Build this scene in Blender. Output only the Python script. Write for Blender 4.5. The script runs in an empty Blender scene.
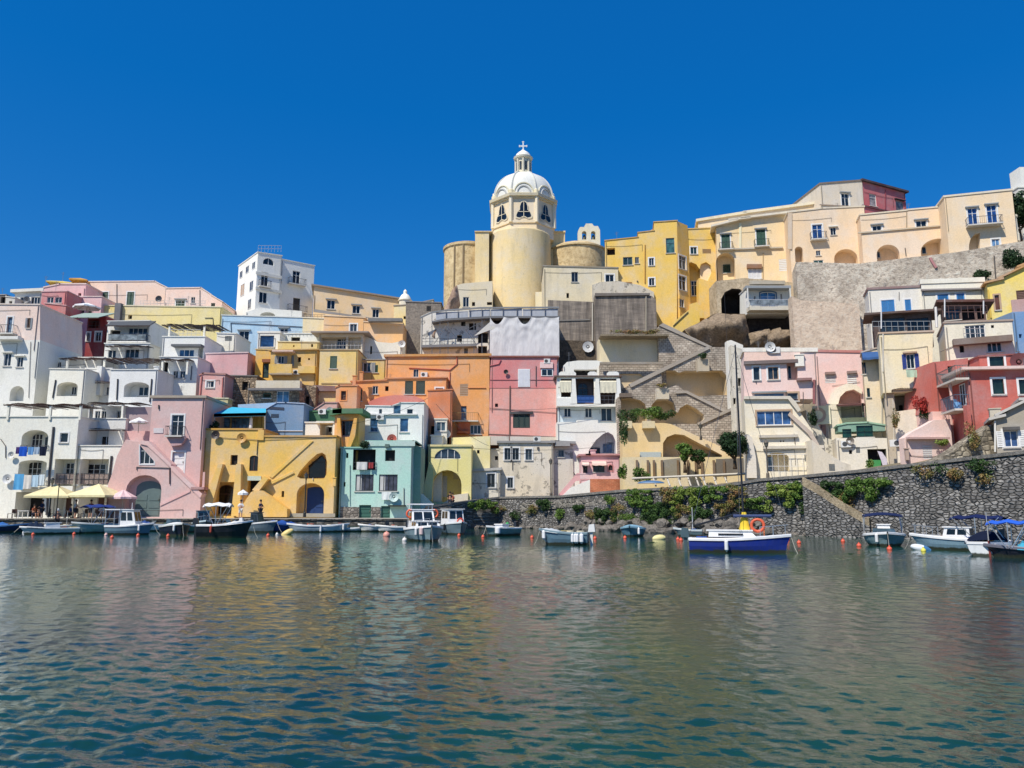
import bpy, math, random
import numpy as np
from mathutils import Vector, Matrix
from mathutils.geometry import delaunay_2d_cdt
random.seed(7); RNG = np.random.default_rng(7)
SC = bpy.context.scene
COL = SC.collection
R = math.radians
PI = math.pi
# ---------------------------------------------------------------- camera
FPX = 773.0; PITCH = math.atan(126/773.0); CAMZ = 2.0
cam = bpy.data.cameras.new('camera'); camo = bpy.data.objects.new('camera', cam); COL.objects.link(camo)
camo.location = (0, 0, CAMZ); camo.rotation_euler = (PI/2 + PITCH, 0, 0)
cam.sensor_width = 36; cam.lens = 36*FPX/1024; cam.clip_end = 3000; cam.clip_start = .1
SC.camera = camo
CP_, SP_ = math.cos(PITCH), math.sin(PITCH)
def ray(px, py):
    u = px-512; v = 384-py
    return Vector((u, FPX*CP_-v*SP_, FPX*SP_+v*CP_))
def at(px, py, Y):
    d = ray(px, py); t = Y/d.y
    return Vector((d.x*t, Y, CAMZ+d.z*t))
def wat(px, py):
    d = ray(px, py); t = -CAMZ/d.z
    return Vector((d.x*t, d.y*t, 0))
# ---------------------------------------------------------------- materials
def lin0(c):
    return tuple(((x/255)/12.92 if x/255 <= .04045 else ((x/255+.055)/1.055)**2.4) for x in c)
def lin(c):
    a = lin0(c); g = .3*a[0]+.55*a[1]+.15*a[2]
    return tuple(min(.86, x*.93+g*.07) for x in a)
MC = {}
class NT:
    def __init__(s, name):
        s.m = bpy.data.materials.new(name); s.m.use_nodes = True; s.t = s.m.node_tree
        s.b = s.t.nodes['Principled BSDF']
    def n(s, typ, **kw):
        x = s.t.nodes.new(typ)
        for k, v in kw.items():
            if k in x.inputs.keys(): x.inputs[k].default_value = v
            else: setattr(x, k, v)
        return x
    def l(s, a, b): s.t.links.new(a, b)
    def pos(s, sc=(1, 1, 1)):
        g = s.n('ShaderNodeNewGeometry'); m = s.n('ShaderNodeVectorMath', operation='MULTIPLY')
        m.inputs[1].default_value = sc; s.l(g.outputs['Position'], m.inputs[0]); return m.outputs[0]
    def noise(s, vec, scale, detail=4, rough=.6):
        x = s.n('ShaderNodeTexNoise'); x.inputs['Scale'].default_value = scale; x.inputs['Detail'].default_value = detail
        x.inputs['Roughness'].default_value = rough; s.l(vec, x.inputs['Vector']); return x.outputs['Fac']
    def ramp(s, fac, stops):
        x = s.n('ShaderNodeValToRGB'); s.l(fac, x.inputs[0]); e = x.color_ramp.elements
        while len(e) < len(stops): e.new(.5)
        for k, (p, c) in enumerate(stops):
            e[k].position = p; e[k].color = (*c, 1) if hasattr(c, '__len__') else (c, c, c, 1)
        return x.outputs[0]
    def mix(s, fac, a, b, mode='MIX'):
        x = s.n('ShaderNodeMix', data_type='RGBA', blend_type=mode)
        for k, v in ((0, fac), (6, a), (7, b)):
            if isinstance(v, (int, float)): x.inputs[k].default_value = v
            elif isinstance(v, tuple): x.inputs[k].default_value = (*v, 1) if len(v) == 3 else v
            else: s.l(v, x.inputs[k])
        return x.outputs[2]
    def bump(s, h, st=.3, d=.02):
        x = s.n('ShaderNodeBump'); x.inputs['Strength'].default_value = st; x.inputs['Distance'].default_value = d
        s.l(h, x.inputs['Height']); s.l(x.outputs[0], s.b.inputs['Normal'])
def stucco(c, wear=.35):
    wear = min(1, wear*1.1)
    key = ('st', c, wear)
    if key in MC: return MC[key]
    t = NT('stucco'); base = lin(c); g = sum(base)/3
    if min(c) > 195: base = (base[0]*1.01, base[1]*.99, base[2]*.9)
    fade = tuple(min(.85, x*.66+g*.3+.05) for x in base); dirt = tuple(x*.5+.05 for x in base)
    off = random.random()*90
    p = t.n('ShaderNodeVectorMath', operation='ADD'); p.inputs[1].default_value = (off, off, off); t.l(t.pos(), p.inputs[0]); p = p.outputs[0]
    big = t.noise(p, .35, 5, .65); f1 = t.ramp(big, [(.36, 0), (.5, .35), (.62, 1)])
    c1 = t.mix(f1, base, fade)
    sm = t.n('ShaderNodeVectorMath', operation='MULTIPLY'); sm.inputs[1].default_value = (1.0, 1.0, .2); t.l(p, sm.inputs[0])
    st = t.noise(sm.outputs[0], 1.0, 4, .65); f2 = t.ramp(st, [(.52, 0), (.8, .8)])
    mm = t.n('ShaderNodeMath', operation='MULTIPLY'); mm.inputs[1].default_value = wear; t.l(f2, mm.inputs[0])
    c2 = t.mix(mm.outputs[0], c1, dirt)
    pt = t.noise(p, 1.1, 6, .7); f3 = t.ramp(pt, [(.62-.05*(wear > .8), 0), (.65-.05*(wear > .8), 1)])
    m3 = t.n('ShaderNodeMath', operation='MULTIPLY'); m3.inputs[1].default_value = wear*.7 if wear < .8 else .95; t.l(f3, m3.inputs[0])
    gr = tuple(x*.45+.14 for x in base) if wear < .8 else tuple(x*.36+.05 for x in base)
    c3 = t.mix(m3.outputs[0], c2, gr)
    fine = t.noise(p, 7, 4, .7)
    f4 = t.ramp(fine, [(.25, .84), (.75, 1.08)])
    c4 = t.mix(1.0, c3, f4, 'MULTIPLY')
    t.l(c4, t.b.inputs['Base Color']); t.b.inputs['Roughness'].default_value = .9
    t.b.inputs['Specular IOR Level'].default_value = .2
    t.bump(fine, .5, .03)
    MC[key] = t.m; return t.m
def paint(c, rough=.5, metal=0, var=.15, name='painted'):
    key = ('pt', c, rough, metal)
    if key in MC: return MC[key]
    t = NT(name); base = lin(c)
    n = t.noise(t.pos(), 3.1, 4); f = t.ramp(n, [(.3, 0), (.75, 1)])
    t.l(t.mix(f, base, tuple(x*(1-var)+.0 for x in base)), t.b.inputs['Base Color'])
    t.b.inputs['Roughness'].default_value = rough; t.b.inputs['Metallic'].default_value = metal
    MC[key] = t.m; return t.m
def fabric(c):
    key = ('fb', c)
    if key in MC: return MC[key]
    t = NT('fabric'); base = lin(c)
    n = t.noise(t.pos((1, 1, .5)), 2.2, 3); f = t.ramp(n, [(.3, .86), (.7, 1.02)])
    t.l(t.mix(1.0, base, f, 'MULTIPLY'), t.b.inputs['Base Color']); t.b.inputs['Roughness'].default_value = .95
    t.b.inputs['Specular IOR Level'].default_value = .1
    t.bump(t.noise(t.pos((1, 1, .4)), 4, 2), .5, .08)
    MC[key] = t.m; return t.m
def glass_mat(c=(30, 42, 52)):
    key = ('gl', c)
    if key in MC: return MC[key]
    t = NT('window_glass'); b = lin(c)
    n = t.noise(t.pos(), 1.3, 2); f = t.ramp(n, [(.35, .5), (.7, 1.6)])
    t.l(t.mix(1.0, b, f, 'MULTIPLY'), t.b.inputs['Base Color']); t.b.inputs['Roughness'].default_value = .12
    MC[key] = t.m; return t.m
def rock_mat(c1, c2, c3, sc=1.0, vs=None, bd=.12, name='rough_stone', key=None, mortar=None, along=None):
    key = ('rk', c1, c2, c3, sc, vs, name)
    if key in MC: return MC[key]
    t = NT(name); p = t.pos()
    a = t.noise(p, .5*sc, 6, .7); b = t.noise(p, 3*sc, 6, .75)
    col = t.ramp(b, [(.3, lin(c1)), (.5, lin(c2)), (.72, lin(c3))])
    col = t.mix(t.ramp(a, [(.35, 0), (.65, .6)]), col, lin(c1))
    h = b
    if vs:
        wv = t.n('ShaderNodeVectorMath', operation='MULTIPLY'); wv.inputs[1].default_value = vs
        if along:
            dt = t.n('ShaderNodeVectorMath', operation='DOT_PRODUCT'); dt.inputs[1].default_value = (*along, 0); t.l(p, dt.inputs[0]); sz = t.n('ShaderNodeSeparateXYZ'); t.l(p, sz.inputs[0]); cb = t.n('ShaderNodeCombineXYZ'); t.l(dt.outputs['Value'], cb.inputs[0]); t.l(sz.outputs['Z'], cb.inputs[2]); t.l(cb.outputs[0], wv.inputs[0])
        else: t.l(p, wv.inputs[0])
        # slight wobble of the courses
        nz = t.n('ShaderNodeTexNoise'); nz.inputs['Scale'].default_value = .9; t.l(p, nz.inputs['Vector'])
        sc_ = t.n('ShaderNodeVectorMath', operation='SCALE'); sc_.inputs['Scale'].default_value = .7; t.l(nz.outputs['Color'], sc_.inputs[0])
        ad = t.n('ShaderNodeVectorMath', operation='ADD'); t.l(wv.outputs[0], ad.inputs[0]); t.l(sc_.outputs[0], ad.inputs[1])
        v = t.n('ShaderNodeTexVoronoi', feature='DISTANCE_TO_EDGE'); v.inputs['Scale'].default_value = 1; v.inputs['Randomness'].default_value = .8 if along else .6
        t.l(ad.outputs[0], v.inputs['Vector'])
        v2 = t.n('ShaderNodeTexVoronoi'); v2.inputs['Scale'].default_value = 1; v2.inputs['Randomness'].default_value = .8 if along else .6; t.l(ad.outputs[0], v2.inputs['Vector'])
        sep = t.n('ShaderNodeSeparateColor'); t.l(v2.outputs['Color'], sep.inputs[0])
        per = t.ramp(sep.outputs[0], [(0, .6), (.5, .95), (1, 1.4)])
        col = t.mix(1.0, col, per, 'MULTIPLY')
        e = t.ramp(v.outputs['Distance'], [(.03, 1), (.11, 0)])
        col = t.mix(e, col, lin(mortar or c1))
        h = t.ramp(v.outputs['Distance'], [(.0, 0), (.2, 1)])
    t.l(col, t.b.inputs['Base Color']); t.b.inputs['Roughness'].default_value = .95; t.b.inputs['Specular IOR Level'].default_value = .2
    t.bump(h, .9, bd)
    MC[key] = t.m; return t.m
def brick_mat(c1, c2, mort, bw=.5, bh=.22, name='masonry', yaw=0):
    key = ('bk', c1, c2, bw, bh)
    if key in MC: return MC[key]
    t = NT(name)
    g = t.n('ShaderNodeNewGeometry'); s = t.n('ShaderNodeSeparateXYZ'); t.l(g.outputs['Position'], s.inputs[0])
    c = t.n('ShaderNodeCombineXYZ'); t.l(s.outputs['X'], c.inputs[0]); t.l(s.outputs['Z'], c.inputs[1])
    nz = t.n('ShaderNodeTexNoise'); nz.inputs['Scale'].default_value = 1.2; t.l(g.outputs['Position'], nz.inputs['Vector'])
    ad = t.n('ShaderNodeVectorMath', operation='MULTIPLY_ADD'); ad.inputs[1].default_value = (.12, .12, .12)
    t.l(nz.outputs['Color'], ad.inputs[0]); t.l(c.outputs[0], ad.inputs[2])
    b = t.n('ShaderNodeTexBrick'); b.inputs['Scale'].default_value = 1; b.inputs['Brick Width'].default_value = bw; b.inputs['Row Height'].default_value = bh
    b.inputs['Mortar Size'].default_value = bh*.13; b.inputs['Color1'].default_value = (*lin(c1), 1); b.inputs['Color2'].default_value = (*lin(c2), 1)
    b.inputs['Mortar'].default_value = (*lin(mort), 1); b.inputs['Mortar Smooth'].default_value = .5; t.l(ad.outputs[0], b.inputs['Vector'])
    n = t.ramp(t.noise(t.pos(), .6, 5, .7), [(.3, .55), (.7, 1.25)])
    t.l(t.mix(1.0, b.outputs['Color'], n, 'MULTIPLY'), t.b.inputs['Base Color']); t.b.inputs['Roughness'].default_value = .95
    t.b.inputs['Specular IOR Level'].default_value = .2
    t.bump(b.outputs['Fac'], -.6, .04)
    MC[key] = t.m; return t.m
def leaf_mat(c1, c2, sc=1.3):
    key = ('lf', c1, c2)
    if key in MC: return MC[key]
    t = NT('leaves'); oi = t.noise(t.pos(), sc, 3, .7)
    fi = t.noise(t.pos(), 9, 2, .7)
    a = t.mix(t.ramp(oi, [(.35, 0), (.65, 1)]), lin(c1), lin(c2))
    t.l(t.mix(1.0, a, t.ramp(fi, [(.3, .6), (.7, 1.4)]), 'MULTIPLY'), t.b.inputs['Base Color']); t.b.inputs['Roughness'].default_value = .6
    t.b.inputs['Specular IOR Level'].default_value = .25
    MC[key] = t.m; return t.m
# ---------------------------------------------------------------- mesh builder
class MB:
    def __init__(s): s.v = []; s.f = []; s.mi = []; s.smooth = []
    def add(s, vs, fs, m=0, sm=False):
        o = len(s.v); s.v += [tuple(v) for v in vs]
        for f in fs: s.f.append([i+o for i in f]); s.mi.append(m); s.smooth.append(sm)
        return s
    def box(s, x0, y0, z0, x1, y1, z1, m=0):
        return s.add([(x0, y0, z0), (x1, y0, z0), (x1, y1, z0), (x0, y1, z0), (x0, y0, z1), (x1, y0, z1), (x1, y1, z1), (x0, y1, z1)],
                     [(0, 3, 2, 1), (4, 5, 6, 7), (0, 1, 5, 4), (1, 2, 6, 5), (2, 3, 7, 6), (3, 0, 4, 7)], m)
    def bar(s, a, b, r=.03, n=5, m=0, r2=None):
        a = Vector(a); b = Vector(b); d = b-a
        if d.length < 1e-6: return s
        d.normalize(); u = d.orthogonal().normalized(); w = d.cross(u); r2 = r if r2 is None else r2
        vs = []
        for p, q in ((a, r), (b, r2)):
            for k in range(n):
                t = 2*PI*k/n; vs.append(p+(u*math.cos(t)+w*math.sin(t))*q)
        fs = [(k, (k+1) % n, n+(k+1) % n, n+k) for k in range(n)]+[tuple(range(n))[::-1], tuple(range(n, 2*n))]
        return s.add(vs, fs, m, n > 6)
    def tube(s, pts, r=.03, n=5, m=0):
        for a, b in zip(pts, pts[1:]): s.bar(a, b, r, n, m)
        return s
    def lathe(s, prof, n=24, a0=0, a1=2*PI, c=(0, 0), m=0, sm=True, cap=True):
        full = abs(a1-a0-2*PI) < 1e-6; k = n if full else n+1
        vs = [(c[0]+r*math.cos(a0+(a1-a0)*i/n), c[1]+r*math.sin(a0+(a1-a0)*i/n), z) for (r, z) in prof for i in range(k)]
        fs = []; o = 0; V2 = []
        def ang(a, b): return math.atan2(b[1]-a[1], b[0]-a[0])
        for j in range(len(prof)-1):
            if j == 0 or abs((ang(prof[j], prof[j+1])-ang(prof[j-1], prof[j])+PI) % (2*PI)-PI) > .45:
                o = len(V2); V2 += vs[j*k:(j+1)*k]
            a = len(V2)-k; V2 += vs[(j+1)*k:(j+2)*k]; b = a+k
            for i in range(n):
                i2 = (i+1) % k
                fs.append((a+i, a+i2, b+i2, b+i))
        s.add(V2, fs, m, sm)
        if cap and full:
            for j in (0, len(prof)-1):
                if prof[j][0] > .01: s.add(vs[j*k:(j+1)*k], [tuple(range(k))], m)
        return s
    def extr(s, poly, y0, y1, m=0):           # poly in (x,z), extruded along y
        n = len(poly); vs = [(x, y0, z) for x, z in poly]+[(x, y1, z) for x, z in poly]
        tri = cdt(poly, [])
        tv, tf = tri
        s.add([(x, y0, z) for x, z in tv], tf, m); s.add([(x, y1, z) for x, z in tv], [f[::-1] for f in tf], m)
        return s.add(vs, [(i, (i+1) % n, n+(i+1) % n, n+i) for i in range(n)], m)
    def build(s, name, mats, parent=None, loc=None, rot=None, cat=None, label=None, group=None, kind=None, smooth=None):
        me = bpy.data.meshes.new(name); me.from_pydata(s.v, [], s.f)
        if not isinstance(mats, (list, tuple)): mats = [mats]
        for m in mats: me.materials.append(m)
        if len(mats) > 1: me.polygons.foreach_set('material_index', s.mi)
        sm = s.smooth if smooth is None else [smooth]*len(s.f)
        me.polygons.foreach_set('use_smooth', sm)
        me.update()
        o = bpy.data.objects.new(name, me); COL.objects.link(o)
        if parent is not None: o.parent = parent
        if loc is not None: o.location = loc
        if rot is not None: o.rotation_euler = rot
        return tag(o, label, cat, group, kind)
def tag(o, label=None, cat=None, group=None, kind=None):
    for k, v in (('label', label), ('category', cat), ('group', group), ('kind', kind)):
        if v: o[k] = v
    return o
def thing(name, label, cat, loc=(0, 0, 0), rz=0, group=None):
    o = bpy.data.objects.new(name, None); COL.objects.link(o); o.location = loc; o.rotation_euler = (0, 0, rz)
    o.empty_display_size = .3
    return tag(o, label, cat, group)
def dup(o, loc=None, rz=None, label=None, parent=None):
    c = o.copy(); COL.objects.link(c)
    if parent is not None: c.parent = parent
    if loc is not None: c.location = loc
    if rz is not None: c.rotation_euler = (0, 0, rz)
    if label: c['label'] = label
    for ch in [x for x in COL.objects if x.parent == o and x is not c]: dup(ch, parent=c)
    return c
def cdt(poly, holes):
    pts = [Vector(p) for p in poly]; edges = []; n = len(poly)
    edges += [(i, (i+1) % n) for i in range(n)]
    for h in holes:
        o = len(pts); m = len(h); pts += [Vector(p) for p in h]; edges += [(o+i, o+(i+1) % m) for i in range(m)]
    # triangulate with constraints, then keep triangles inside the outline and outside the holes
    r = delaunay_2d_cdt(pts, edges, [], 0, 1e-5)
    V = r[0]; F = []
    def inside(p, q):
        c = False; j = len(q)-1
        for i in range(len(q)):
            if (q[i][1] > p[1]) != (q[j][1] > p[1]) and p[0] < (q[j][0]-q[i][0])*(p[1]-q[i][1])/(q[j][1]-q[i][1])+q[i][0]: c = not c
            j = i
        return c
    for f in r[2]:
        c = sum((V[i] for i in f), Vector((0, 0)))/3
        if inside(c, poly) and not any(inside(c, h) for h in holes): F.append(tuple(f))
    return [(v.x, v.y) for v in V], F
# ---------------------------------------------------------------- houses
def hill(x, y):
    d = y-coast(x, y)
    z = 1.2+(.55*max(0, d-9))
    return min(z, 24)
CO = [(-400, 76), (-8, 76), (-7, 89), (0, 90), (8.7, 76), (16, 66), (23.1, 62), (26.4, 57), (29.3, 53), (32.5, 49), (60, 15), (80, -20)]
def coast(x, y):
    for (xa, ya), (xb, yb) in zip(CO, CO[1:]):
        if xa <= x <= xb: return ya+(yb-ya)*(x-xa)/(xb-xa)
    return CO[-1][1] if x > 80 else 76
WHITE = (240, 236, 228); FR = {'white': (232, 232, 230), 'green': (28, 78, 62), 'blue': (30, 70, 150), 'bright': (32, 130, 200), 'brown': (96, 62, 48), 'dark': (48, 46, 48),
      'grey': (150, 156, 160), 'navy': (24, 46, 92), 'dgreen': (24, 54, 50), 'tan': (190, 160, 130), 'teal': (80, 120, 120), 'steel': (90, 120, 150)}
class Op:
    def __init__(s, k, x0, y0, x1, y1, **kw):
        s.k = k; s.b = (x0, y0, x1, y1); s.o = kw
def mk(k):
    return lambda *a, **kw: Op(k, *a, **kw)
w, sh, dr, hole, ni, vent = mk('window'), mk('shut'), mk('door'), mk('hole'), mk('niche'), mk('vent')
class House:
    """A building whose front stands at depth Y (turned by yaw); the outline's top is read along the front plane."""
    def __init__(s, name, label, Y, top, c, D=7, yaw=0, ops=(), cat='house', xr=None, zb=None, roof=None, rt=.14, ro=.1, wear=.35, mat=None, bottom=None, inner=None, group=None):
        s.Y = Y; s.yaw = R(yaw); xs = [p[0] for p in top]; xr = xr if xr is not None else min(xs)
        ym = sum(p[1] for p in top)/len(top)
        q = at(xr, ym, Y); s.q = q; s.e = Vector((math.cos(s.yaw), math.sin(s.yaw), 0)); s.n = Vector((-math.sin(s.yaw), math.cos(s.yaw), 0))
        s0 = s.raw(*top[0])[0]
        s.q = q+s.e*s0
        gz = hill(s.q.x, s.q.y)-1.0
        zb = gz if zb is None else zb
        s.zb = zb; s.D = D
        s.root = thing(name, label, cat, (s.q.x, s.q.y, zb), s.yaw, group)
        P = [s.pt(*p) for p in top]
        if bottom: B = [s.pt(*p) for p in bottom][::-1]
        else: B = [(P[-1][0], 0), (P[0][0], 0)]
        s.col = c; s.mat = mat or stucco(c, wear)
        s.P = P; s.out = P+B
        holes = []; s.post = []
        mb = MB()
        for o in ops:
            h = s.shape(o); holes.append(h)
            dep = o.o.get('dep', {'niche': 1.4, 'hole': .5, 'door': .25, 'shut': .08, 'vent': .08}.get(o.k, .16))
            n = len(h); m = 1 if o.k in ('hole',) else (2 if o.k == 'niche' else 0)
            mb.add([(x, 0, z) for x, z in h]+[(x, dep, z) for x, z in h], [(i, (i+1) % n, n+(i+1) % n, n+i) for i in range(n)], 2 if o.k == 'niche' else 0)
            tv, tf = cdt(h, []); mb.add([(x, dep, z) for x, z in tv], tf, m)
            s.post.append((o, h, dep))
        tv, tf = cdt(s.out, holes)
        mb.add([(x, 0, z) for x, z in tv], tf)
        tv, tf = cdt(s.out, []); mb.add([(x, D, z) for x, z in tv], [f[::-1] for f in tf])
        n = len(s.out); mb.add([(x, 0, z) for x, z in s.out]+[(x, D, z) for x, z in s.out], [(i, (i+1) % n, n+(i+1) % n, n+i) for i in range(n)])
        s.wall = mb.build('wall', [s.mat, paint((34, 32, 34), .9), inner and stucco(inner, .2) or s.mat], s.root)  # second slot: dark colour on hole backs stands in for interior shade
        for o, h, dep in s.post: s.fit(o, h, dep)
        Wd = P[-1][0]-P[0][0]; rr = random.Random(int(top[0][0]*13+top[0][1]*7))
        if cat == 'house' and Wd > 2.6 and ops:
            zt = min(p[1] for p in P); dk = tuple(int(v*.62+12) for v in c)
            x = P[0][0]+.15 if rr.random() < .5 else P[-1][0]-.15
            MB().tube([(x, -.06, zt-.1), (x, -.06, max(.2, zt-rr.uniform(4, 8)))], .05, 5).build('drainpipe', paint(dk, .7), s.root)
            if rr.random() < .6:
                z = zt-rr.uniform(.3, 1.6); n = 10; a_, b_ = P[0][0]+.1, P[0][0]+Wd*rr.uniform(.5, .95)
                MB().tube([(a_+(b_-a_)*i/n, -.05, z-.12*math.sin(PI*i/n)) for i in range(n+1)]+[(b_, -.05, z-rr.uniform(.5, 2))], .02, 3).build('cable', paint((70, 66, 62), .8), s.root)
            if rr.random() < .45 and roof is not False:
                x = P[0][0]+Wd*rr.uniform(.15, .85); h_ = rr.uniform(1.0, 2.0); zt2 = zt+.1; d_ = min(D*.4, 1.5); am = MB().bar((x, d_, zt2-.3), (x, d_, zt2+h_), .022, 4)
                for k in range(5): am.bar((x-.3+.04*k, d_, zt2+h_-.1-.1*k), (x+.3-.04*k, d_, zt2+h_-.1-.1*k), .011, 3)
                am.build('antenna', paint((140, 140, 140), .4, .6), s.root)
            if rr.random() < .35 and roof is not False and Wd > 4:
                x = P[0][0]+Wd*rr.uniform(.2, .8); d_ = min(D*.5, 2); ch_ = MB().box(x-.3, d_, zt-.2, x+.3, d_+.5, zt+.75).box(x-.38, d_-.08, zt+.75, x+.38, d_+.58, zt+.85); ch_.build('chimney', stucco(tuple(min(235, int(v*.7+60)) for v in c), .5), s.root)
        if roof is not False:
            rc = roof or tuple(min(240, int(x*.55+100)) for x in c)
            rb = MB()
            for a, b in zip(P, P[1:]):
                if abs(b[0]-a[0]) < .25: continue
                rb.extr([(a[0]-ro, a[1]), (b[0]+ro, b[1]), (b[0]+ro, b[1]+rt), (a[0]-ro, a[1]+rt)], -ro, D+ro)
            if rb.v: rb.build('roof', stucco(rc, .5), s.root)
    def raw(s, px, py, d=0):
        r = ray(px, py); c = Vector((0, 0, CAMZ)); q = s.q+s.n*d
        t = (q-c).dot(s.n)/r.dot(s.n); p = c+r*t
        return (p-s.q).dot(s.e), p.z
    def pt(s, px, py, d=0):
        a, z = s.raw(px, py, d); return (a, z-s.zb)
    def shape(s, o, d=0):
        if 'poly' in o.o: return [s.pt(*p, d) for p in o.o['poly']]
        x0, y0, x1, y1 = o.b
        a = s.pt((x0+x1)/2-abs(x1-x0)/2, (y0+y1)/2, d); b = s.pt(x1, (y0+y1)/2, d); t = s.pt((x0+x1)/2, y0, d)[1]; l = s.pt((x0+x1)/2, y1, d)[1]
        a, b = a[0], b[0]
        if o.o.get('arch'):
            r = (b-a)/2; ri = min(r*o.o.get('rise', 1), (t-l)*.9); n = 10; c = (a+b)/2
            return [(a, l), (b, l)]+[(c+r*math.cos(PI*i/n), t-ri+ri*math.sin(PI*i/n)) for i in range(n+1)]
        return [(a, l), (b, l), (b, t), (a, t)]
    def fit(s, o, h, dep, parent=None, off=0):
        x0 = min(p[0] for p in h); x1 = max(p[0] for p in h); z0 = min(p[1] for p in h); z1 = max(p[1] for p in h)
        W = x1-x0; Hh = z1-z0; g = o.o.get; rt = parent or s.root; d = dep-.05
        rect = len(h) == 4 and 'poly' not in o.o
        if o.k == 'window':
            n = g('n', 2 if W < 2.2 else 4); c = FR[g('c', 'white')]; fw = min(.065, W*.07)
            mb = MB()
            if rect:
                mb.box(x0, d-.03, z0, x0+fw, d+.04, z1); mb.box(x1-fw, d-.03, z0, x1, d+.04, z1)
                mb.box(x0+fw, d-.03, z0, x1-fw, d+.04, z0+fw); mb.box(x0+fw, d-.03, z1-fw, x1-fw, d+.04, z1)
            else:
                q = len(h); cx = (x0+x1)/2; cz = (z0+z1)/2
                inn = [(cx+(x-cx)*(1-2*fw/W), cz+(z-cz)*(1-2*fw/Hh)) for x, z in h]
                mb.add([(x, d-.03, z) for x, z in h]+[(x, d-.03, z) for x, z in inn], [(i, (i+1) % q, q+(i+1) % q, q+i) for i in range(q)])
            def top_at(x):
                if rect: return z1-fw
                best = z1-fw
                zs = []
                for (xa, za), (xb, zb_) in zip(h, h[1:]+h[:1]):
                    if min(xa, xb) <= x <= max(xa, xb) and abs(xa-xb) > 1e-6: zs.append(za+(zb_-za)*(x-xa)/(xb-xa))
                return max(zs)-fw*.5 if zs else best
            for k in range(1, n):
                x = x0+W*k/n; mb.box(x-fw/2, d-.02, z0+fw, x+fw/2, d+.03, max(z0+fw+.01, top_at(x)))
            if g('tr', Hh > 1.9): mb.box(x0+fw, d-.015, z0+Hh*.68, x1-fw, d+.025, z0+Hh*.68+fw*.7)
            f = mb.build('window', paint(c, .5), rt)
            tv, tf = cdt(h, []); gc = g('gc', random.choice([(26, 36, 46), (38, 50, 60), (50, 62, 72), (22, 28, 34)]))
            MB().add([(x, dep-.02, z) for x, z in tv], tf).build('pane', glass_mat(gc), f)
            if g('curt'):
                MB().box(x0+fw, dep-.035, z0+fw, x0+W*.32, dep-.025, z1-fw).build('curtain', fabric((200, 200, 196)), f)
        elif o.k == 'shut':
            c = FR[g('c', 'green')]; mb = MB(); n = max(1, round(W/.75)) if W > 1.0 else 1
            for k in range(n):
                a = x0+W*k/n+.015; b = x0+W*(k+1)/n-.015
                mb.box(a, d-.03, z0+.02, a+.09, d+.03, z1-.02); mb.box(b-.09, d-.03, z0+.02, b, d+.03, z1-.02)
                mb.box(a+.09, d-.03, z0+.02, b-.09, d+.03, z0+.12); mb.box(a+.09, d-.03, z1-.12, b-.09, d+.03, z1-.02)
                q = 12
                for j in range(q):
                    z = z0+.14+(z1-z0-.28)*j/q; hh = (z1-z0-.28)/q
                    mb.add([(a+.09, d-.02, z), (b-.09, d-.02, z), (b-.09, d+.03, z+hh), (a+.09, d+.03, z+hh)], [(0, 1, 2, 3)])
            f = mb.build('shutter', paint(c, .6), rt)
        elif o.k == 'door':
            c = FR[g('c', 'brown')] if isinstance(g('c', 'brown'), str) else g('c'); mb = MB(); tv, tf = cdt(h, [])
            mb.add([(x, dep-.03, z) for x, z in tv], tf)
            k = 2 if W > 1.3 else 1
            for j in range(k):
                a = x0+W*j/k+.06; b = x0+W*(j+1)/k-.06; top = z1-.08 if rect else z1-W*.5
                for q in range(3):
                    za = z0+.1+(top-z0-.1)*q/3; zc = z0+(top-z0-.1)*(q+1)/3
                    mb.box(a+.05, dep-.07, za+.05, b-.05, dep-.03, zc-.02)
            f = mb.build('door', paint(c, .55), rt)
            MB().box(x1-.2, dep-.13, z0+Hh*.45, x1-.15, dep-.07, z0+Hh*.45+.18).build('handle', paint((160, 150, 120), .3, .9), f)
        elif o.k == 'vent':
            mb = MB()
            for j in range(7):
                z = z0+Hh*j/7; mb.box(x0, .0, z+.02, x1, .05, z+Hh/7-.05)
            f = mb.build('vent_grille', paint(FR[g('c', 'grey')], .7), rt)
        elif o.k == 'niche':
            for q in g('sub', ()):
                hh = s.shape(q, dep); s.fit(q, hh, dep-.02, off=dep-.02)
            f = rt
        else: f = rt
        if o.k in ('niche', 'hole') or parent: fa = s.root
        else: fa = f
        if g('trim'):
            t = g('tw', .16); mb = MB(); cc = FR.get(g('trim'), WHITE) if isinstance(g('trim'), str) else g('trim')
            q = len(h); cx = (x0+x1)/2; cz = (z0+z1)/2
            ou = [(cx+(x-cx)*(1+2*t/W), cz+(z-cz)*(1+2*t/Hh)) for x, z in h]
            mb.add([(x, off-.04, z) for x, z in h]+[(x, off-.04, z) for x, z in ou]+[(x, off, z) for x, z in h]+[(x, off, z) for x, z in ou],
                   [(i, (i+1) % q, q+(i+1) % q, q+i) for i in range(q)]+[(q+i, q+(i+1) % q, 3*q+(i+1) % q, 3*q+i) for i in range(q)]+[(i, (i+1) % q, 2*q+(i+1) % q, 2*q+i) for i in range(q)])
            mb.build('surround', paint(cc, .8), fa)
        if g('hood'):
            MB().box(x0-.25, off-.3, z1+.06, x1+.25, off, z1+.2).build('hood', stucco(FR.get(g('hood'), WHITE), .4), fa)
        if o.k in ('window', 'shut') and rect and not g('bal') and g('sill', 1):
            MB().box(x0-.12, off-.12, z0-.1, x1+.12, off+.02, z0-.01).build('sill', paint((200, 196, 188), .8), fa)
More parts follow.
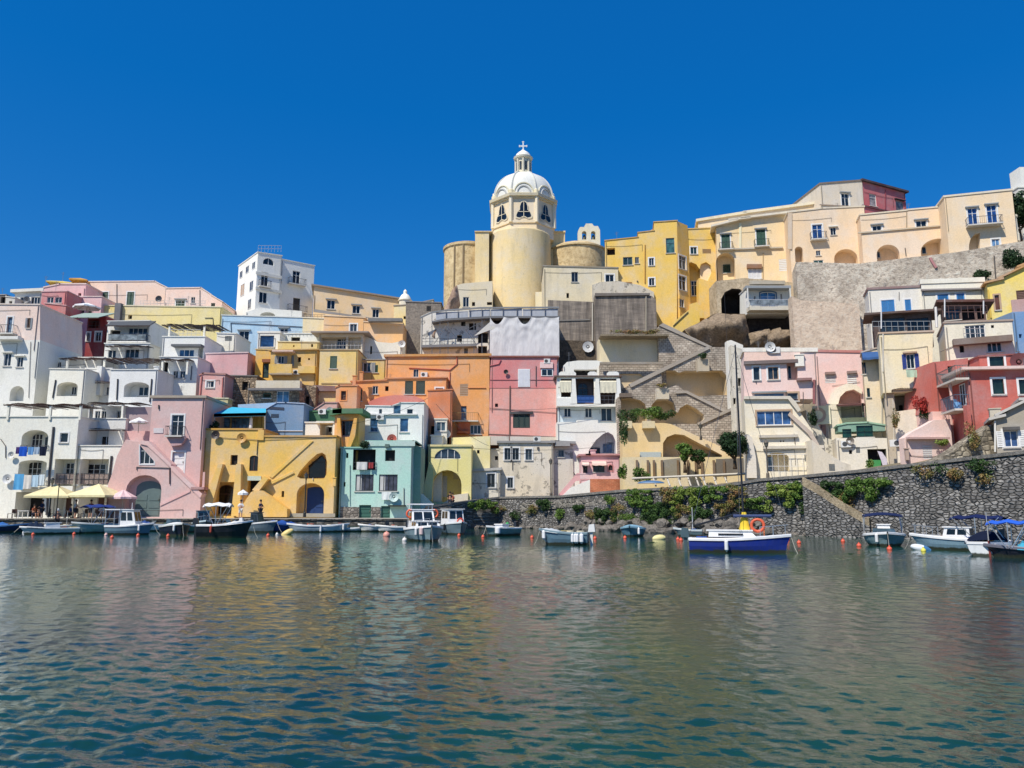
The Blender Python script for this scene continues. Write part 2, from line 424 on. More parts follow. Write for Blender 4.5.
        if g('osh'):
            c = paint(FR[g('osh')], .6); ww = W*.5
            for sgn, xa in ((-1, x0-ww-.03), (1, x1+.03)):
                mb = MB(); mb.box(xa, -.07, z0, xa+.07, -.02, z1); mb.box(xa+ww-.07, -.07, z0, xa+ww, -.02, z1)
                for j in range(9):
                    z = z0+Hh*j/9; mb.box(xa+.07, -.06, z+.01, xa+ww-.07, -.03, z+Hh/9-.02)
                mb.build('shutter', c, fa)
        if g('bal'):
            s.balcony(x0-g('bw', .5), x1+g('bw', .5), z0, g('bal'), g('bd', .8), rc=g('rc', (60, 60, 62)), rh=g('rh', .95))
        if g('awn'):
            s.awning(x0-.15, x1+.15, z1+.1, g('awn'), g('ad', .7), g('ah', .5))
    def balcony(s, x0, x1, z, kind='rail', dp=.8, rc=(60, 60, 62), th=.16, rh=.95, sc=None):
        b = MB().box(x0, -dp, z-th, x1, 0, z).build('balcony', stucco(sc or (205, 200, 190), .5), s.root)
        mb = MB(); ps = [(x0+.03, 0), (x0+.03, -dp+.04), (x1-.03, -dp+.04), (x1-.03, 0)]
        if kind == 'solid':
            for (a, c), (e, f) in zip(ps, ps[1:]):
                if a == e: mb.box(a-.04, min(c, f)+.05, z, a+.04, max(c, f), z+rh)
                else: mb.box(a-.04, c-.04, z, e+.04, c+.04, z+rh)
            mb.build('parapet', stucco(sc or s.col, .3), b); return b
        for (a, c), (e, f) in zip(ps, ps[1:]):
            mb.bar((a, c, z+rh), (e, f, z+rh), .035, 4); mb.bar((a, c, z+.12), (e, f, z+.12), .02, 4)
            L = math.hypot(e-a, f-c); n = max(1, int(L/.22))
            for k in range(n+1): mb.bar((a+(e-a)*k/n, c+(f-c)*k/n, z), (a+(e-a)*k/n, c+(f-c)*k/n, z+rh), .016, 3)
        mb.build('railing', paint(rc, .5), b)
        if kind == 'glass': MB().box(x0+.08, -dp+.03, z+.15, x1-.08, -dp+.05, z+rh-.05).build('glass_panel', glass_mat((120, 130, 135)), b)
        return b
    def awning(s, x0, x1, z, c, dp, hh):
        mb = MB(); n = max(2, int((x1-x0)/.4)); vs = []
        for k in range(n+1):
            x = x0+(x1-x0)*k/n; vs += [(x, -.02, z), (x, -dp*.7, z-hh*.35), (x, -dp, z-hh*.85), (x, -dp, z-hh*1.05-.06*(k % 2))]
        mb.add(vs, [(4*k+j, 4*k+4+j, 4*k+5+j, 4*k+1+j) for k in range(n) for j in range(3)], 0)
        mb.add([vs[0], vs[1], vs[2], (x0, 0, z-hh)], [(0, 1, 2, 3)]); mb.add([vs[-4], vs[-3], vs[-2], (x1, 0, z-hh)], [(0, 1, 2, 3)])
        return mb.build('awning', fabric(c), s.root)
    # -- extras given in pixels on the front plane
    def rail(s, x0, x1, y, d=-.05, rc=(70, 70, 74), h=1.0, name='railing', glass=False, fill=None):
        a = s.pt(x0, y, d); b = s.pt(x1, y, d); mb = MB()
        for q in (h, h*.5): mb.bar((a[0], d, a[1]+q), (b[0], d, b[1]+q), .03, 4)
        n = max(1, int(abs(b[0]-a[0])/.5))
        for k in range(n+1):
            x = a[0]+(b[0]-a[0])*k/n; z = a[1]+(b[1]-a[1])*k/n; mb.bar((x, d, z), (x, d, z+h), .022, 4)
        o = mb.build(name, paint(rc, .5), s.root)
        if fill: MB().add([(a[0], d+.03, a[1]+.1), (b[0], d+.03, b[1]+.1), (b[0], d+.03, b[1]+h-.06), (a[0], d+.03, a[1]+h-.06)], [(0, 1, 2, 3)]).build('screen', fill, o)
        return o
    def slab(s, x0, y0, x1, y1, d0, d1, c, name='ledge', m=None):
        """box protruding from the front plane: pixels x0,y0..x1,y1 read at the plane d0"""
        a = s.pt(x0, y0, d0); b = s.pt(x1, y0, d0); l = s.pt(x1, y1, d0)
        return MB().box(a[0], d0, l[1], b[0], d1, a[1]).build(name, m or stucco(c, .4), s.root)
    def pipe(s, pts, r=.05, c=(90, 84, 80), d=-.07, name='pipe'):
        q = [(lambda p: (p[0], d, p[1]))(s.pt(*p)) for p in pts]
        return MB().tube(q, r, 5).build(name, paint(c, .6), s.root)
    def parapet(s, poly, d0, d1, c=None, name='parapet'):
        q = [s.pt(*p, d0) for p in poly]
        return MB().extr(q, d0, d1).build(name, stucco(c or s.col, .3), s.root)
    def dish(s, px, py, r=.4, c=(215, 215, 212), d=-.25):
        x, z = s.pt(px, py, d); mb = MB(); n = 12; vs = [(x, d, z)]
        for j, (rr, dd) in enumerate(((.3, -.012), (.6, -.05), (.8, -.09), (1, -.14))):
            vs += [(x+r*rr*math.cos(2*PI*k/n), d+dd, z+r*rr*math.sin(2*PI*k/n)) for k in range(n)]
        r = r*.8; fs = [(0, 1+k, 1+(k+1) % n) for k in range(n)]+[(1+q*n+k, 1+q*n+(k+1) % n, 1+(q+1)*n+(k+1) % n, 1+(q+1)*n+k) for q in range(3) for k in range(n)]
        mb.add(vs, fs, 0, True); mb.bar((x, d, z), (x, d+.25, z-.2), .03, 4); mb.bar((x, d, z-r*.8), (x, d-.35, z), .015, 3)
        return mb.build('satellite_dish', paint(c, .5), s.root)
    def ac(s, px, py, W=.85, d=-.3):
        x, z = s.pt(px, py, d); mb = MB(); mb.box(x-W/2, d, z-.3, x+W/2, d+.28, z+.3)
        o = mb.build('air_conditioner', paint((222, 222, 218), .5), s.root)
        f = MB(); f.lathe([(.05, 0), (.22, 0)], 12, cap=False); f.lathe([(.0, .005), (.2, .005)], 12, cap=False)
        f.v = [(x-.1+a, d-.012-c_, z+b) for a, b, c_ in f.v]; f.build('fan_grille', paint((70, 72, 74), .6), o)
        return o
    def chimney(s, px, y0, y1, wd=.5, d=2, c=None):
        x, z = s.pt(px, y1, d); t = s.pt(px, y0, d)[1]; mb = MB().box(x-wd/2, d, z, x+wd/2, d+wd, t); mb.box(x-wd/2-.06, d-.06, t, x+wd/2+.06, d+wd+.06, t+.08)
        return mb.build('chimney', stucco(c or s.col, .4), s.root)
    def antenna(s, px, y0, y1, d=2):
        x, z = s.pt(px, y1, d); t = s.pt(px, y0, d)[1]; mb = MB().bar((x, d, z), (x, d, t), .025, 4)
        for k in range(4): mb.bar((x-.35+.05*k, d, t-.1-.12*k), (x+.35-.05*k, d, t-.1-.12*k), .012, 3)
        return mb.build('antenna', paint((150, 150, 150), .4, .6), s.root)
    def pergola(s, x0, x1, y0, y1, yb, d0=-1, d1=3, posts=(), c=(74, 56, 50), pc=WHITE, pw=.22, cane=True):
        """roof from px x0..x1, upper edge y0 (back) and y1 (front), posts down to yb"""
        ym = (y0+y1)/2 if cane else y1; a = s.pt(x0, ym, d0); b = s.pt(x1, ym, d0); z = a[1]; zb_ = z+.12 if cane else s.pt(x1, y0, d1)[1]
        mb = MB(); r = random.Random(x0*7+y0)
        if cane:
            n = int((b[0]-a[0])/.13)
            for k in range(n):
                if r.random() < .04: continue
                x = a[0]+(b[0]-a[0])*k/n; j = r.uniform(-.08, .08); sag = .05*math.sin(k*.35+x0)+.04*math.sin(k*.11)
                mb.add([(x, d0+j-.1, z+sag), (x+.12, d0+j-.1, z+sag+.02), (x+.12, d1, zb_+sag), (x, d1, zb_+sag)], [(0, 1, 2, 3)])
        else: mb.add([(a[0], d0, z), (b[0], d0, z), (b[0], d1, zb_), (a[0], d1, zb_), (a[0], d0, z-.1), (b[0], d0, z-.1), (b[0], d1, zb_-.1), (a[0], d1, zb_-.1)], [(0, 1, 2, 3), (7, 6, 5, 4), (0, 4, 5, 1), (0, 3, 7, 4), (1, 5, 6, 2)])
        ro = mb.build('pergola', paint(c, .9), s.root)
        bm = MB()
        m = max(2, int((b[0]-a[0])/1.2))
        for k in range(m+1):
            x = a[0]+(b[0]-a[0])*k/m; bm.bar((x, d0-.1, z-.1), (x, d1, zb_-.12), .035, 4)
        bm.bar((a[0], d0, z-.14), (b[0], d0, z-.14), .06, 4); bm.build('beam', paint((70, 52, 46), .8), ro)
        for p in posts:
            x, zz = s.pt(p, yb, d0+.15); MB().box(x-pw/2, d0+.05, zz-.3, x+pw/2, d0+.05+pw, z-.12).build('post', stucco(pc, .2), ro)
        return ro
    def side(s, side, items, dd=None):
        """windows on a side wall; items = (kind,y0..): (fraction along depth u0,u1, py top, py bottom, colour)"""
        xx = s.P[0][0] if side == 'L' else s.P[-1][0]; sg = -1 if side == 'L' else 1
        for (u0, u1, y0, y1, c) in items:
            d0 = u0*s.D; d1 = u1*s.D; dm = (d0+d1)/2
            wx = s.q+s.e*xx+s.n*dm
            def zz(py):
                best = None
                # depth of that point in Y gives the height of the pixel row
                px = 512+(wx.x)*FPX/(wx.y)
                return at(px, py, wx.y).z-s.zb
            z1 = zz(y0); z0 = zz(y1); mb = MB(); a = xx+sg*.005; b = xx+sg*.06; t = .08
            lo, hi = min(a, b), max(a, b)
            mb.box(lo, d0, z0, hi, d0+t, z1); mb.box(lo, d1-t, z0, hi, d1, z1); mb.box(lo, d0+t, z1-t, hi, d1-t, z1); mb.box(lo, d0+t, z0, hi, d1-t, z0+t)
            mb.box(lo, dm-t/2, z0+t, hi, dm+t/2, z1-t)
            f = mb.build('window', paint(FR['white'], .5), s.root)
            m2 = glass_mat((28, 36, 46)) if c == 'glass' else paint(FR[c], .6)
            x_ = xx+sg*.02
            MB().add([(x_, d0+t, z0+t), (x_, d1-t, z0+t), (x_, d1-t, z1-t), (x_, d0+t, z1-t)], [(0, 1, 2, 3)]).build('pane', m2, f)
# ================================================================ LEFT SLOPE
H = House
PINK = (228, 180, 172); PALE = (240, 210, 196); YEL = (242, 194, 88); PYEL = (240, 224, 140); ORG = (242, 166, 90); MINT = (176, 220, 204)
# --- topmost row
h = H('pink_house', 'long pale pink house with green shuttered windows on top of the western ridge', 121, [(60, 287), (87, 286), (87, 282), (155, 281.5), (167, 288)], PALE, 8, ops=[
    sh(127, 292, 134, 305, trim='white'), sh(100, 292, 108, 304, trim='white'), w(90, 296, 96, 301, hood='grey'), sh(66, 296, 70, 302, c='brown')])
h.pipe([(117, 284), (117, 306)]); h.antenna(62, 272, 287)
h = H('pink_house', 'pale pink house with hooded green window and slanting end wall on the ridge', 119, [(166, 288.5), (201, 288), (211, 295), (222, 302)], (240, 206, 196), 8, ops=[
    sh(176, 300, 185, 306, hood='grey', trim='white'), sh(211, 303, 215, 309, c='dgreen'), w(191, 297, 195, 303)])
h.slab(188, 306, 198, 309, -.6, 0, (90, 60, 50), 'planter', paint((96, 70, 56), .8)); h.pipe([(200, 290), (200, 306)])
h = H('yellow_house', 'long low pale yellow terrace house below the pink ridge houses', 113, [(121, 306), (222, 307.5)], (238, 218, 142), 5, ops=[hole(128, 315, 132, 319), hole(108, 322, 113, 330)] [:1])
h.rail(140, 205, 306, h=.8, rc=(190, 190, 186)); h.dish(159, 299, .5, (60, 66, 74)); h.antenna(188, 296, 306); h.pipe([(205, 318), (213, 318), (214, 332)], .05)
h = H('yellow_house', 'small yellow house block between the dark red house and the white pergola house', 112.9, [(101, 306), (115, 306)], (236, 214, 130), 4, ops=[sh(106, 322, 112, 330, c='dark')])
h.slab(115, 303, 121, 325, -.5, 1, (110, 112, 116), 'chimney')
h = H('white_house', 'small flat roofed white house far off beside the red house ridge', 126, [(15, 293), (42, 291.5)], (226, 226, 222), 7, ops=[w(20, 297, 29, 303, n=3), w(31, 297, 40, 304, n=3)], rt=.5, ro=.5)
h.dish(27, 300, .6, (90, 94, 100))
h = H('grey_house', 'low dark weathered hut at the far western end of the ridge', 127, [(-30, 296), (6, 295), (9, 300)], (120, 112, 106), 7, ops=[hole(1, 297, 5, 303)]); h.antenna(2, 288, 296)
h = H('white_house', 'narrow white house fragment beside the dark weathered hut', 124, [(6, 297), (15, 298)], (214, 212, 208), 6, ops=[hole(9, 301, 12, 305)])
# red group
h = H('pink_house', 'pale rose penthouse with parasols on its roof above the salmon house', 116, [(44, 288), (60, 284.5), (86, 284.5)], (238, 186, 184), 6, ops=[hole(78, 293, 81, 299)], rt=.2)
h.antenna(45, 276, 288)
h = H('salmon_house', 'salmon pink house with two dark square windows below the rose penthouse', 108, [(42, 292), (67, 291.5)], (214, 128, 126), 9, ops=[w(47, 297, 53.5, 303, c='white'), w(55, 297, 62, 303)])
h = H('salmon_house', 'bright salmon low terrace block under the two dark square windows', 106, [(45, 303.5), (66, 306)], (214, 116, 106), 1.8, ops=[])
h = H('dark_red_house', 'dark red house with white framed windows under a green canopy', 103, [(88, 316), (106, 316.5)], (150, 52, 56), 8, ops=[w(86.8, 332.5, 90, 341, trim='white'), w(95.5, 332, 101, 341, trim='white'), ni(88.3, 319, 99, 328, dep=1.5, sub=[dr(90, 320, 94, 328, c='dark')])], xr=88)
h.pergola(67, 99, 313, 317, 322, d0=-3, d1=1, posts=(), c=(150, 170, 158), cane=False); h.rail(88, 99, 329, d=-.1)
h = H('pink_house', 'small pale pink house behind the big white parasol', 112, [(76, 297), (102, 297)], (236, 190, 188), 5, ops=[hole(80, 309, 84, 313), hole(87, 309, 92, 313)])
# --- block at far left: pink over white
h = H('pink_and_white_house', 'tall corner house, pale pink above and white below, with bare grey side wall', 90, [(-60, 304), (40, 305)], (240, 214, 206), 9.2, ops=[
    dr(7, 317, 12, 334, c='steel', trim='white', bal='rail', bw=.7, sc=(220, 220, 220)), w(27.3, 318, 30.5, 328, c='tan', osh='grey'),], bottom=[(-60, 341), (40, 340)], rt=.12)
h2 = H('pink_and_white_house', 'x', 90, [(-60, 341), (40, 340)], (232, 232, 230), 9.15, ops=[w(4, 353.5, 11, 366, hood='white', n=2), w(17, 357, 23, 367, hood='white'), ni(10, 386, 24, 401, arch=1, dep=1.2)], roof=False)
h2.wall.parent = h.root; h2.wall.matrix_parent_inverse = Matrix()
def merge(src, dst):
    """fold the parts of a lower storey into the same house"""
    bpy.context.view_layer.update()
    M = (Matrix.Translation(dst.location) @ Matrix.Rotation(dst.rotation_euler.z, 4, 'Z')).inverted() @ (Matrix.Translation(src.location) @ Matrix.Rotation(src.rotation_euler.z, 4, 'Z'))
    for c in [o for o in COL.objects if o.parent == src]:
        c.parent = dst; c.location = M @ c.location; c.rotation_euler.z += src.rotation_euler.z-dst.rotation_euler.z
    bpy.data.objects.remove(src)
h2.wall.parent = h2.root; h2.pipe([(31, 342), (29, 398)], .03); h2.slab(-5, 336, 18, 339, -1, 0, (225, 225, 225), 'balcony'); merge(h2.root, h.root)
# --- W2: white arched houses
h = H('white_house', 'white house with arched loggia, pipe and cane pergola behind the harbour cafe', 88.6, [(50, 369), (86, 369.5)], WHITE, 7, ops=[ni(57, 382, 77.5, 396, arch=1, rise=.45, dep=1.6, sub=[w(72, 387, 77, 395)])], xr=50, rt=.1)
h.pipe([(56, 380), (53, 398)], .08, (60, 60, 64)); 
h = H('white_house', 'recessed white house with glazed terrace between two arched loggias', 92, [(86, 369), (112, 369)], (226, 226, 226), 7, ops=[w(106, 387, 110, 395), w(89, 387, 99, 395, n=3), ni(87, 372, 95, 381, dep=.6)])
h.pergola(86, 112, 381, 382.5, 384, d0=-1.2, d1=0, c=(120, 60, 56)); h.slab(97, 366, 102, 395, -.8, 0, (222, 222, 222), 'pillar')
h = H('white_house', 'white house with arched loggia beneath the sloping pergola posts, grey side wall', 88.6, [(111, 370), (158, 370)], (232, 234, 238), 8, ops=[ni(124, 382, 149, 397, arch=1, rise=.4, dep=1.6, sub=[w(139, 387, 149, 396)])], rt=.1)
h.pipe([(152, 379), (150, 402)], .08, (60, 60, 64)); h.pipe([(118, 379), (117, 400)], .08, (60, 60, 64))
h = H('white_house', 'white walled terrace under a long dark cane pergola with round white posts', 94, [(54, 358), (104, 358)], (224, 224, 222), 5, ops=[w(57, 362, 61, 367)])
h.pergola(60, 130, 352, 364, 369, d0=-1.5, d1=3, posts=(67, 104), c=(84, 58, 56)); h.antenna(118, 352, 368, 0)
# long side walls above pergola
h = H('white_house', 'white house with two big balcony windows and glass railing, grey side wall', 101, [(108, 321.5), (150, 321)], (236, 238, 240), 9, ops=[w(128, 328, 147, 341, n=4, gc=(60, 90, 120), c='white'), hole(110, 330, 120, 342)], rt=.1)
h.balcony(*[h.pt(x, 343)[0] for x in (112, 150)], h.pt(130, 343)[1], 'glass', 1.2, sc=(230, 230, 230)); h.pergola(106, 150, 321, 325, 330, d0=-1.6, d1=0, c=(80, 84, 88), cane=False)
h = H('white_house', 'low white house under a dark awning below the glass railing balcony', 98, [(105, 344), (150, 344)], (228, 230, 232), 2.8, ops=[w(125, 349, 139, 358, n=3), w(108, 350, 116, 358)])
h.pergola(104, 148, 343, 348, 352, d0=-1.6, d1=0, c=(74, 72, 74))
h = H('white_house', 'white house with roof terrace, black trellis canopy and blue window', 98, [(163, 337), (205, 337)], (238, 240, 242), 8.5, ops=[w(179, 349.5, 194, 358, n=3, gc=(40, 80, 120)), ni(198, 346, 203, 358, dep=1)], rt=.12)
h.pergola(162, 219, 321, 328, 337, d0=.3, d1=4.5, posts=(169, 204), c=(60, 58, 62)); h.rail(170, 200, 337, d=.3, rc=(190, 190, 190)); h.slab(171, 344, 201, 346, -1.1, 0, (100, 104, 108), 'canopy')
h = H('white_house', 'white lower wing with pergola and white posts beside the pink blank wall', 93, [(160, 357), (198, 357.5)], (236, 238, 240), 7, ops=[w(173, 371, 178, 378), w(180, 371, 185, 378), hole(163, 362, 168, 372)], rt=.1)
h.pergola(136, 189, 356, 362, 372, d0=-1.5, d1=2, posts=(162, 187), c=(84, 66, 60)); h.pipe([(192, 366), (191, 380)], .06, (60, 70, 90))
# far row centre-left
h = H('blue_house', 'long sky blue house with flat roof below the white hilltop palace', 112, [(222, 315.5), (303, 318)], (170, 204, 226), 6, ops=[w(239, 331, 249, 341, gc=(20, 26, 34), hood='grey'), w(280, 328.5, 288, 333, hood='grey', gc=(20, 26, 34))], roof=(210, 214, 216))
h.pipe([(232, 342), (231, 323), (303, 327)], .06, (70, 90, 110))
h = H('white_house', 'tiny white hut with grey louvred vent below the blue house', 104, [(217, 333.5), (236, 334)], (236, 234, 226), 6, ops=[vent(225, 336, 232, 341)])
h = H('cream_house', 'pale yellow wall with terrace next to the sky blue house', 111, [(303, 318), (326, 319)], (238, 216, 162), 5, ops=[]); h.rail(303, 325, 318, h=.5)
h = H('white_house', 'white tower room with single large dark window', 101, [(258, 333), (280, 333)], (232, 232, 232), 5, ops=[w(260, 335.5, 274, 347, n=1, c='grey', gc=(30, 60, 100))], rt=.25)
h = H('white_house', 'long white parapet terrace beside the single large dark window', 103.5, [(280, 334), (321, 334)], (226, 228, 228), 4, ops=[hole(291, 337, 300, 342)]); h.rail(281, 318, 336, rc=(170, 170, 170), h=.6)
h = H('yellow_house', 'low yellow storey under the long white parapet terrace', 100.5, [(278, 342), (319, 342.5)], (230, 200, 112), 2.9, ops=[hole(311, 344, 313, 347), hole(293, 345, 294.5, 347)])
h = H('white_house', 'white terrace storey with dark glazed room and railing', 101.5, [(319, 334), (363, 334)], (220, 206, 180), 5, ops=[ni(321, 337, 346, 349, dep=1.5, sub=[w(337, 339, 346, 349)]), ni(348, 337, 361, 349, dep=.8)], rt=.2, ro=.9, roof=(150, 140, 134))
h.rail(320, 362, 349, rc=(190, 190, 190), glass=True)
h = H('peach_house', 'light orange house with small white window below the tan ridge building', 109, [(324, 316), (365, 318)], (240, 184, 112), 6, ops=[w(350, 324, 357, 331.5, trim='white')])
h = H('peach_house', 'orange wall with curved lower edge beside the grey rock tower', 107, [(364, 322), (403, 325)], (240, 186, 122), 4, ops=[])
h.slab(368, 318, 402, 321, -1, 0, (120, 120, 120), 'ledge')
h = H('white_house', 'blank white wall dipping in a curve below the orange wall', 103, [(358, 333), (368, 337), (378, 342), (392, 343), (402, 341)], (234, 230, 220), 3.5, ops=[hole(370, 346, 372, 354)], roof=False); h.dish(402, 344, .5)
# --- hilltop white palace (turned so its western side shows)
h = H('white_palace', 'tall white hilltop palace block with half round attic window', 118, [(258, 252.5), (282, 256)], (238, 240, 242), 9, yaw=38, ops=[
    w(263, 258, 274, 265, arch=1, rise=.95, gc=(40, 50, 58)), w(261, 272, 268, 287, c='white', gc=(24, 26, 30), bal='rail', bw=.4, bd=.7), w(259, 292, 267, 303, gc=(22, 24, 28))], roof=(225, 225, 225))
h.side('L', [(.1, .25, 262, 269, 'glass'), (.42, .58, 266, 273, 'glass'), (.75, .9, 271, 278, 'glass'), (.15, .32, 281, 291, 'glass'), (.2, .36, 299, 309, 'glass'), (.6, .8, 284, 296, 'tan')])
h.rail(258, 281, 252, d=.2, h=1.1, rc=(200, 200, 200)); h.slab(256, 274, 282, 276, -.15, 0, (220, 220, 220), 'moulding'); h.slab(256, 289, 282, 291, -.3, 0, (200, 200, 200), 'moulding')
h2 = H('white_palace', 'x', 121.6, [(281.5, 259.5), (314.5, 266)], (236, 238, 241), 9, yaw=38, ops=[
    w(292.5, 271, 300, 285, gc=(20, 24, 28), bal='rail', bw=.8, bd=.9), dr(293, 298, 300, 312, c='dark', bal='rail', bw=1, bd=.9)], roof=(225, 225, 225))
h2.slab(283, 256.5, 314, 259.5, -.2, 0, (215, 215, 215), 'cornice') if 0 else None
merge(h2.root, h.root)
h = H('white_house', 'low white base wing with arch at the foot of the white hilltop palace', 115.5, [(246, 312), (259, 308), (302, 311)], (222, 222, 220), 5, yaw=6, ops=[ni(260, 312, 275, 321, arch=1, rise=.5)], roof=False)
h = H('tan_building', 'long tan ridge building with hooded dark windows and grey eaves', 119, [(314, 286), (398, 299.5)], (234, 200, 148), 8, yaw=12, ops=[
    w(327, 300, 335, 309, hood='grey', gc=(20, 24, 28)), w(352.5, 305.5, 360, 313.5, hood='grey', gc=(20, 24, 28)), w(372.5, 309, 379, 317.5, hood='grey', gc=(20, 24, 28)), hole(394, 317, 397, 321)], roof=(150, 134, 116), rt=.25, ro=.4)
h.parapet([(314, 309), (398, 322), (398, 325), (314, 312)], -1.4, 0, (150, 146, 142), 'ledge')
h = H('tan_wall', 'peach retaining wall with shrubs under the ledge of the tan ridge building', 114.5, [(313, 312), (328, 314), (403, 322)], (234, 196, 140), 3, ops=[], cat='wall', roof=False)
h = H('cream_house', 'narrow cream house below the little white cupola', 117, [(394, 306), (410, 305), (433, 300)], (238, 216, 150), 8, ops=[hole(403.5, 316, 406, 319)], roof=(150, 140, 130))
# little cupola
t = thing('cupola', 'little white domed cupola standing alone on the ridge skyline', 'cupola', at(405, 303, 121))
MB().lathe([(1.0, -1.5), (1.0, .3), (1.15, .3), (1.15, .45)], 12).build('drum', stucco((226, 216, 190)), t)
MB().lathe([(1.0, .45), (.92, .8), (.6, 1.3), (.3, 1.5), (.3, 1.9), (.2, 2.1), (.0, 2.3)], 12).build('dome', stucco((236, 234, 224)), t)
MB().box(-1.7, -.6, -1.5, 1.9, .6, -.3).build('base', stucco((226, 200, 150)), t)
# grey rough bastion next to scaffolded block
h = H('rock_bastion', 'rough grey rendered bastion wall beside the scaffolded house', 111, [(406, 302), (441, 303)], (150, 140, 128), 9, ops=[vent(426.5, 306, 431, 311, c='dark')], cat='wall', mat=rock_mat((98, 92, 86), (150, 140, 128), (178, 168, 152), 1.0), roof=(130, 130, 132))
# --- middle tiers
h = H('pink_house', 'blank walled dusty pink house block behind the blue terrace house', 97, [(206, 354), (248, 353)], (222, 168, 166), 7, ops=[]); h.slab(219, 374, 227, 375, -.2, 0, (80, 76, 74), 'ledge')
h = H('pink_house', 'small pink house with one white window next to the stone ruin', 92, [(200, 376), (203, 374), (225, 375)], (220, 160, 152), 4.8, ops=[w(206.5, 381, 214, 387.5, trim='white', curt=1)], rt=.2, roof=(180, 120, 110))
h.pipe([(202, 376), (200, 398)], .09, (190, 110, 104)); h.pipe([(223, 378), (222, 400)], .09, (190, 110, 104))
h = H('yellow_wall', 'low dusty yellow parapet wall behind the pink tower house', 90, [(186, 398), (228, 399)], (206, 196, 130), 1.5, ops=[], cat='wall')
h = H('pink_house', 'narrow pink sliver of a house above the white loggia', 94, [(196, 377), (206, 377)], (226, 172, 168), 4, ops=[])
RUIN = rock_mat((120, 102, 84), (168, 148, 122), (196, 178, 150), 1.6, (2.2, 2.2, 3.2), .06, 'ruined_stone')
h = H('stone_house', 'unplastered tan stone house with small dark window', 95, [(226, 376), (257, 376.5)], (170, 150, 124), 7, ops=[hole(242, 381.5, 249, 390, dep=.4)], mat=RUIN, roof=(120, 116, 110)); h.pipe([(233, 377), (232, 404)], .07)
h = H('stone_house', 'weathered stone house under beige parapet with pale blue framed doors', 91, [(248, 382), (300, 382)], (170, 150, 130), 7, ops=[sh(263, 393, 271, 398), w(276.5, 391, 289, 403, n=2, c='white', gc=(70, 110, 140))], mat=RUIN, roof=False)
h.slab(256, 380.5, 300, 388, -.5, .5, (216, 200, 170), 'parapet'); h.slab(248, 388, 302, 390, -.9, 0, (120, 116, 116), 'ledge')
h = H('ruined_house', 'tall crumbling brown house side between stone house and orange kiosk', 93.5, [(299, 384), (316, 386)], (150, 124, 104), 6, ops=[hole(305, 396, 309, 408)], mat=RUIN, roof=False)
h = H('yellow_house', 'deep yellow narrow house front with tall dark doorway', 98.5, [(256, 349.5), (272, 350)], (238, 182, 50), 3, ops=[dr(262.5, 363, 269, 378, c='dgreen')], rt=.1); h.slab(262, 359, 270, 362, -.5, 0, (150, 90, 60), 'hood')
h = H('yellow_house', 'yellow house with shuttered balcony window and white stair rail', 97, [(271, 351), (317, 350)], (226, 180, 84), 6, ops=[w(278, 356, 284, 363.5, osh='grey'), ni(274, 352.5, 292, 364, dep=.1) if 0 else hole(297.5, 357, 301, 362), hole(308, 358, 310, 360), dr(291, 355, 294, 366, c='grey')], roof=(200, 160, 90), ro=.3)
h.slab(272, 350, 293, 351.5, -1.2, 0, (226, 190, 170), 'canopy'); h.slab(269, 364, 292, 373, -1.0, -.8, (232, 188, 80), 'parapet'); h.slab(269, 373, 292, 374.5, -1, 0, (180, 160, 130), 'balcony'); h.slab(298, 366, 315, 373, -.6, 0, (232, 190, 90), 'parapet'); h.ac(296.5, 372)
h = H('yellow_house', 'big pale yellow house with single green shutter below the railed terrace', 95, [(320, 350.5), (358, 350.5)], (238, 202, 112), 7.5, ops=[sh(330, 356, 337, 368.5, c='green')], roof=(180, 150, 100)); h.slab(321, 382.5, 356, 383.5, -.1, 0, (210, 180, 110), 'moulding')
h = H('yellow_house', 'olive yellow house with grey shuttered window above the orange roofs', 98, [(354, 360), (386, 360)], (222, 190, 96), 4, ops=[w(363, 362.5, 371, 372, osh='grey'), sh(372.5, 365, 378, 372.5)], roof=(150, 150, 146))
h = H('salmon_wall', 'dark yard wall between the ruin and the orange kiosk', 94.5, [(313, 385), (338, 386)], (140, 104, 96), 1, ops=[hole(316, 391, 337, 403, dep=.9)], cat='wall', roof=False)
h = H('orange_house', 'small orange house with narrow window and domed cap next to the big orange house', 91, [(336, 388), (339, 386), (357, 386)], (240, 160, 90), 5, ops=[dr(341, 391, 346, 400, c='brown', trim=(236, 150, 84))], rt=.15, roof=(226, 140, 76)); h.chimney(354, 376, 386, .4, 1, (226, 146, 80)); h.chimney(361, 372, 381, .4, 1, (226, 146, 80))
h = H('salmon_shed', 'little salmon gabled shed with satellite dish above the green roof', 90.2, [(315, 410), (324, 403), (337, 403)], (226, 168, 150), 3.5, ops=[], cat='shed', roof=(200, 150, 140)); h.dish(330, 411, .45)
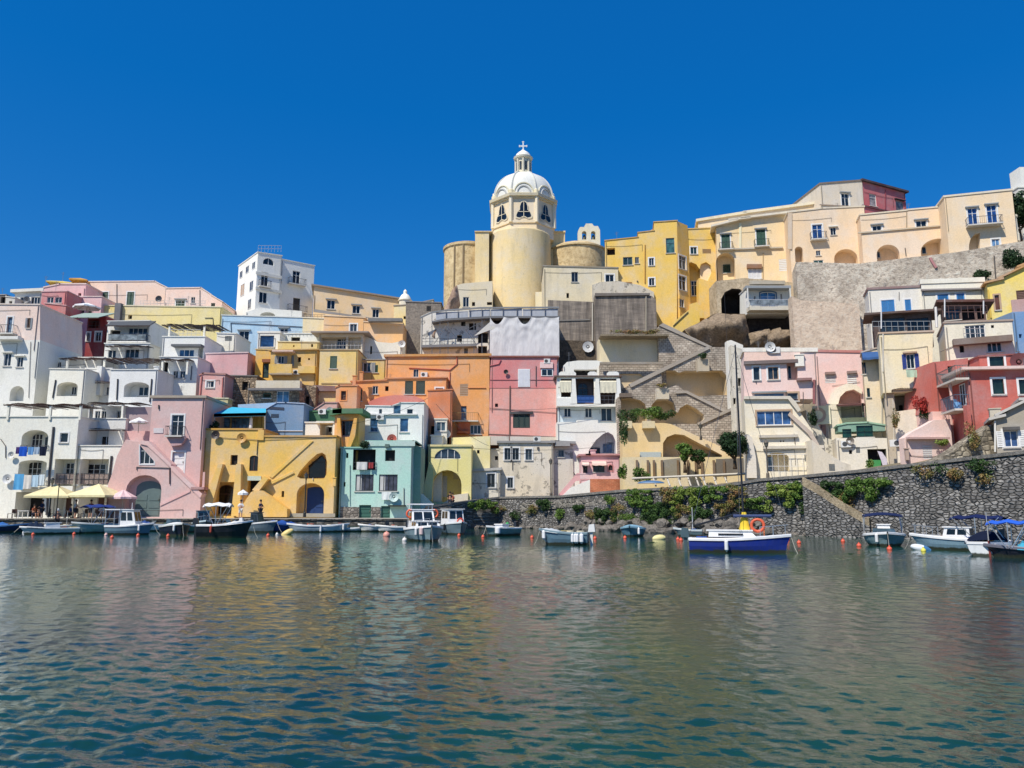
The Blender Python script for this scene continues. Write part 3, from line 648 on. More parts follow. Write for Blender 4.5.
# --- orange houses
h = H('orange_house', 'long bright orange building with tall blank upper wall and drainpipes', 96, [(386, 357), (489.5, 356)], ORG, 7, ops=[
    vent(460, 384, 468, 396, c='tan', sill=0), dr(461, 406, 466.5, 421, c='steel', bal='rail', bw=1.5, bd=.9, rc=(150, 120, 70)), w(470, 425, 481, 434, n=3), hole(398, 366, 402, 374) if 0 else w(413.5, 369, 418.5, 377)], roof=(214, 150, 70), rt=.3, ro=.25)
h.pipe([(409, 368), (450, 370), (457, 364), (457, 356)], .07, (190, 90, 60)); h.pipe([(468, 388), (486, 388)], .05, (200, 120, 60)); h.pipe([(450, 372), (449, 432)], .07, (190, 90, 60)); h.ac(424, 374.5); h.slab(457, 431, 469, 433, -1, 0, (190, 100, 50), 'canopy')
h.slab(458, 422, 470, 434, -.5, 0, (200, 104, 60), 'porch')
h = H('orange_house', 'lower orange house with paired dark green shutters and white door', 93.5, [(352, 382), (386, 380.5), (386, 379), (446, 378)], (240, 160, 86), 2.4, ops=[
    w(372.5, 386, 378, 394, gc=(20, 26, 30)), hole(385, 386, 388.5, 391), sh(405, 381, 413, 394, c='dgreen'), sh(416, 381, 425, 394, c='dgreen'), dr(435.5, 388, 443, 405, c='white', trim='white'), sh(358.5, 388, 362, 401, c='green')], roof=(216, 138, 80), ro=.2)
h.dish(352, 395, .5) ; h.pipe([(352, 386), (351, 401)], .05)
h = H('orange_house', 'dark orange stair tower wall beside the white house', 92.2, [(428, 391), (452, 390)], (222, 130, 78), 1.0, ops=[hole(431, 426, 435, 434)], roof=(210, 120, 60))
h = H('white_box', 'little white bay window with blue pane set against the dark orange wall', 91.4, [(434.5, 419.5), (447, 419.5)], (224, 222, 214), .75, ops=[w(436.5, 422, 445.5, 431, gc=(60, 80, 90))], cat='bay window')
# --- white house above mint
h = H('white_house', 'white house with four blue windows and stepped parapet above the mint house', 87.5, [(363, 414), (366, 406), (392, 406.5), (400, 403), (424, 403), (424, 414)], (236, 236, 242), 5.5, ops=[
    w(370, 418, 378, 432, n=1, gc=(50, 90, 130)), w(400, 418, 408.5, 432, n=1, gc=(50, 90, 130)), w(393.5, 405, 401, 414, n=1, gc=(60, 100, 130)), w(379, 409, 382, 414, n=1), w(407, 409, 413, 414, n=1)], rt=.1)
h.slab(362.5, 413.5, 417, 414.8, -.25, 0, (220, 220, 226), 'moulding'); h.dish(392, 439, .55, (190, 90, 80)); h.ac(380, 417)
h = H('red_dome', 'low dusty red vaulted roof rising behind the white stepped parapet', 93.2, [(368, 402), (380, 397), (395, 395), (415, 396), (424, 400)], (206, 120, 104), 1.5, ops=[], cat='roof vault', roof=False, zb=14)
# ================================================================ HARBOUR FRONT (west)
h = H('white_house', 'big white harbour front house with stacked arched balconies and laundry', 80.6, [(-70, 417), (79, 417)], (238, 236, 230), 6.8, ops=[
    ni(21.5, 430, 48, 452, arch=1, rise=.55, dep=1.8, sub=[w(32, 434, 43, 452, n=3, gc=(40, 46, 60)), w(45, 437, 49, 449, n=1)]),
    ni(18, 460, 46, 486, dep=1.8, arch=1, rise=.25, sub=[w(28, 462, 42, 484, n=3, gc=(24, 26, 32)), w(22, 463, 26, 484, n=1)]),
    w(60, 433, 68, 442.5, trim='white', n=1), hole(15, 492, 42, 517, dep=2.6), ni(50, 493, 78, 517, dep=2.4, sub=[dr(56, 497, 62, 517, c='navy'), dr(66, 497, 74, 517, c='brown')]),
    ni(54, 459, 79.3, 486, dep=1.6, sub=[w(54.5, 467, 61, 482, n=1), w(66, 463, 74.5, 482, n=2)]), hole(-20, 440, -10, 455)], rt=.1, roof=(232, 230, 226))
h.pergola(4, 82, 400, 408, 417, d0=-.2, d1=4.5, posts=(8, 50, 80), c=(86, 52, 50)); h.pipe([(54, 427), (50, 470), (47, 515)], .12, (70, 70, 74)); h.pipe([(1, 439), (6, 446), (6, 458)], .04)
h.rail(20, 48, 452, d=-.1, h=.7); h.rail(17, 46, 488, d=-.1, h=.8); h.slab(16, 487, 49, 489, -.8, 0, (214, 212, 206), 'balcony'); h.dish(8, 479, .5); h.dish(12, 455, .35)
h = H('white_house', 'white harbour front wing with recessed gallery and mottled tapestry screen', 81, [(79.5, 446), (125, 446)], (236, 234, 230), 6.8, ops=[
    ni(80, 459, 108, 486, dep=1.6, sub=[w(82, 464, 106, 482, n=4, gc=(30, 34, 42))]), ni(79.8, 493, 108, 517, dep=2.4, sub=[dr(84, 497, 92, 517, c='dark'), dr(98, 497, 104, 517, c='brown')]), ] , rt=.1)
h.rail(54, 108, 485, d=-.08, h=1.2, fill=rock_mat((112, 96, 92), (164, 146, 136), (196, 184, 176), 3, name='tapestry')); h.pipe([(112, 456), (109, 483)], .12, (60, 60, 64))
h = H('white_house', 'small white set back storey with blue windows under a dark canopy', 84.4, [(78.5, 419), (126, 419)], (228, 228, 230), 5, ops=[w(86, 436, 91, 446), w(101, 436, 111, 446, n=2)], rt=.1)
h.pergola(78, 120, 428, 430.5, 446, d0=-1.7, d1=0, posts=(), c=(70, 66, 70)); h.pergola(88, 141, 400, 405.5, 419, d0=0, d1=3, posts=(91, 122), c=(82, 56, 54)); h.pipe([(114, 430), (113, 446)], .05)
h = H('white_house', 'white upper room with twin windows tucked below the dark pergola', 87.2, [(89, 406), (127, 406)], (224, 224, 226), 1.2, ops=[w(95, 411, 100, 419), w(101.5, 411, 106, 419), w(117, 411, 121, 419)], roof=False)
h = H('shade_toned_wall', 'side wall in mauve brown painted shade behind the small white parasol', 85, [(126, 407), (152, 407)], (176, 150, 150), 1.2, ops=[], cat='wall', roof=False)  # shade of the side wall is put into its mauve brown colour
# pink front house
h = H('pink_house', 'dusty pink harbour house with outside stair, boathouse arch and little balcony', 79.4, [(152.5, 398), (205, 398)], (224, 180, 172), 7, ops=[
    w(171.5, 415, 183.5, 436, n=2, trim='white', bal='rail', bw=.25, bd=.9, sc=(216, 206, 200)), dr(172, 452, 184, 472, c='white', trim='white')], rt=.25, roof=(176, 160, 140), ro=.2, xr=152)
h.pipe([(159, 405), (159, 409)], .08); h.parapet([(153.5, 428), (163, 428), (163, 433), (153.5, 433)], -.06, 0, (214, 206, 214), 'name_plate')
h.parapet([(166.5, 437.5), (186, 437.5), (181, 445), (172, 446)], -.5, 0, (200, 156, 156), 'balcony_shadow_piece')  # last piece: darker pink solid shaped like the shadow under the balcony
h.slab(191, 487, 204, 489.5, -1.2, 0, (190, 130, 120), 'ledge'); h.parapet([(203, 472), (205, 472), (203, 515), (200, 515)], -.06, 0)
h2 = H('x', 'x', 78.4, [(108, 484), (112, 474), (117, 456), (122, 446), (126, 439.5), (132, 441), (140, 442), (147, 444), (170, 467), (184, 477), (201, 495)], (226, 182, 172), 1.4, ops=[
    ni(125.5, 475, 161, 517, arch=1, rise=.85, dep=.85, sub=[dr(136, 481, 161, 517, c=(98, 118, 116), arch=1, rise=.6)]), w(140, 445, 154, 464, n=3, poly=[(140, 464), (154, 464), (154, 461), (140, 445)], trim='white', tw=.1)], roof=False)
h2.parapet([(140, 440.5), (148, 441), (171, 464), (171, 468), (147, 445.5), (140, 444)], -.12, 1.4, (238, 190, 180)); h2.parapet([(171, 466), (173, 466), (202, 494), (200, 498), (171, 470)], -.12, 1.4, (238, 190, 180))
h2.pipe([(137, 470), (137, 467), (172, 468)], .04); h2.pipe([(170, 468), (170, 484)], .06, (90, 60, 60)); h2.parapet([(160, 503), (190, 490), (190, 492), (160, 506)], -.08, 0, (236, 184, 176), 'buttress')
merge(h2.root, h.root)
h = H('pink_house', 'upper pink terrace wall linking the pink house with the white wing', 84, [(120, 431), (153, 431)], (222, 170, 166), 1, ops=[], roof=False, cat='wall')
h.slab(109, 431, 124, 445, -.3, 0, (228, 226, 224), 'parapet')
# yellow boathouse building
h = H('yellow_house', 'wide ochre yellow boathouse building with slanted arch and navy doors', 80.2, [(205, 430), (262, 430), (262, 437), (336, 437)], YEL, 6.5, ops=[
    hole(230.5, 455, 237.5, 465, dep=.35), w(249.5, 455.5, 258, 471, arch=1, rise=.5, gc=(34, 30, 30), c='brown', n=2), hole(281.5, 491, 284, 497, dep=.3),
    ni(297, 452, 327, 479, dep=1.3, poly=[(297, 476.5), (300, 471), (309, 461), (317, 454), (322, 452.5), (325.5, 455), (327, 462), (326.5, 474), (324, 478.5), (300, 478.5)], sub=[w(309, 457, 326, 478, n=1, poly=[(309, 478), (326, 478), (326, 460), (322, 455), (309, 466)], gc=(22, 26, 34), c='dark')]),
    ni(296.5, 483, 324, 516, arch=1, rise=.8, dep=1.4, sub=[dr(307, 487, 324, 515, c=(22, 60, 120), arch=1, rise=.25)]),
    ni(213.5, 482, 234, 514, dep=1.5, sub=[hole(219, 484, 233, 513, arch=1)]) if 0 else ni(213.5, 482, 234, 516, dep=1.6, inner=1, sub=[w(219, 485, 233.5, 514, arch=1, rise=.7, n=1, c='brown', gc=(30, 28, 30))]),
    hole(247, 477, 260, 512, arch=1, rise=.6, dep=1.0)], rt=.18, roof=(214, 160, 60), zb=.6, wear=.25)
h.parapet([(218, 464), (222.5, 464), (209, 516), (198, 516)], -.7, 0, name='buttress'); h.parapet([(236, 464), (241, 464), (240, 516), (231, 516)], -.7, 0, name='buttress')
h.parapet([(264, 476), (268, 479), (258, 492), (252, 490)], -.8, 0, name='stair_parapet'); h.parapet([(251, 492), (255, 490.5), (262, 490.5), (287, 509), (287, 517), (236, 517), (243, 504)], -1.1, 0, (242, 190, 84), 'staircase')
h.parapet([(293, 471), (294, 473), (271, 484.5), (268, 483), (281, 477)], -.12, 0, (244, 196, 84), 'stair_ledge'); h.parapet([(310, 441), (313, 441), (272, 478), (269, 476)], -.1, 0, (244, 196, 84), 'stair_ledge')
h.parapet([(247.5, 476), (261, 476), (261, 480.5), (247.5, 480.5)], -.15, -.02, (196, 210, 200), 'sign_board'); h.parapet([(242, 513), (335, 513.5), (335, 517), (242, 517)], -.08, 0, (170, 160, 136), 'plinth')
h.slab(258, 430, 264, 440, -.15, .6, (240, 190, 90), 'pillar'); h.dish(242, 438, .5, (200, 150, 70)); h.dish(216, 435, .45, (70, 60, 60)); h.pipe([(211, 437), (258, 440), (336, 437)], .025); h.pipe([(258, 439), (257, 455)], .04)
h.pipe([(276, 432), (305, 448)], .03, (80, 70, 60)) if 0 else None; h.pipe([(313, 478), (313, 480)], .05, (200, 200, 200)); h.chimney(334, 478, 486, .3, -.3)
h = H('yellow_house', 'yellow terrace pavilion with blue glazing under the turquoise awning', 84.8, [(205, 410), (214, 411), (264, 411)], (236, 184, 76), 3, ops=[ni(213, 414, 258, 432, dep=.35, inner=1, sub=[w(232, 418, 250, 432, n=5, gc=(100, 140, 180), c='steel'), w(214, 418, 230, 432, n=3, gc=(100, 136, 170), c='steel')])], roof=(226, 190, 110), inner=None)
h.rail(212, 258, 431, d=-3.5, rc=(70, 70, 74), h=.8) if 0 else None
t = thing('awning', 'bright turquoise fabric awning stretched over the yellow roof terrace', 'awning', at(240, 410, 81.8))
def quad_cloth(name, pts, m, par, n=6, sag=.12, th=.02, **kw):
    """a real stretched cloth between four world corners, with sag and thickness"""
    a, b, c, d = [Vector(p) for p in pts]; vs = []
    for i in range(n+1):
        for j in range(n+1):
            u = i/n; v = j/n; p = (a*(1-u)+b*u)*(1-v)+(d*(1-u)+c*u)*v
            vs.append(p-Vector((0, 0, sag*4*u*(1-u)*(.5+2*v*(1-v)))))
    k = (n+1)**2; fs = [(i*(n+1)+j, (i+1)*(n+1)+j, (i+1)*(n+1)+j+1, i*(n+1)+j+1) for i in range(n) for j in range(n)]
    mb = MB().add(vs, fs, 0, True); mb.add([v-Vector((0, 0, th)) for v in vs], [f[::-1] for f in fs], 0, True)
    return mb.build(name, m, par, **kw)
o = t.location; A = [at(214, 413.5, 81.5)-o, at(266, 412.5, 81.5)-o, at(266, 408.5, 85.5)-o, at(232, 407, 85.5)-o]
quad_cloth('cloth', A, fabric((60, 180, 214)), t, sag=.06)
quad_cloth('valance', [A[0], A[1], A[1]-Vector((0, 0, .35)), A[0]-Vector((0, 0, .35))], fabric((50, 168, 204)), t, sag=0)
for px in (214.5, 265): MB().bar(at(px, 413, 81.55)-o, at(px, 432, 81.55)-o, .04, 5).build('pole', paint((200, 200, 200), .4), t)
h = H('blue_house', 'light blue flat roofed upper storey behind the turquoise awning', 89.6, [(238, 404.5), (286, 402)], (156, 190, 222), 1.2, ops=[], roof=False)
h = H('blue_house', 'periwinkle blue house with lettering roof edge beside the turquoise awning', 85.6, [(264, 411), (276, 403), (286, 403), (304, 404)], (112, 148, 186), 3.8, ops=[vent(271, 414, 279, 418, c='grey')], roof=(170, 190, 220), rt=.1)
h.pipe([(265, 431), (303, 431)], .05, (200, 200, 205)); h.parapet([(269, 406.5), (284, 407.5), (284, 410), (269, 409)], -.05, 0, (60, 70, 90), 'emblem_strip')
h = H('white_kiosk', 'little white terrace kiosk on the yellow boathouse roof', 83.5, [(305.5, 423), (320, 423), (320, 427)], (232, 230, 222), 3, ops=[hole(308, 430, 312, 435) ][:0], cat='kiosk')
h.slab(316, 421, 336, 423, -.4, 2.5, (236, 234, 228), 'canopy'); h.slab(333, 423, 335, 437, -.3, 0, (236, 236, 232), 'post'); 
h = H('white_house', 'small white back wall with square window under the kiosk canopy', 86.7, [(318, 423), (340, 423)], (208, 206, 202), 1, ops=[hole(328, 427, 332, 432, dep=.3)], roof=False)
h = H('green_roof_house', 'ochre house with dark arched window under a rounded green roof', 82.6, [(335, 416), (338, 414), (359, 414)], (238, 176, 72), 3.6, ops=[ni(340, 420, 354, 437, dep=.7, sub=[w(342, 421, 353, 436, n=3, c='steel', gc=(30, 40, 50))])], roof=(84, 132, 92), rt=.55, ro=.5, zb=.6)
h.parapet([(337, 418), (340, 418), (342, 449), (336, 449)], -.5, 0, name='buttress'); h.parapet([(354, 418), (357, 418), (355, 436), (350, 448), (347, 448)], -.5, 0, name='buttress'); h.ac(322, 416) if 0 else None
h = H('green_terrace', 'dark green flat roof terrace next to the salmon shed', 88, [(309, 412), (338, 411)], (70, 116, 84), 1.8, ops=[], cat='terrace', roof=(80, 130, 90)); h.ac(322, 411.5)
# mint house
h = H('mint_house', 'mint green harbour house with cluttered open loggia and stone base', 81.3, [(341, 448), (366, 448), (366, 441.5), (415, 441.5), (415, 448.5), (412, 448.5)][:4]+[(411.5, 441.5)], MINT, 6, ops=[
    hole(346, 453, 348.3, 458, dep=.3), hole(343.5, 482, 345.5, 486.5, dep=.3), ni(353, 449.5, 375.5, 470, dep=1.6, inner=1, sub=[dr(356, 452, 361, 470, c='dark'), dr(366, 452, 371, 470, c='dark')]),
    hole(385, 450, 395, 461, dep=.5), w(355.5, 474.5, 373.5, 491, n=4, c='dark', gc=(60, 62, 76), curt=1), w(379, 474.5, 397.5, 491, n=4, c='dark', gc=(60, 62, 76), curt=1),
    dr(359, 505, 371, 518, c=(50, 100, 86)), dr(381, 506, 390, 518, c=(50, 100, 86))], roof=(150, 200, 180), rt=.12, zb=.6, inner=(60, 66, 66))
h.parapet([(340, 507), (359, 507), (359, 518), (340, 518)], -.1, 0, name='stone_base') ; h.parapet([(371, 507), (380.5, 507), (380.5, 518), (371, 518)], -.1, 0, name='stone_base')
for c_ in COL.objects:
    if c_.parent == h.root and c_.name.startswith('stone_base'): c_.data.materials[0] = rock_mat((96, 90, 84), (150, 142, 132), (180, 172, 160), 2, (2.6, 2.6, 3.4), .05, 'rubble_base')
h.pipe([(350, 465), (350, 505)], .05, (160, 190, 180)); h.rail(353, 376, 470, d=-.1, h=.8, rc=(60, 60, 60)); h.dish(394, 497, .5, (190, 215, 210)); h.slab(385, 444, 389, 447, -.4, 0, (90, 120, 110), 'planter'); h.slab(366, 441, 415, 446, -.12, 0, (180, 214, 200), 'parapet')
h.slab(388, 505, 405, 506.5, -.8, 0, (50, 60, 54), 'ledge'); h.pipe([(404, 488), (404, 505)], .04)
h = H('mint_wall', 'sloping mint green stair wall at the corner of the mint house', 84.0, [(410, 493), (420, 493), (433, 505.5)], (186, 220, 202), 2.5, ops=[], cat='wall', roof=False, zb=.6)
h = H('mint_house', 'narrow mint house end with side shade painted as darker green', 83.5, [(411, 444), (421, 447), (421, 470), (428, 470)][:2], (150, 190, 160), 4, ops=[], roof=False)  # darker green stands in for the shade on the mint house side
# pale yellow arched house
h = H('pale_yellow_house', 'pale yellow house with big round arch and half round white window', 88.5, [(428.5, 446), (471.5, 446)], (242, 226, 144), 3.4, ops=[
    w(434.5, 448.5, 461, 459, n=4, arch=1, rise=.8, gc=(50, 66, 84)), ni(432, 470, 461.5, 502, arch=1, rise=1, dep=2.6, inner=1, sub=[dr(437, 476, 447, 497, c=(190, 190, 186)), vent(455, 474, 460, 480, c='dark')])], rt=.12, zb=1.2, wear=.15, inner=(226, 206, 120))
h.parapet([(429, 462), (434, 470), (431.5, 500), (422, 500), (425, 482)], -.5, 0, (240, 226, 150), 'buttress'); h.slab(428, 444.5, 472, 446.5, -.15, 0, (226, 210, 140), 'moulding')
h = H('pale_yellow_house', 'pale yellow roof terrace with square white box and satellite dish', 92.2, [(443, 438), (490, 436)], (240, 224, 150), 2.2, ops=[hole(477, 450, 479.5, 453.5, dep=.2)], roof=False); h.dish(446, 434, .55)
h = H('white_box', 'square white rooftop box on the pale yellow house', 90, [(431, 436), (442.5, 436)], (230, 226, 216), 1.5, ops=[], cat='rooftop box')
h = H('stone_ramp', 'cream sloping quay ramp wall beside the crumbling white house', 88.2, [(444, 503), (454, 495), (468, 493), (470, 503)][:3], (226, 216, 196), 1.2, ops=[], cat='ramp', roof=False, zb=1)
# crumbling white
WEAR = .95
h = H('crumbling_house', 'weathered off white house with peeling plaster and grey window trims', 91.8, [(499, 443), (553, 443)], (226, 214, 196), 3.4, ops=[
    w(504.5, 448, 511, 460, c='grey', n=2, trim='white'), w(511.8, 448, 519, 460, c='grey', n=2, trim='white'), w(525.5, 449, 532, 460, c='grey', trim='white'), w(507.5, 477.5, 513, 488, trim='white', c='grey')], wear=WEAR, roof=(150, 148, 146), rt=.25, ro=.25, zb=2)
h.pipe([(512.5, 460), (512.5, 470)], .05); h.pipe([(538, 447), (538, 449)], .15); h.ac(537, 439)
h = H('crumbling_house', 'peeling white lower house with moulded cornice and two tall grey windows', 91.0, [(468, 472), (500, 470)], (224, 218, 208), 3, ops=[w(487, 473.5, 495, 487.5, trim='white', c='grey')], wear=WEAR, roof=(190, 186, 178), rt=.3, ro=.2, zb=2)
h = H('white_house', 'blank pale grey block between the pale yellow roof and crumbling house', 93.5, [(483, 450), (500, 450)], (216, 214, 212), 1.2, ops=[hole(495, 456, 498, 460, dep=.25)], zb=2)
h = H('crumbling_house', 'narrow peeling white gable strip with small barred window next to brown pipe', 92.6, [(553, 443), (557, 443), (573, 444)], (214, 208, 200), 2.0, ops=[w(558, 450, 564, 457, c='grey', gc=(60, 80, 100))], wear=WEAR, zb=2, roof=(150, 150, 150), ro=.3, rt=.3)
h.slab(555, 441, 570, 446, -.9, 0, (160, 158, 156), 'porch')
# salmon house
h = H('salmon_house', 'tall salmon pink house with strong pink top storey and dark shuttered window', 96, [(491, 357.5), (557, 357.5)], (234, 160, 146), 4, ops=[
    sh(513, 414, 530, 428, c='dgreen', arch=1, rise=.25), hole(495, 403.5, 498, 407, dep=.2)], bottom=[(488, 445), (556, 445)], roof=(150, 90, 80), rt=.2, ro=.25)
h.parapet([(491, 357.5), (557, 357.5), (556.5, 388), (518, 388), (489.5, 388)], -.05, 0, (222, 130, 128), 'upper_storey')
tt = [('door', 518, 369, 530, 387), ('win', 541, 369, 553, 376)]
for kk, x0, y0, x1, y1 in tt:
    a = h.pt(x0, y0, -.1); b = h.pt(x1, y1, -.1)
    f = MB().box(a[0], -.12, b[1], b[0], -.05, a[1]).build('window' if kk == 'win' else 'door', paint(FR['white'], .6), h.root)
    if kk == 'win': MB().box(a[0]+.12, -.14, b[1]+.1, (a[0]+b[0])/2-.05, -.12, a[1]-.1).box((a[0]+b[0])/2+.05, -.14, b[1]+.1, b[0]-.12, -.12, a[1]-.1).build('pane', glass_mat(), f)
    else: MB().box(a[0]+.1, -.14, b[1]+.1, (a[0]+b[0])/2-.03, -.12, a[1]-.1).box((a[0]+b[0])/2+.03, -.14, b[1]+.1, b[0]-.1, -.12, a[1]-.1).build('door_panel', paint((216, 216, 222), .5), f)
h.pipe([(510, 386), (509.5, 443)], .09, (120, 90, 80)); h.pipe([(490, 366), (499, 364), (501, 360)], .06, (180, 80, 90), d=-.12); h.pipe([(490, 380), (556, 380)], .03, (150, 70, 80), d=-.1); h.pipe([(536, 386), (536, 366)], .05, d=-.12); h.dish(506, 372, .3, (60, 60, 60)); h.slab(510, 411.5, 533, 414, -.2, 0, (60, 60, 64), 'hood'); h.pipe([(489, 408), (556, 413)], .025); h.ac(547, 361, .8)
h.parapet([(488, 436), (556, 437), (556, 445), (488, 445)], -.12, 0, (208, 198, 180), 'plinth'); h.pipe([(488, 434), (556, 437)], .04)
h.parapet([(540, 362), (553, 362), (553, 368), (540, 368)], -.25, 0, (236, 200, 204), 'hood')
# tall white terrace house
WB = (238, 238, 236)
h = H('white_house', 'lower white facade with big slanted half arch above the pink annex', 92.8, [(557, 422), (577, 422), (577, 420), (598, 420), (598, 423), (624, 423)], WB, 4, ops=[
    ni(588, 432, 616, 456, dep=1.8, inner=1, poly=[(588, 456), (589, 450), (596, 440), (603, 434), (608, 432), (613, 435), (615.5, 441), (616, 456)], sub=[w(603, 444, 612, 453, n=3, gc=(70, 110, 150), c='steel'), w(589, 448, 600, 455, n=3, c='navy'), ])], roof=False, zb=2, wear=.2, inner=(190, 192, 200))
h.pipe([(566, 462), (576, 476)], .05)
h = H('pale_blue_house', 'pale blue storey with three white framed windows between white terraces', 94.6, [(558, 404), (621, 404)], (196, 214, 230), 4, ops=[w(564, 408, 571, 417), w(585, 408, 592, 417.5), w(601, 408, 612, 421, n=2)], roof=False)
h = H('white_house', 'white balcony storey with tapering pillars, cream blinds and blue railing', 93.6, [(557, 377), (619, 377)], WB, 5, ops=[
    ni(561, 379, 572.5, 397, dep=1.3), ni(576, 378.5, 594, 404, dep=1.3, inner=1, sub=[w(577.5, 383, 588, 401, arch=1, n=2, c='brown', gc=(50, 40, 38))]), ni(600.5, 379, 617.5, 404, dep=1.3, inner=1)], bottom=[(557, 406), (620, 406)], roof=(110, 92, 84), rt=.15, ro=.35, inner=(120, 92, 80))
bx = [h.pt(x, 404)[0] for x in (557, 620)]
MB().box(bx[0], -.1, h.pt(580, 406)[1]-.1, bx[1], .0, h.pt(580, 394)[1]).box(bx[0], -.25, h.pt(580, 406)[1]-.15, bx[1], 0, h.pt(580, 406)[1]).build('parapet', stucco(WB, .2), h.root) if 0 else None
h.parapet([(557, 398), (575, 398), (575, 406), (557, 406)], -.25, 0, name='parapet'); h.parapet([(575, 404), (620, 404), (620, 406.5), (575, 406.5)], -.3, 0, name='balcony')
h.rail(576, 594, 403.5, d=-.2, rc=(40, 90, 160), h=.95, fill=paint((40, 84, 150), .5)); h.rail(600, 617, 403.5, d=-.2, rc=(90, 94, 100), h=.95)
def blind(h, x0, y0, x1, y1, d=-.35, c=(228, 222, 196)):
    a = h.pt(x0, y0, d); b = h.pt(x1, y1, d); mb = MB(); n = 8; vs = []
    for k in range(n+1):
        x = a[0]+(b[0]-a[0])*k/n; vs += [(x, -.02, a[1]+.1), (x, d, a[1]-.1+.03*(k % 2)), (x, d+.05*(k % 2), b[1]+.05*(k % 2))]
    mb.add(vs, [(3*k+j, 3*k+3+j, 3*k+4+j, 3*k+1+j) for k in range(n) for j in range(2)]); return mb.build('blind', fabric(c), h.root)
blind(h, 560, 381, 571.5, 392.5); blind(h, 600, 381, 616.5, 393)
for px in (573.5, 597, 618):
    a = h.pt(px, 379); b = h.pt(px, 404); MB().extr([(a[0]-.2, a[1]), (a[0]+.2, a[1]), (b[0]+.42, b[1]), (b[0]-.42, b[1])], -.3, 0).build('pillar', stucco(WB, .2), h.root)
h = H('white_house', 'white roof room with rounded white vault and brown recess', 96.5, [(563, 366), (567, 362), (578, 360.5), (597, 360.5), (603, 362), (605, 366)], WB, 3, ops=[hole(574, 369.5, 597, 378, dep=1), hole(563, 369.5, 570, 372, dep=.4)][:1], roof=False)
for a, b in ((559, 576), (588, 597), (607, 619)): h.parapet([(a, 378), (a, 373), (a+2, 371.5), (b-2, 371.5), (b, 373), (b, 378)], -2.6, -2.2, WB, 'merlon')
h.antenna(569, 352, 366, 0)
# pink annex
h = H('pink_annex', 'small pink annex with scalloped white canopies on a brick base', 89.8, [(581, 456), (588, 455.5), (620, 455.5)], (234, 176, 180), 2.6, ops=[
    w(593, 462, 604.5, 472, n=2, c='dgreen', gc=(24, 40, 40), awn=(240, 206, 192), ad=.8, ah=.5), w(608.5, 465, 612.5, 470.5, arch=1, c='brown', trim=(220, 150, 150)), dr(583, 463, 587.5, 475, c='dark', awn=(240, 206, 192), ad=.7, ah=.4)], roof=(206, 140, 140), rt=.2, ro=.3, zb=2)
h.parapet([(590, 479), (621, 479), (621, 496), (590, 496)], -.12, 0, name='brick_base')
for c_ in COL.objects:
    if c_.parent == h.root and c_.name.startswith('brick_base'): c_.data.materials[0] = brick_mat((186, 100, 66), (206, 124, 84), (196, 150, 120), .4, .14, 'brick')
h.parapet([(564, 494), (570, 488), (590, 479.5), (590, 496), (560, 497)], -.15, 0, (236, 236, 240), 'stair_side'); h.parapet([(559, 494), (577, 473), (590, 473), (590, 479.5), (576, 481), (562, 497), (559, 497)], -.06, .2, (232, 172, 172), 'stair_parapet')
h.parapet([(580, 473), (620, 473), (620, 479), (580, 479)], -.08, 0, (238, 190, 190), 'ledge')
# ================================================================ SCAFFOLDED BLOCK, CHURCH, RETAINING WALLS
h = H('scaffolded_house', 'white derelict house draped in pale grey scaffold sheeting under a long walkway', 103, [(421, 316), (430, 312), (470, 310), (491, 309), (558, 309)], (226, 222, 218), 6, ops=[
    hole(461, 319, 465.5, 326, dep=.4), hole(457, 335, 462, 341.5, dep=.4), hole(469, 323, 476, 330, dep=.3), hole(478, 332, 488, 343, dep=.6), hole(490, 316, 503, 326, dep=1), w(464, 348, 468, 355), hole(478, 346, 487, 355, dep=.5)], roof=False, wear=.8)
SCG = (176, 180, 184)
h.parapet([(420, 317), (432, 311.5), (445, 309.5), (480, 307), (559, 306.5), (559, 308), (480, 308.5), (445, 311), (432, 313), (420, 318.5)], -1.3, -1.15, (130, 134, 138), 'walkway_rail')
h.parapet([(432, 321), (445, 318.5), (490, 316), (560, 316), (560, 318), (490, 318), (445, 320.5), (432, 322.5)], -1.4, 0, (110, 112, 116), 'walkway')
h.parapet([(421, 345), (476, 343.5), (476, 346), (421, 347.5)], -1.4, 0, (120, 122, 126), 'lower_walkway'); h.rail(422, 475, 345, d=-1.3, h=.9)
mb = MB()
for px, y0, y1 in [(422, 318, 355), (432, 312, 355), (446, 310, 320), (458, 309, 320), (470, 308, 320), (482, 308, 354), (490, 307, 354), (503, 307, 354), (517, 307, 354), (531, 307, 354), (545, 307, 352), (558, 307, 352), (448, 322, 355), (440, 322, 355), (474, 322, 355)]:
    a = h.pt(px, y0, -1.25); b = h.pt(px, y1, -1.25); mb.bar((a[0], -1.25, a[1]), (b[0], -1.25, b[1]), .06, 4)
a = [h.pt(*p, -1.2) for p in ((434, 344), (446, 326), (446, 322), (462, 344), (466, 330), (490, 318), (476, 344))]
for p, q in ((0, 1), (1, 3), (4, 6), (4, 5)): mb.bar((a[p][0], -1.2, a[p][1]), (a[q][0], -1.2, a[q][1]), .05, 4)
mb.build('scaffold_frame', paint((110, 112, 116), .5, .5), h.root)
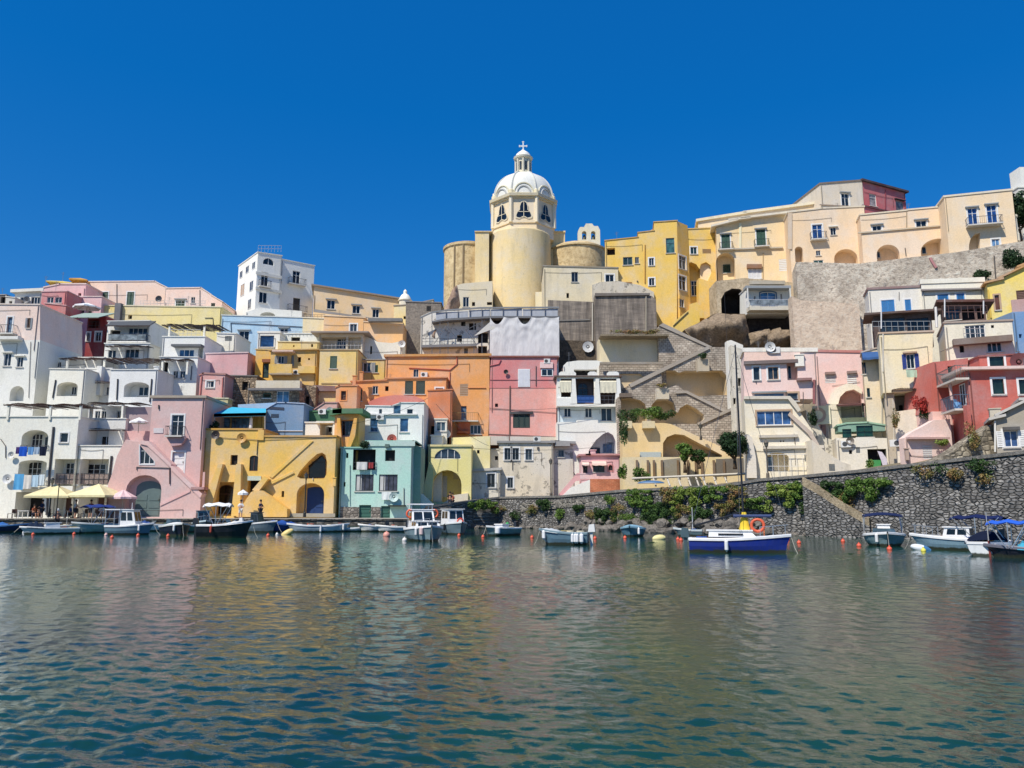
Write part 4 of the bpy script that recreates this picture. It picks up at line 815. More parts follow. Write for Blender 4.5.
# solid grey boards along the walkway
MBp = MB(); 
for x0, x1, y0, y1 in ((436, 468, 311.5, 319), (469, 490, 309.5, 317), (491, 522, 308.5, 316), (523, 558, 308.5, 316)):
    p = [h.pt(x0, y0+1, -1.1), h.pt(x1, y0, -1.1), h.pt(x1, y1, -1.1), h.pt(x0, y1+1, -1.1)]
    MBp.add([(x, -1.12, z) for x, z in p], [(0, 1, 2, 3)])
MBp.build('walkway_screen', fabric((178, 182, 190)), h.root)
def drape(h, x0, x1, ytop, ybot, d=-1.5, c=(214, 214, 214), nx=70, ny=40, sag=1.0):
    mb = MB(); vs = []; a = h.pt(x0, ytop, d)[0]; b = h.pt(x1, ytop, d)[0]; rr = random.Random(3)
    for j in range(ny+1):
        v = j/ny
        for i in range(nx+1):
            u = i/nx; s_ = u*5; loc = s_-math.floor(s_)
            px = x0+(x1-x0)*u; py = ytop+(ybot-ytop)*v
            z = h.pt(px, py, d)[1]
            dip = 4*loc*(1-loc)*(1.0 if s_ < 1 or 2 < s_ < 3 else .15)*(1-v)**2*1.0
            fold = .45*(.1*math.sin(v*22+4*loc*(1-loc)*5+math.floor(s_)*2)*(1-v)**2.2+.04*math.sin(u*47+v*3)+.06*math.sin(v*6+u*9)+.05*math.sin(u*23+2*math.sin(v*4)))
            vs.append((a+(b-a)*u, d+fold, z-dip))
    mb.add(vs, [(j*(nx+1)+i, j*(nx+1)+i+1, (j+1)*(nx+1)+i+1, (j+1)*(nx+1)+i) for j in range(ny) for i in range(nx)], 0, True)
    return mb.build('sheeting', fabric(c), h.root)
drape(h, 490, 559, 317, 357); 
h.parapet([(474, 336), (490, 322), (503, 328), (503, 338), (490, 326)][:3]+[(490, 330)], -1.45, -1.4, (206, 206, 206), 'sheeting')
h.parapet([(433, 320), (444, 316), (452, 335), (444, 345), (434, 345)], -.4, -.1, (234, 228, 222), 'patch') if 0 else None
# rock outcrop left of scaffold
def rockmesh(name, label, cat, pts, d0, d1, mat, parent=None, seed=0, rough=.5, n=18, kind=None):
    """bulging outcrop: polygon of pixels at depth d0, swelling towards the camera"""
    rr = random.Random(seed); P = [at(x, y, d0) for x, y in pts]; c = sum(P, Vector())/len(P)
    o = thing(name, label, cat, (c.x, c.y, c.z)) if False else None
    xs = [p.x for p in P]; zs = [p.z for p in P]; poly = [(p.x, p.z) for p in P]
    inner = []
    x0, x1, z0, z1 = min(xs), max(xs), min(zs), max(zs)
    ex = []
    for i in range(len(poly)):
        a = Vector(poly[i]); b = Vector(poly[(i+1) % len(poly)]); k = max(1, int((b-a).length/.9))
        for q in range(k): ex.append(tuple(a+(b-a)*q/k))
    g = max(.45, math.sqrt((x1-x0)*(z1-z0))/n)
    pts2 = [Vector(p) for p in ex]; m = len(ex); edges = [(i, (i+1) % m) for i in range(m)]
    def ins(p):
        cc = False; j = len(poly)-1
        for i in range(len(poly)):
            if (poly[i][1] > p[1]) != (poly[j][1] > p[1]) and p[0] < (poly[j][0]-poly[i][0])*(p[1]-poly[i][1])/(poly[j][1]-poly[i][1])+poly[i][0]: cc = not cc
            j = i
        return cc
    x = x0
    while x < x1:
        z = z0
        while z < z1:
            q = (x+rr.uniform(-.3, .3)*g, z+rr.uniform(-.3, .3)*g)
            if ins(q) and min((Vector(q)-Vector(e)).length for e in ex) > g*.5: pts2.append(Vector(q))
            z += g
        x += g
    r = delaunay_2d_cdt(pts2, edges, [], 0, 1e-5); V = r[0]
    from mathutils import noise as mn
    vs = []; W = min(x1-x0, z1-z0)
    for v in V:
        e = min((v-Vector(q)).length for q in ex); b = min(1, e/(W*.35+.01))
        k = mn.fractal(Vector((v.x*.45, seed*3.1, v.y*.6)), 1.0, 2.0, 4)+.5*mn.fractal(Vector((v.x*1.3, seed, v.y*2.2)), 1.0, 2.0, 3)
        vs.append((v.x-c.x, d0-c.y-b*(d0-d1)*.8+k*rough*(0.2+b), v.y-c.z))
    fs = [tuple(f) for f in r[2] if ins(((sum(V[i].x for i in f))/3, (sum(V[i].y for i in f))/3))]
    nn = len(ex); mb = MB().add(vs, fs, 0, True)
    mb.add([(p[0]-c.x, d0-c.y, p[1]-c.z) for p in ex]+[(p[0]-c.x, d0-c.y+3, p[1]-c.z) for p in ex], [(i, (i+1) % nn, nn+(i+1) % nn, nn+i) for i in range(nn)])
    return mb.build(name, mat, parent, loc=c, cat=cat, label=label, kind=kind)
TUFA = rock_mat((96, 84, 70), (158, 138, 114), (190, 170, 142), 1.2, name='tufa_rock')
TUFAG = rock_mat((84, 78, 72), (136, 126, 114), (170, 158, 142), .9, name='grey_rock')
rockmesh('rock_outcrop', 'pinkish rock spur sloping down beside the scaffolded house', 'rock', [(430, 352), (428, 335), (438, 320), (447, 304), (452, 290), (457, 285), (459, 300), (452, 312), (444, 330), (438, 350)], 104.5, 101.2, rock_mat((120, 96, 80), (176, 148, 128), (206, 186, 166), 1), seed=1, rough=.3)
# --- church
CH = (236, 210, 150); CHM = stucco(CH, .6); CHW = stucco((236, 230, 214), .3); CHO = rock_mat((150, 124, 86), (228, 204, 154), (238, 218, 172), .5, name='worn_render')
cY = 124.0
C0 = at(521, 300, cY); 
ch = thing('church', 'domed cream and yellow church crowning the hill above the harbour', 'church', (C0.x, cY, 14.0))
zc = lambda y, Y=cY, x=521: at(x, y, Y).z-14.0
xc = lambda x, y=250, Y=cY: at(x, y, Y).x-C0.x
K = cY/FPX
# main half-round apse
r1 = (551-489)/2*K*1.03
MB().lathe([(r1, -4), (r1, zc(228, cY-r1)), (r1-.1, zc(226.8, cY-r1)), (r1-.6, zc(226, cY-r1)), (r1-1.2, zc(225.4, cY-r1)), (0, zc(228, cY))], 40, c=(xc(520), 0)).build('apse', CHM, ch)
# side half blocks beside the drum
mb = MB(); mb.box(xc(476), -3.2, -4, xc(489.5), 9, zc(232, cY-3.2)); mb.box(xc(475.5), -3.4, zc(232, cY-3.2), xc(493), 9, zc(231.3, cY-3.2)); mb.build('transept', CHM, ch)
mb = MB(); mb.box(xc(550), 1, -4, xc(565.5), 9, zc(230.5, cY)); mb.box(xc(550), .8, zc(230.5, cY), xc(566), 9, zc(229, cY)); mb.build('transept', CHM, ch)
# western round bastion
mb = MB(); r2 = (494-442)/2*(cY+3)/FPX*.97
mb.lathe([(r2, -6), (r2, zc(247, cY)), (r2+.2, zc(246, cY)), (r2+.2, zc(243.5, cY)), (r2-.5, zc(242, cY)), (0, zc(242, cY))], 36, c=(xc(468.5, 250, cY+3), 3)); mb.build('bastion', CHO, ch)
mb = MB()
for aa in (-2.1, -1.72): mb.bar((xc(468.5, 250, cY+3)+r2*math.cos(aa), 3+r2*math.sin(aa)-.05, 0), (xc(468.5, 250, cY+3)+r2*math.cos(aa), 3+r2*math.sin(aa)-.05, zc(246, cY)), .16, 5)
mb.build('buttress_strip', stucco((150, 128, 92)), ch)
# eastern apse
r3 = (607-545)/2*(cY+3)/FPX*.97
mb = MB(); mb.lathe([(r3, -6), (r3, zc(247, cY)), (r3+.25, zc(247, cY)), (r3+.25, zc(245.5, cY)), (r3*.8, zc(241.5, cY)), (r3*.3, zc(240, cY)), (0, zc(240, cY))], 36, c=(xc(577, 250, cY+3.5), 3.5)); mb.build('side_apse', CHO, ch)
# lower front blocks
mb = MB(); X0, X1 = xc(543.5, 285, cY-5.2), xc(618, 285, cY-5.2)
hb = H('x', 'x', 109.9, [(543.5, 266.5), (618, 268.5)], (226, 210, 172), 8, ops=[w(571.5, 272, 578, 282, c='grey', n=2), w(605.5, 274.5, 614, 284, trim='white', n=2), hole(566.5, 293, 569, 298, dep=.3)], roof=(150, 140, 120), rt=.2, wear=.6, zb=14); merge(hb.root, ch)
hb = H('x', 'x', cY-7.2, [(456, 285.5), (463, 283.5), (492.5, 281)], (228, 210, 168), 4, ops=[w(463, 297, 469, 307, c='white'), hole(472, 302, 475, 306, dep=.3), hole(487, 302, 492, 305, dep=.3)], roof=False, wear=.3, zb=14); merge(hb.root, ch)
hb = H('x', 'x', cY-7, [(535.5, 292), (546, 291.5)], (232, 218, 176), 2, roof=False, zb=14); merge(hb.root, ch)
hb = H('x', 'x', 109.6, [(592, 285), (600, 282), (618, 281), (640, 285), (654, 292)], (212, 200, 176), 2, roof=False, zb=14, wear=.8); merge(hb.root, ch)
# octagonal drum
rd = (557-491)/2*K*1.03; dx = xc(523.5)
def octp(r, n=8, ph=PI/8): return [(dx+r*math.cos(ph+2*PI*k/n), r*math.sin(ph+2*PI*k/n)+1.5) for k in range(n)]
def octring(mb, r0, z0, r1_, z1, cap=True):
    a = octp(r0); b = octp(r1_); mb.add([(x, y, z0) for x, y in a]+[(x, y, z1) for x, y in b], [(k, (k+1) % 8, 8+(k+1) % 8, 8+k) for k in range(8)]+([tuple(range(8))[::-1], tuple(range(8, 16))] if cap else []))
zb_, zt_ = zc(230), zc(204.5)
mb = MB(); octring(mb, rd, zb_-2, rd, zt_); octring(mb, rd+.2, zb_-.1, rd+.2, zb_+.3)
drum = mb.build('drum', stucco((238, 216, 176), .25), ch)
mb = MB(); octring(mb, rd+.3, zt_-.35, rd+.3, zt_-.1); octring(mb, rd+.65, zt_-.1, rd+.75, zt_+.35); octring(mb, rd+.4, zt_+.35, rd+.25, zt_+.6); mb.build('cornice', stucco((222, 208, 168), .4), drum)
for k in range(8):
    x, y = octp(rd+.1)[k]; MB().bar((x, y, zb_), (x, y, zt_), .34, 6).build('pilaster', stucco((240, 224, 190), .3), drum)
# bell shaped windows on each face
for k in range(8):
    am = PI/8+2*PI*(k+.5)/8; ap = rd*math.cos(PI/8)+.04; ex_, ey_ = -math.sin(am), math.cos(am); cx_, cy_ = dx+ap*math.cos(am), 1.5+ap*math.sin(am)
    zc0 = zb_+.75; Hh = 2.9
    prof = [(u*1.22, z*1.16) for u, z in [(-.95, .1), (-1.0, .35), (-.85, .8), (-.5, 1.2), (-.5, 1.7), (-.35, 2.2), (0, 2.5), (.35, 2.2), (.5, 1.7), (.5, 1.2), (.85, .8), (1.0, .35), (.95, .1), (.5, 0), (.2, .2), (0, .25), (-.2, .2), (-.5, 0)]]
    nx_, ny_ = math.cos(am), math.sin(am)
    mb = MB(); q = len(prof)
    def W3(u, z, o=0, s_=1): return (cx_+ex_*u*s_+nx_*o, cy_+ey_*u*s_+ny_*o, zc0+z)
    ou = [(u*1.18, (z-Hh/2)*1.12+Hh/2) for u, z in prof]
    mb.add([W3(u, z, .08) for u, z in ou]+[W3(u, z, .08) for u, z in prof], [(i, (i+1) % q, q+(i+1) % q, q+i) for i in range(q)]); 
    mb.add([W3(-.05, .2, .1), W3(.05, .2, .1), W3(.05, Hh, .1), W3(-.05, Hh, .1)], [(0, 1, 2, 3)]); mb.add([W3(-.85, 1.0, .1), W3(.85, 1.0, .1), W3(.85, 1.1, .1), W3(-.85, 1.1, .1)], [(0, 1, 2, 3)])
    f = mb.build('window', paint((226, 214, 184), .7), drum)
    tv, tf = cdt(prof, []); MB().add([W3(u, z, .05) for u, z in tv], tf).build('pane', glass_mat((24, 32, 44)), drum) if False else MB().add([W3(u, z, .05) for u, z in tv], tf).build('window_pane', glass_mat((24, 32, 44)), drum)
# dome
DM = stucco((222, 224, 224), .35); zd = zt_+.15; Rr = (554.5-492)/2*K*1.05; Hd = zc(172)-zd
prof = [(Rr, zd-.1), (Rr, zd+.5)]+[(Rr*math.cos(t)**.88, zd+.5+(Hd-.4)*math.sin(t)) for t in [PI/2*j/14 for j in range(1, 14)]]+[(1.6, zd+Hd)]
dome = MB().lathe(prof, 48, c=(dx, 1.5)).build('dome', DM, ch)
mb = MB()
for k in range(8):
    a = PI/8+2*PI*k/8
    pts = [(dx+(r+.05)*math.cos(a), 1.5+(r+.05)*math.sin(a), z) for r, z in prof[1:]]; mb.tube(pts, .16, 5)
mb.build('dome_rib', stucco((206, 208, 208), .3), dome)
for k in range(8):
    mb = MB(); mc = MB(); am = PI/8+2*PI*(k+.5)/8
    for rr_, tgt in ((1.6, mb), (1.05, mc)):
        pts = []
        for j in range(13):
            t = PI*j/12; u = rr_*math.cos(t); z = rr_*math.sin(t)*1.1; ang = am+u/Rr; lift = z/Hd
            rad = Rr*math.cos(min(1.3, math.asin(min(1, lift*.98))))**.88+.06
            pts.append((dx+rad*math.cos(ang), 1.5+rad*math.sin(ang), zd+.45+z))
        tgt.tube(pts, .13, 5)
    mb.build('dome_arch', stucco((226, 220, 196), .3), dome); mc.build('dome_arch', stucco((190, 192, 192), .3), dome)
mb = MB()
for k in range(8):
    x, y = octp(Rr+.1)[k]; mb.lathe([(.4, zt_+.3), (.4, zt_+1.1), (.25, zt_+1.25), (0, zt_+1.35)], 8, c=(x, y))
mb.build('pedestal', stucco((236, 222, 180), .3), drum)
# lantern
zl = zd+Hd-.3; mb = MB(); mb.lathe([(1.75, zl), (1.75, zl+.35), (1.25, zl+.5), (1.2, zc(157)), (1.6, zc(156)), (1.7, zc(154.5)), (1.45, zc(153.5))], 16, c=(dx, 1.5))
lant = mb.build('lantern', stucco((232, 226, 206), .3), ch)
mb = MB()
for k in range(8):
    a = 2*PI*k/8; mb.bar((dx+1.28*math.cos(a), 1.5+1.28*math.sin(a), zl+.4), (dx+1.28*math.cos(a), 1.5+1.28*math.sin(a), zc(157)), .2, 6)
mb.build('colonnette', stucco((214, 206, 184), .3), lant)
mb = MB()
for k in range(8):
    a = 2*PI*(k+.5)/8; x, y = dx+1.24*math.cos(a), 1.5+1.24*math.sin(a); ex_, ey_ = -math.sin(a)*.2, math.cos(a)*.2
    mb.add([(x-ex_, y-ey_, zl+.9), (x+ex_, y+ey_, zl+.9), (x+ex_, y+ey_, zc(160)), (x-ex_, y-ey_, zc(160))], [(0, 1, 2, 3)])
mb.build('lantern_opening', glass_mat((60, 64, 66)), lant)
mb = MB(); z0 = zc(153.5); z1 = zc(148.5)
mb.lathe([(1.35, z0), (1.25, z0+.4), (.8, z0+.85), (.4, z0+1.15), (.25, z1+.2), (.3, z1+.4), (.1, z1+.6)], 16, c=(dx, 1.5)); mb.build('lantern_cap', stucco((236, 238, 240), .1), lant)
mb = MB(); zt2 = zc(138); mb.box(dx-.1, 1.4, z1+.4, dx+.1, 1.6, zt2); mb.box(dx-.62, 1.41, zt2-.85, dx+.62, 1.59, zt2-.65)
for sx in (-.62, .62): mb.box(dx+sx-.1, 1.38, zt2-.9, dx+sx+.1, 1.62, zt2-.6)
mb.box(dx-.18, 1.38, zt2-.05, dx+.18, 1.62, zt2+.1); mb.build('cross', paint((226, 230, 232), .4), ch)
# belfry
hb = H('bell_gable', 'small pale bell gable with two arched openings behind the church', cY+6, [(578, 231), (580, 227), (584, 227), (586, 223.5), (592, 223.5), (594, 226), (598, 226), (600, 230)], (228, 222, 200), 1.3, ops=[], roof=False, cat='bell gable', zb=28)
hb.wall.data.clear_geometry(); mb = MB(); o_ = hb.out; hs = [hb.shape(hole(582, 231, 586.5, 239.5, arch=1)), hb.shape(hole(591, 231, 595.5, 239.5, arch=1))]
tv, tf = cdt(o_, hs); mb.add([(x, 0, z) for x, z in tv], tf); mb.add([(x, 1.3, z) for x, z in tv], tf)
for q in [o_]+hs: n = len(q); mb.add([(x, 0, z) for x, z in q]+[(x, 1.3, z) for x, z in q], [(i, (i+1) % n, n+(i+1) % n, n+i) for i in range(n)])
bpy.data.objects.remove(hb.wall); mb.build('wall', stucco((228, 222, 200), .5), hb.root)
for px in (584.3, 593.3):
    x, z = hb.pt(px, 237, .6); MB().lathe([(.42, z-.6), (.36, z-.45), (.25, z-.1), (.2, z+.25), (.05, z+.4)], 10, c=(x, .65)).bar((x, .65, z+.35), (x, .65, z+.8), .04, 4).build('bell', paint((60, 62, 54), .4, .8), hb.root)
# dark retaining walls below church
DW = rock_mat((70, 64, 58), (108, 98, 88), (150, 138, 120), .8, name='blackened_wall')
def tall_wall(name, label, Y, top, mat, D=3, yaw=0, cat='wall', c=(110, 100, 90), **kw):
    return H(name, label, Y, top, c, D, yaw, cat=cat, mat=mat, roof=kw.pop('roof', False), **kw)
t = NT('blackened_wall'); p = t.pos((1.2, 1.2, .12)); a = t.noise(p, 1, 5, .7); b = t.noise(t.pos((.3, .3, 1.5)), 1.5, 5, .7)
c_ = t.ramp(a, [(.3, lin((84, 78, 74))), (.5, lin((128, 118, 108))), (.7, lin((176, 162, 144)))]); c_ = t.mix(1.0, c_, t.ramp(b, [(.3, .7), (.7, 1.25)]), 'MULTIPLY')
t.l(c_, t.b.inputs['Base Color']); t.b.inputs['Roughness'].default_value = .95; t.bump(b, .7, .1); DW = t.m
h = tall_wall('retaining_wall', 'blackened retaining wall beside the draped scaffold, with pale vertical seam', 109.3, [(548, 300), (597, 302)], DW, 4); h.pipe([(592.5, 303), (592.5, 341)], .12, (190, 184, 172)); h.parapet([(548, 320), (590, 319), (590, 320.2), (548, 321.5)], -.12, 0, (130, 124, 116), 'ledge')
h = tall_wall('retaining_wall', 'tall dark stained bastion wall with rounded end below the yellow block', 107.5, [(595, 294.5), (640, 294), (652, 296), (656, 300)], DW, 6)
h.pipe([(646, 296), (646, 334)], .1, (170, 160, 140)); h.parapet([(595, 293), (650, 293), (650, 295), (595, 296)], -.25, 0, (120, 112, 104), 'coping')
h = tall_wall('retaining_wall', 'lower dark tufa wall with weeds under the blackened wall', 108, [(556, 340), (598, 341), (599, 362)][:2], rock_mat((66, 58, 50), (104, 92, 78), (140, 124, 104), 1, name='dark_tufa'), 3); h.dish(588, 347, .8)
h = H('cream_wall', 'long cream recessed wall under the dark bastion, shaded by a thin roof slab', 98, [(600, 336), (669, 336)], (232, 214, 170), 4, ops=[], cat='wall', roof=False)
a = h.pt(600, 336, -1.6); b = h.pt(668, 336, -1.6); MB().box(a[0], -2.2, a[1]-.12, b[0], 0, a[1]+.12).build('roof', rock_mat((110, 100, 84), (150, 136, 112), (176, 160, 134), 2, name='old_slab'), h.root)
# --- yellow complex
YC = (244, 198, 84)
h = H('yellow_building', 'big bright yellow clifftop building with stepped skyline and angled end', 111, [(605, 241), (638, 237.5), (638, 233), (654, 231), (654, 222.5), (677, 221)], YC, 9, yaw=-8, ops=[
    hole(607, 248, 615, 255, dep=.7), w(623, 257, 632.5, 265, gc=(40, 60, 60), c='grey'), w(635, 257, 639, 263.5), w(649, 258, 654, 265.5, trim='white'), w(649, 278, 654.5, 285.5, trim='white'), w(666, 238, 674.5, 253, c='steel', n=1, gc=(60, 100, 100))], roof=(200, 160, 80), zb=15, bottom=[(605, 300), (677, 335)], wear=.25)
h.pipe([(645, 245), (645, 283)], .1, (190, 140, 40)); h.slab(605, 239.5, 638, 241, -.3, 0, (110, 90, 60), 'cornice') if 0 else None
h.parapet([(619, 282), (632, 282), (632, 286), (619, 286)], -.3, 0, (150, 110, 60), 'ledge'); h.pipe([(637, 281), (638, 282)], .1)
e = h.q+h.e*h.P[-1][0]
# angled end: a wing turned away
hw = House.__new__(House)
hw = H('x', 'x', e.y, [(676.8, 221), (687.5, 225.5)], (240, 190, 80), 7, yaw=40, ops=[w(679, 256, 686, 269, trim='white'), w(679, 276, 686, 290, trim='white'), w(679.3, 299, 684.3, 307)], roof=False, zb=15); merge(hw.root, h.root)
h = H('yellow_building', 'yellow rear wing with two hanging arches between yellow block and cream palace', 111.3, [(686, 229.5), (718, 228)], YC, 7, ops=[
    w(690.5, 247, 697, 254, trim='white', gc=(30, 60, 60)), vent(702.5, 249, 711, 253.5, c='tan'), ni(688, 262, 711, 300, dep=1.7, poly=[(686.5, 308), (686.5, 264), (691, 262), (696, 264), (699.5, 269), (701, 264), (706, 262), (710.5, 265), (712, 272), (708, 281), (699, 278), (699, 302), (694, 308)], sub=[w(691, 281, 697, 296, n=2)])], roof=(220, 180, 80), zb=15, wear=.25)
h.parapet([(697, 302), (704, 312), (704, 318), (690, 318), (690, 304)], -1.2, 0, (240, 200, 80), 'stair_wall')
h = H('yellow_stair', 'yellow outside stair with dark handrail at the corner of the yellow building', 107.5, [(672, 328), (676, 320), (691, 308), (699, 312), (700, 322)][:5], (240, 200, 80), 1.2, roof=False, cat='stair', zb=14)
h.pipe([(673, 326), (688, 312)], .08, (90, 80, 50))
# --- cream palace
CPc = (242, 212, 166)
h = H('cream_palace', 'pale cream palace wing with green shutters and curving roof eave', 112, [(698, 222), (745, 214), (822, 203.5)], CPc, 10, yaw=-10, ops=[], roof=(230, 216, 180), zb=16, rt=.4, ro=.3)
h.root['label'] = 'long curving pale yellow upper storey of the palace against the sky'
h = H('cream_palace', 'cream palace front with two green shuttered balconies and arched recess', 109, [(716, 228), (733, 222), (745, 220), (790, 214)], (240, 210, 158), 8, yaw=-10, ops=[
    sh(721.5, 234.5, 730, 250, trim='white', bal='rail', bw=.35, bd=.8, hood='grey'), sh(756.5, 229.5, 765.5, 247, trim='white', bal='rail', bw=.4, bd=.8, hood='grey', rc=(40, 60, 60)),
    ni(716.5, 253, 735, 281, arch=1, rise=.9, dep=1.6, inner=1, sub=[sh(723, 264.5, 730.5, 273)]), sh(748, 265.5, 761.5, 279, c='white'), vent(779, 259, 788.5, 271, c='white')], roof=(226, 214, 190), rt=.3, ro=.7, zb=16)
h.parapet([(718, 248.5), (783, 246.5), (783, 248), (718, 250)], -.25, 0, (190, 176, 150), 'moulding'); h.pipe([(763, 253), (763, 279)], .06, (190, 160, 110)); h.parapet([(739, 223), (741.5, 223), (741.5, 248), (739, 248)], -.1, 0, (242, 226, 180), 'pilaster')
h.parapet([(747, 264), (762, 264), (762, 268), (747, 268)], -.4, 0, (150, 110, 80), 'hood')
h = H('cream_palace', 'cream palace centre with blue balcony doors, tall slit arch and wide arch', 104, [(788, 213), (822, 209), (862, 215)][:2]+[(864, 207)], (240, 208, 166), 9, yaw=-10, ops=[
    w(812.5, 224.5, 822.5, 240, gc=(40, 80, 140), trim='white', bal='rail', bw=.4, bd=.8, rc=(40, 60, 90)), w(830.5, 227.5, 836, 235, hood='white'), ni(795, 246.5, 803, 262, arch=1, dep=1.5), ni(834, 249, 857.5, 264, arch=1, rise=.9, dep=1.5), w(816, 250.5, 820.5, 255.5), w(813.5, 260, 823.5, 264, gc=(50, 90, 80))], roof=(220, 206, 180), rt=.2, zb=18)
h.parapet([(822, 211), (826, 207)][:0] or [(788, 213), (792, 213), (792, 249), (788, 249)], -.15, 0, (214, 190, 160), 'pilaster')
h = H('beige_tower', 'beige rooftop tower house with white window balcony on the palace', 107, [(820, 184.5), (862, 181)], (224, 208, 182), 8, yaw=8, ops=[w(841.5, 193.5, 849, 207, n=2, trim='white', hood='grey')], roof=(130, 116, 104), rt=.25, zb=30, wear=.6)
a = h.pt(839, 209, -.9); b = h.pt(852.5, 216, -.9); MB().box(a[0], -.9, b[1], b[0], 0, a[1]).build('balcony', rock_mat((120, 112, 100), (160, 150, 136), (180, 170, 156), 3, name='balcony_stone'), h.root)
h.slab(820, 205, 862, 206.5, -.12, 0, (160, 140, 120), 'moulding')
e = h.q+h.e*h.P[-1][0]
h = H('red_house', 'rose red rooftop house with slanting dark eave next to the beige tower', e.y+.1, [(862.3, 181.5), (905, 193)], (206, 104, 108), 8, yaw=24, ops=[w(869.5, 194, 876.5, 206, c='white', gc=(150, 140, 136), n=1), w(896, 201, 903.5, 212.5, c='grey', gc=(140, 130, 126), n=1, hood='dark')], roof=(80, 60, 64), rt=.3, ro=.4, zb=30)
h.parapet([(862.5, 204.5), (895, 212), (895, 213.2), (862.5, 206)], -.15, 0, (110, 56, 64), 'moulding'); h.pipe([(885, 190), (885, 209)], .06, (150, 60, 70))
h = H('cream_palace', 'cream palace arcade with small white windows above two broad arches', 100, [(860, 215.5), (907, 211), (907, 210.5), (946, 207)], (240, 208, 168), 7, yaw=-14, ops=[
    w(872.5, 225.5, 881.5, 231.5, trim='white', hood='grey', c='white'), w(916, 220.5, 926.5, 227, trim='white', hood='grey'), ni(876.5, 244.5, 899.5, 261.5, arch=1, rise=.95, dep=1.8, sub=[w(877, 252, 880, 258, n=1)]), ni(920.5, 238.5, 957, 256.5, arch=1, rise=.75, dep=1.8, sub=[w(921.5, 247, 926, 254, n=1)])], roof=(226, 210, 180), rt=.2, zb=18)
h.parapet([(858, 232), (949, 224), (949, 225.4), (858, 233.4)], -.2, 0, (206, 184, 150), 'moulding'); h.pipe([(906.5, 212), (906.5, 228)], .06, (170, 150, 120)); h.pipe([(905, 248), (906, 256)], .06)
h = H('cream_palace', 'cream palace end tower with paired tall blue balcony windows', 95, [(944, 197.5), (1012, 190.5)], (242, 212, 170), 8, yaw=-14, ops=[
    w(968, 208, 977.5, 225.5, trim='white', gc=(30, 70, 130), hood='grey', n=2), w(987, 205, 997, 223.5, trim='white', gc=(30, 70, 130), hood='grey', n=2), ni(969, 233.5, 981, 250, arch=1, dep=1.2, poly=[(969, 251), (980, 250), (980, 233), (975, 234), (970.5, 239), (969, 245)]), w(992, 239, 1000, 250, trim='white', gc=(90, 130, 170))], roof=(228, 214, 186), rt=.25, zb=18)
x0 = h.pt(965.5, 226)[0]; x1 = h.pt(1000.5, 226)[0]; h.balcony(x0, x1, h.pt(983, 226)[1], 'rail', 1.1, rc=(40, 60, 90)); h.rail(946, 968, 226, d=-.6, h=.5, rc=(150, 150, 150)) if 0 else None
# stone retaining wall below palace
LW = rock_mat((128, 116, 104), (226, 212, 192), (248, 238, 222), .8, None, .25, 'old_stone_wall')
h = tall_wall('stone_wall', 'huge rough pale stone retaining wall under the cream palace', 99, [(796, 262), (860, 263.5), (905, 258), (958, 252), (1010, 243), (1060, 236)], LW, 6, yaw=-14, zb=8)
h.pipe([(930, 258), (932, 262), (936, 268)], .2, (190, 130, 130), name='flag'); h.pipe([(994, 256), (996, 286)], .08)
h = tall_wall('stone_wall', 'lower bleached wall face with a leaning buttress under the palace wall', 96, [(792, 296), (800, 300), (859, 304)], rock_mat((186, 164, 144), (238, 214, 186), (246, 230, 210), .7, None, .15, 'bleached_wall'), 1.5, zb=8)
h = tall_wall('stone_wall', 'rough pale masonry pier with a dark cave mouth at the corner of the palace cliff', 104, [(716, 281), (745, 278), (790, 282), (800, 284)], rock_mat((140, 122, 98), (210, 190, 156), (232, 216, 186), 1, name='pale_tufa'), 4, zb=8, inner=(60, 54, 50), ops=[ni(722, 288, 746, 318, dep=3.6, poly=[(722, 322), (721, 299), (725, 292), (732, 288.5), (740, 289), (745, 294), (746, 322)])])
h = H('white_house', 'white cliff house with blue balcony door and grey overhanging canopy', 100.5, [(747, 288), (790, 286.5)], (228, 228, 226), 3.3, ops=[w(760.5, 292, 776, 307, n=2, gc=(70, 120, 170), arch=1, rise=.2, trim='steel'), vent(754, 296, 755.5, 301, c='brown'), vent(780.5, 294, 782, 300, c='brown')], roof=(200, 196, 190), zb=20.5, bottom=[(747, 314), (791, 314)])
h.slab(746, 285.5, 791, 288, -1.3, 0, (150, 156, 160), 'canopy'); x0 = h.pt(746.5, 310)[0]; x1 = h.pt(792.5, 310)[0]; h.balcony(x0, x1, h.pt(770, 309)[1], 'glass', 1.4, th=.5, sc=(216, 206, 180), rc=(200, 200, 204))
for px in (747.5, 790): h.slab(px-.6, 288, px+.6, 307, -1.3, -1.2, (220, 220, 220), 'post')
h.slab(750, 280.5, 785, 284, -.6, 0, (190, 176, 150), 'lintel')
# rocks
h = tall_wall('rock_cliff', 'cliff face coloured dark as recess shade beneath the white cliff house', 103, [(747, 305), (750, 310), (792, 312)], rock_mat((46, 42, 42), (74, 68, 66), (98, 90, 84), .8, name='painted_shade_rock'), 3, zb=8, cat='cliff')  # recess darkness is painted into the rock colour of a flat wall
rockmesh('rock_outcrop', 'broad brown tufa outcrop between the stairs and the pink house', 'rock', [(684, 330), (700, 322), (716, 313), (745, 314), (749, 330), (749, 346), (735, 350), (705, 346), (692, 338)], 101, 98, TUFA, seed=2, n=60, rough=1.3)
rockmesh('rock_outcrop', 'arched grey rock bulge under the cliff house recess', 'rock', [(748, 348), (746, 334), (760, 330), (780, 330), (791, 335), (791, 350)], 101, 98.5, TUFA, seed=3, n=44, rough=1.1)
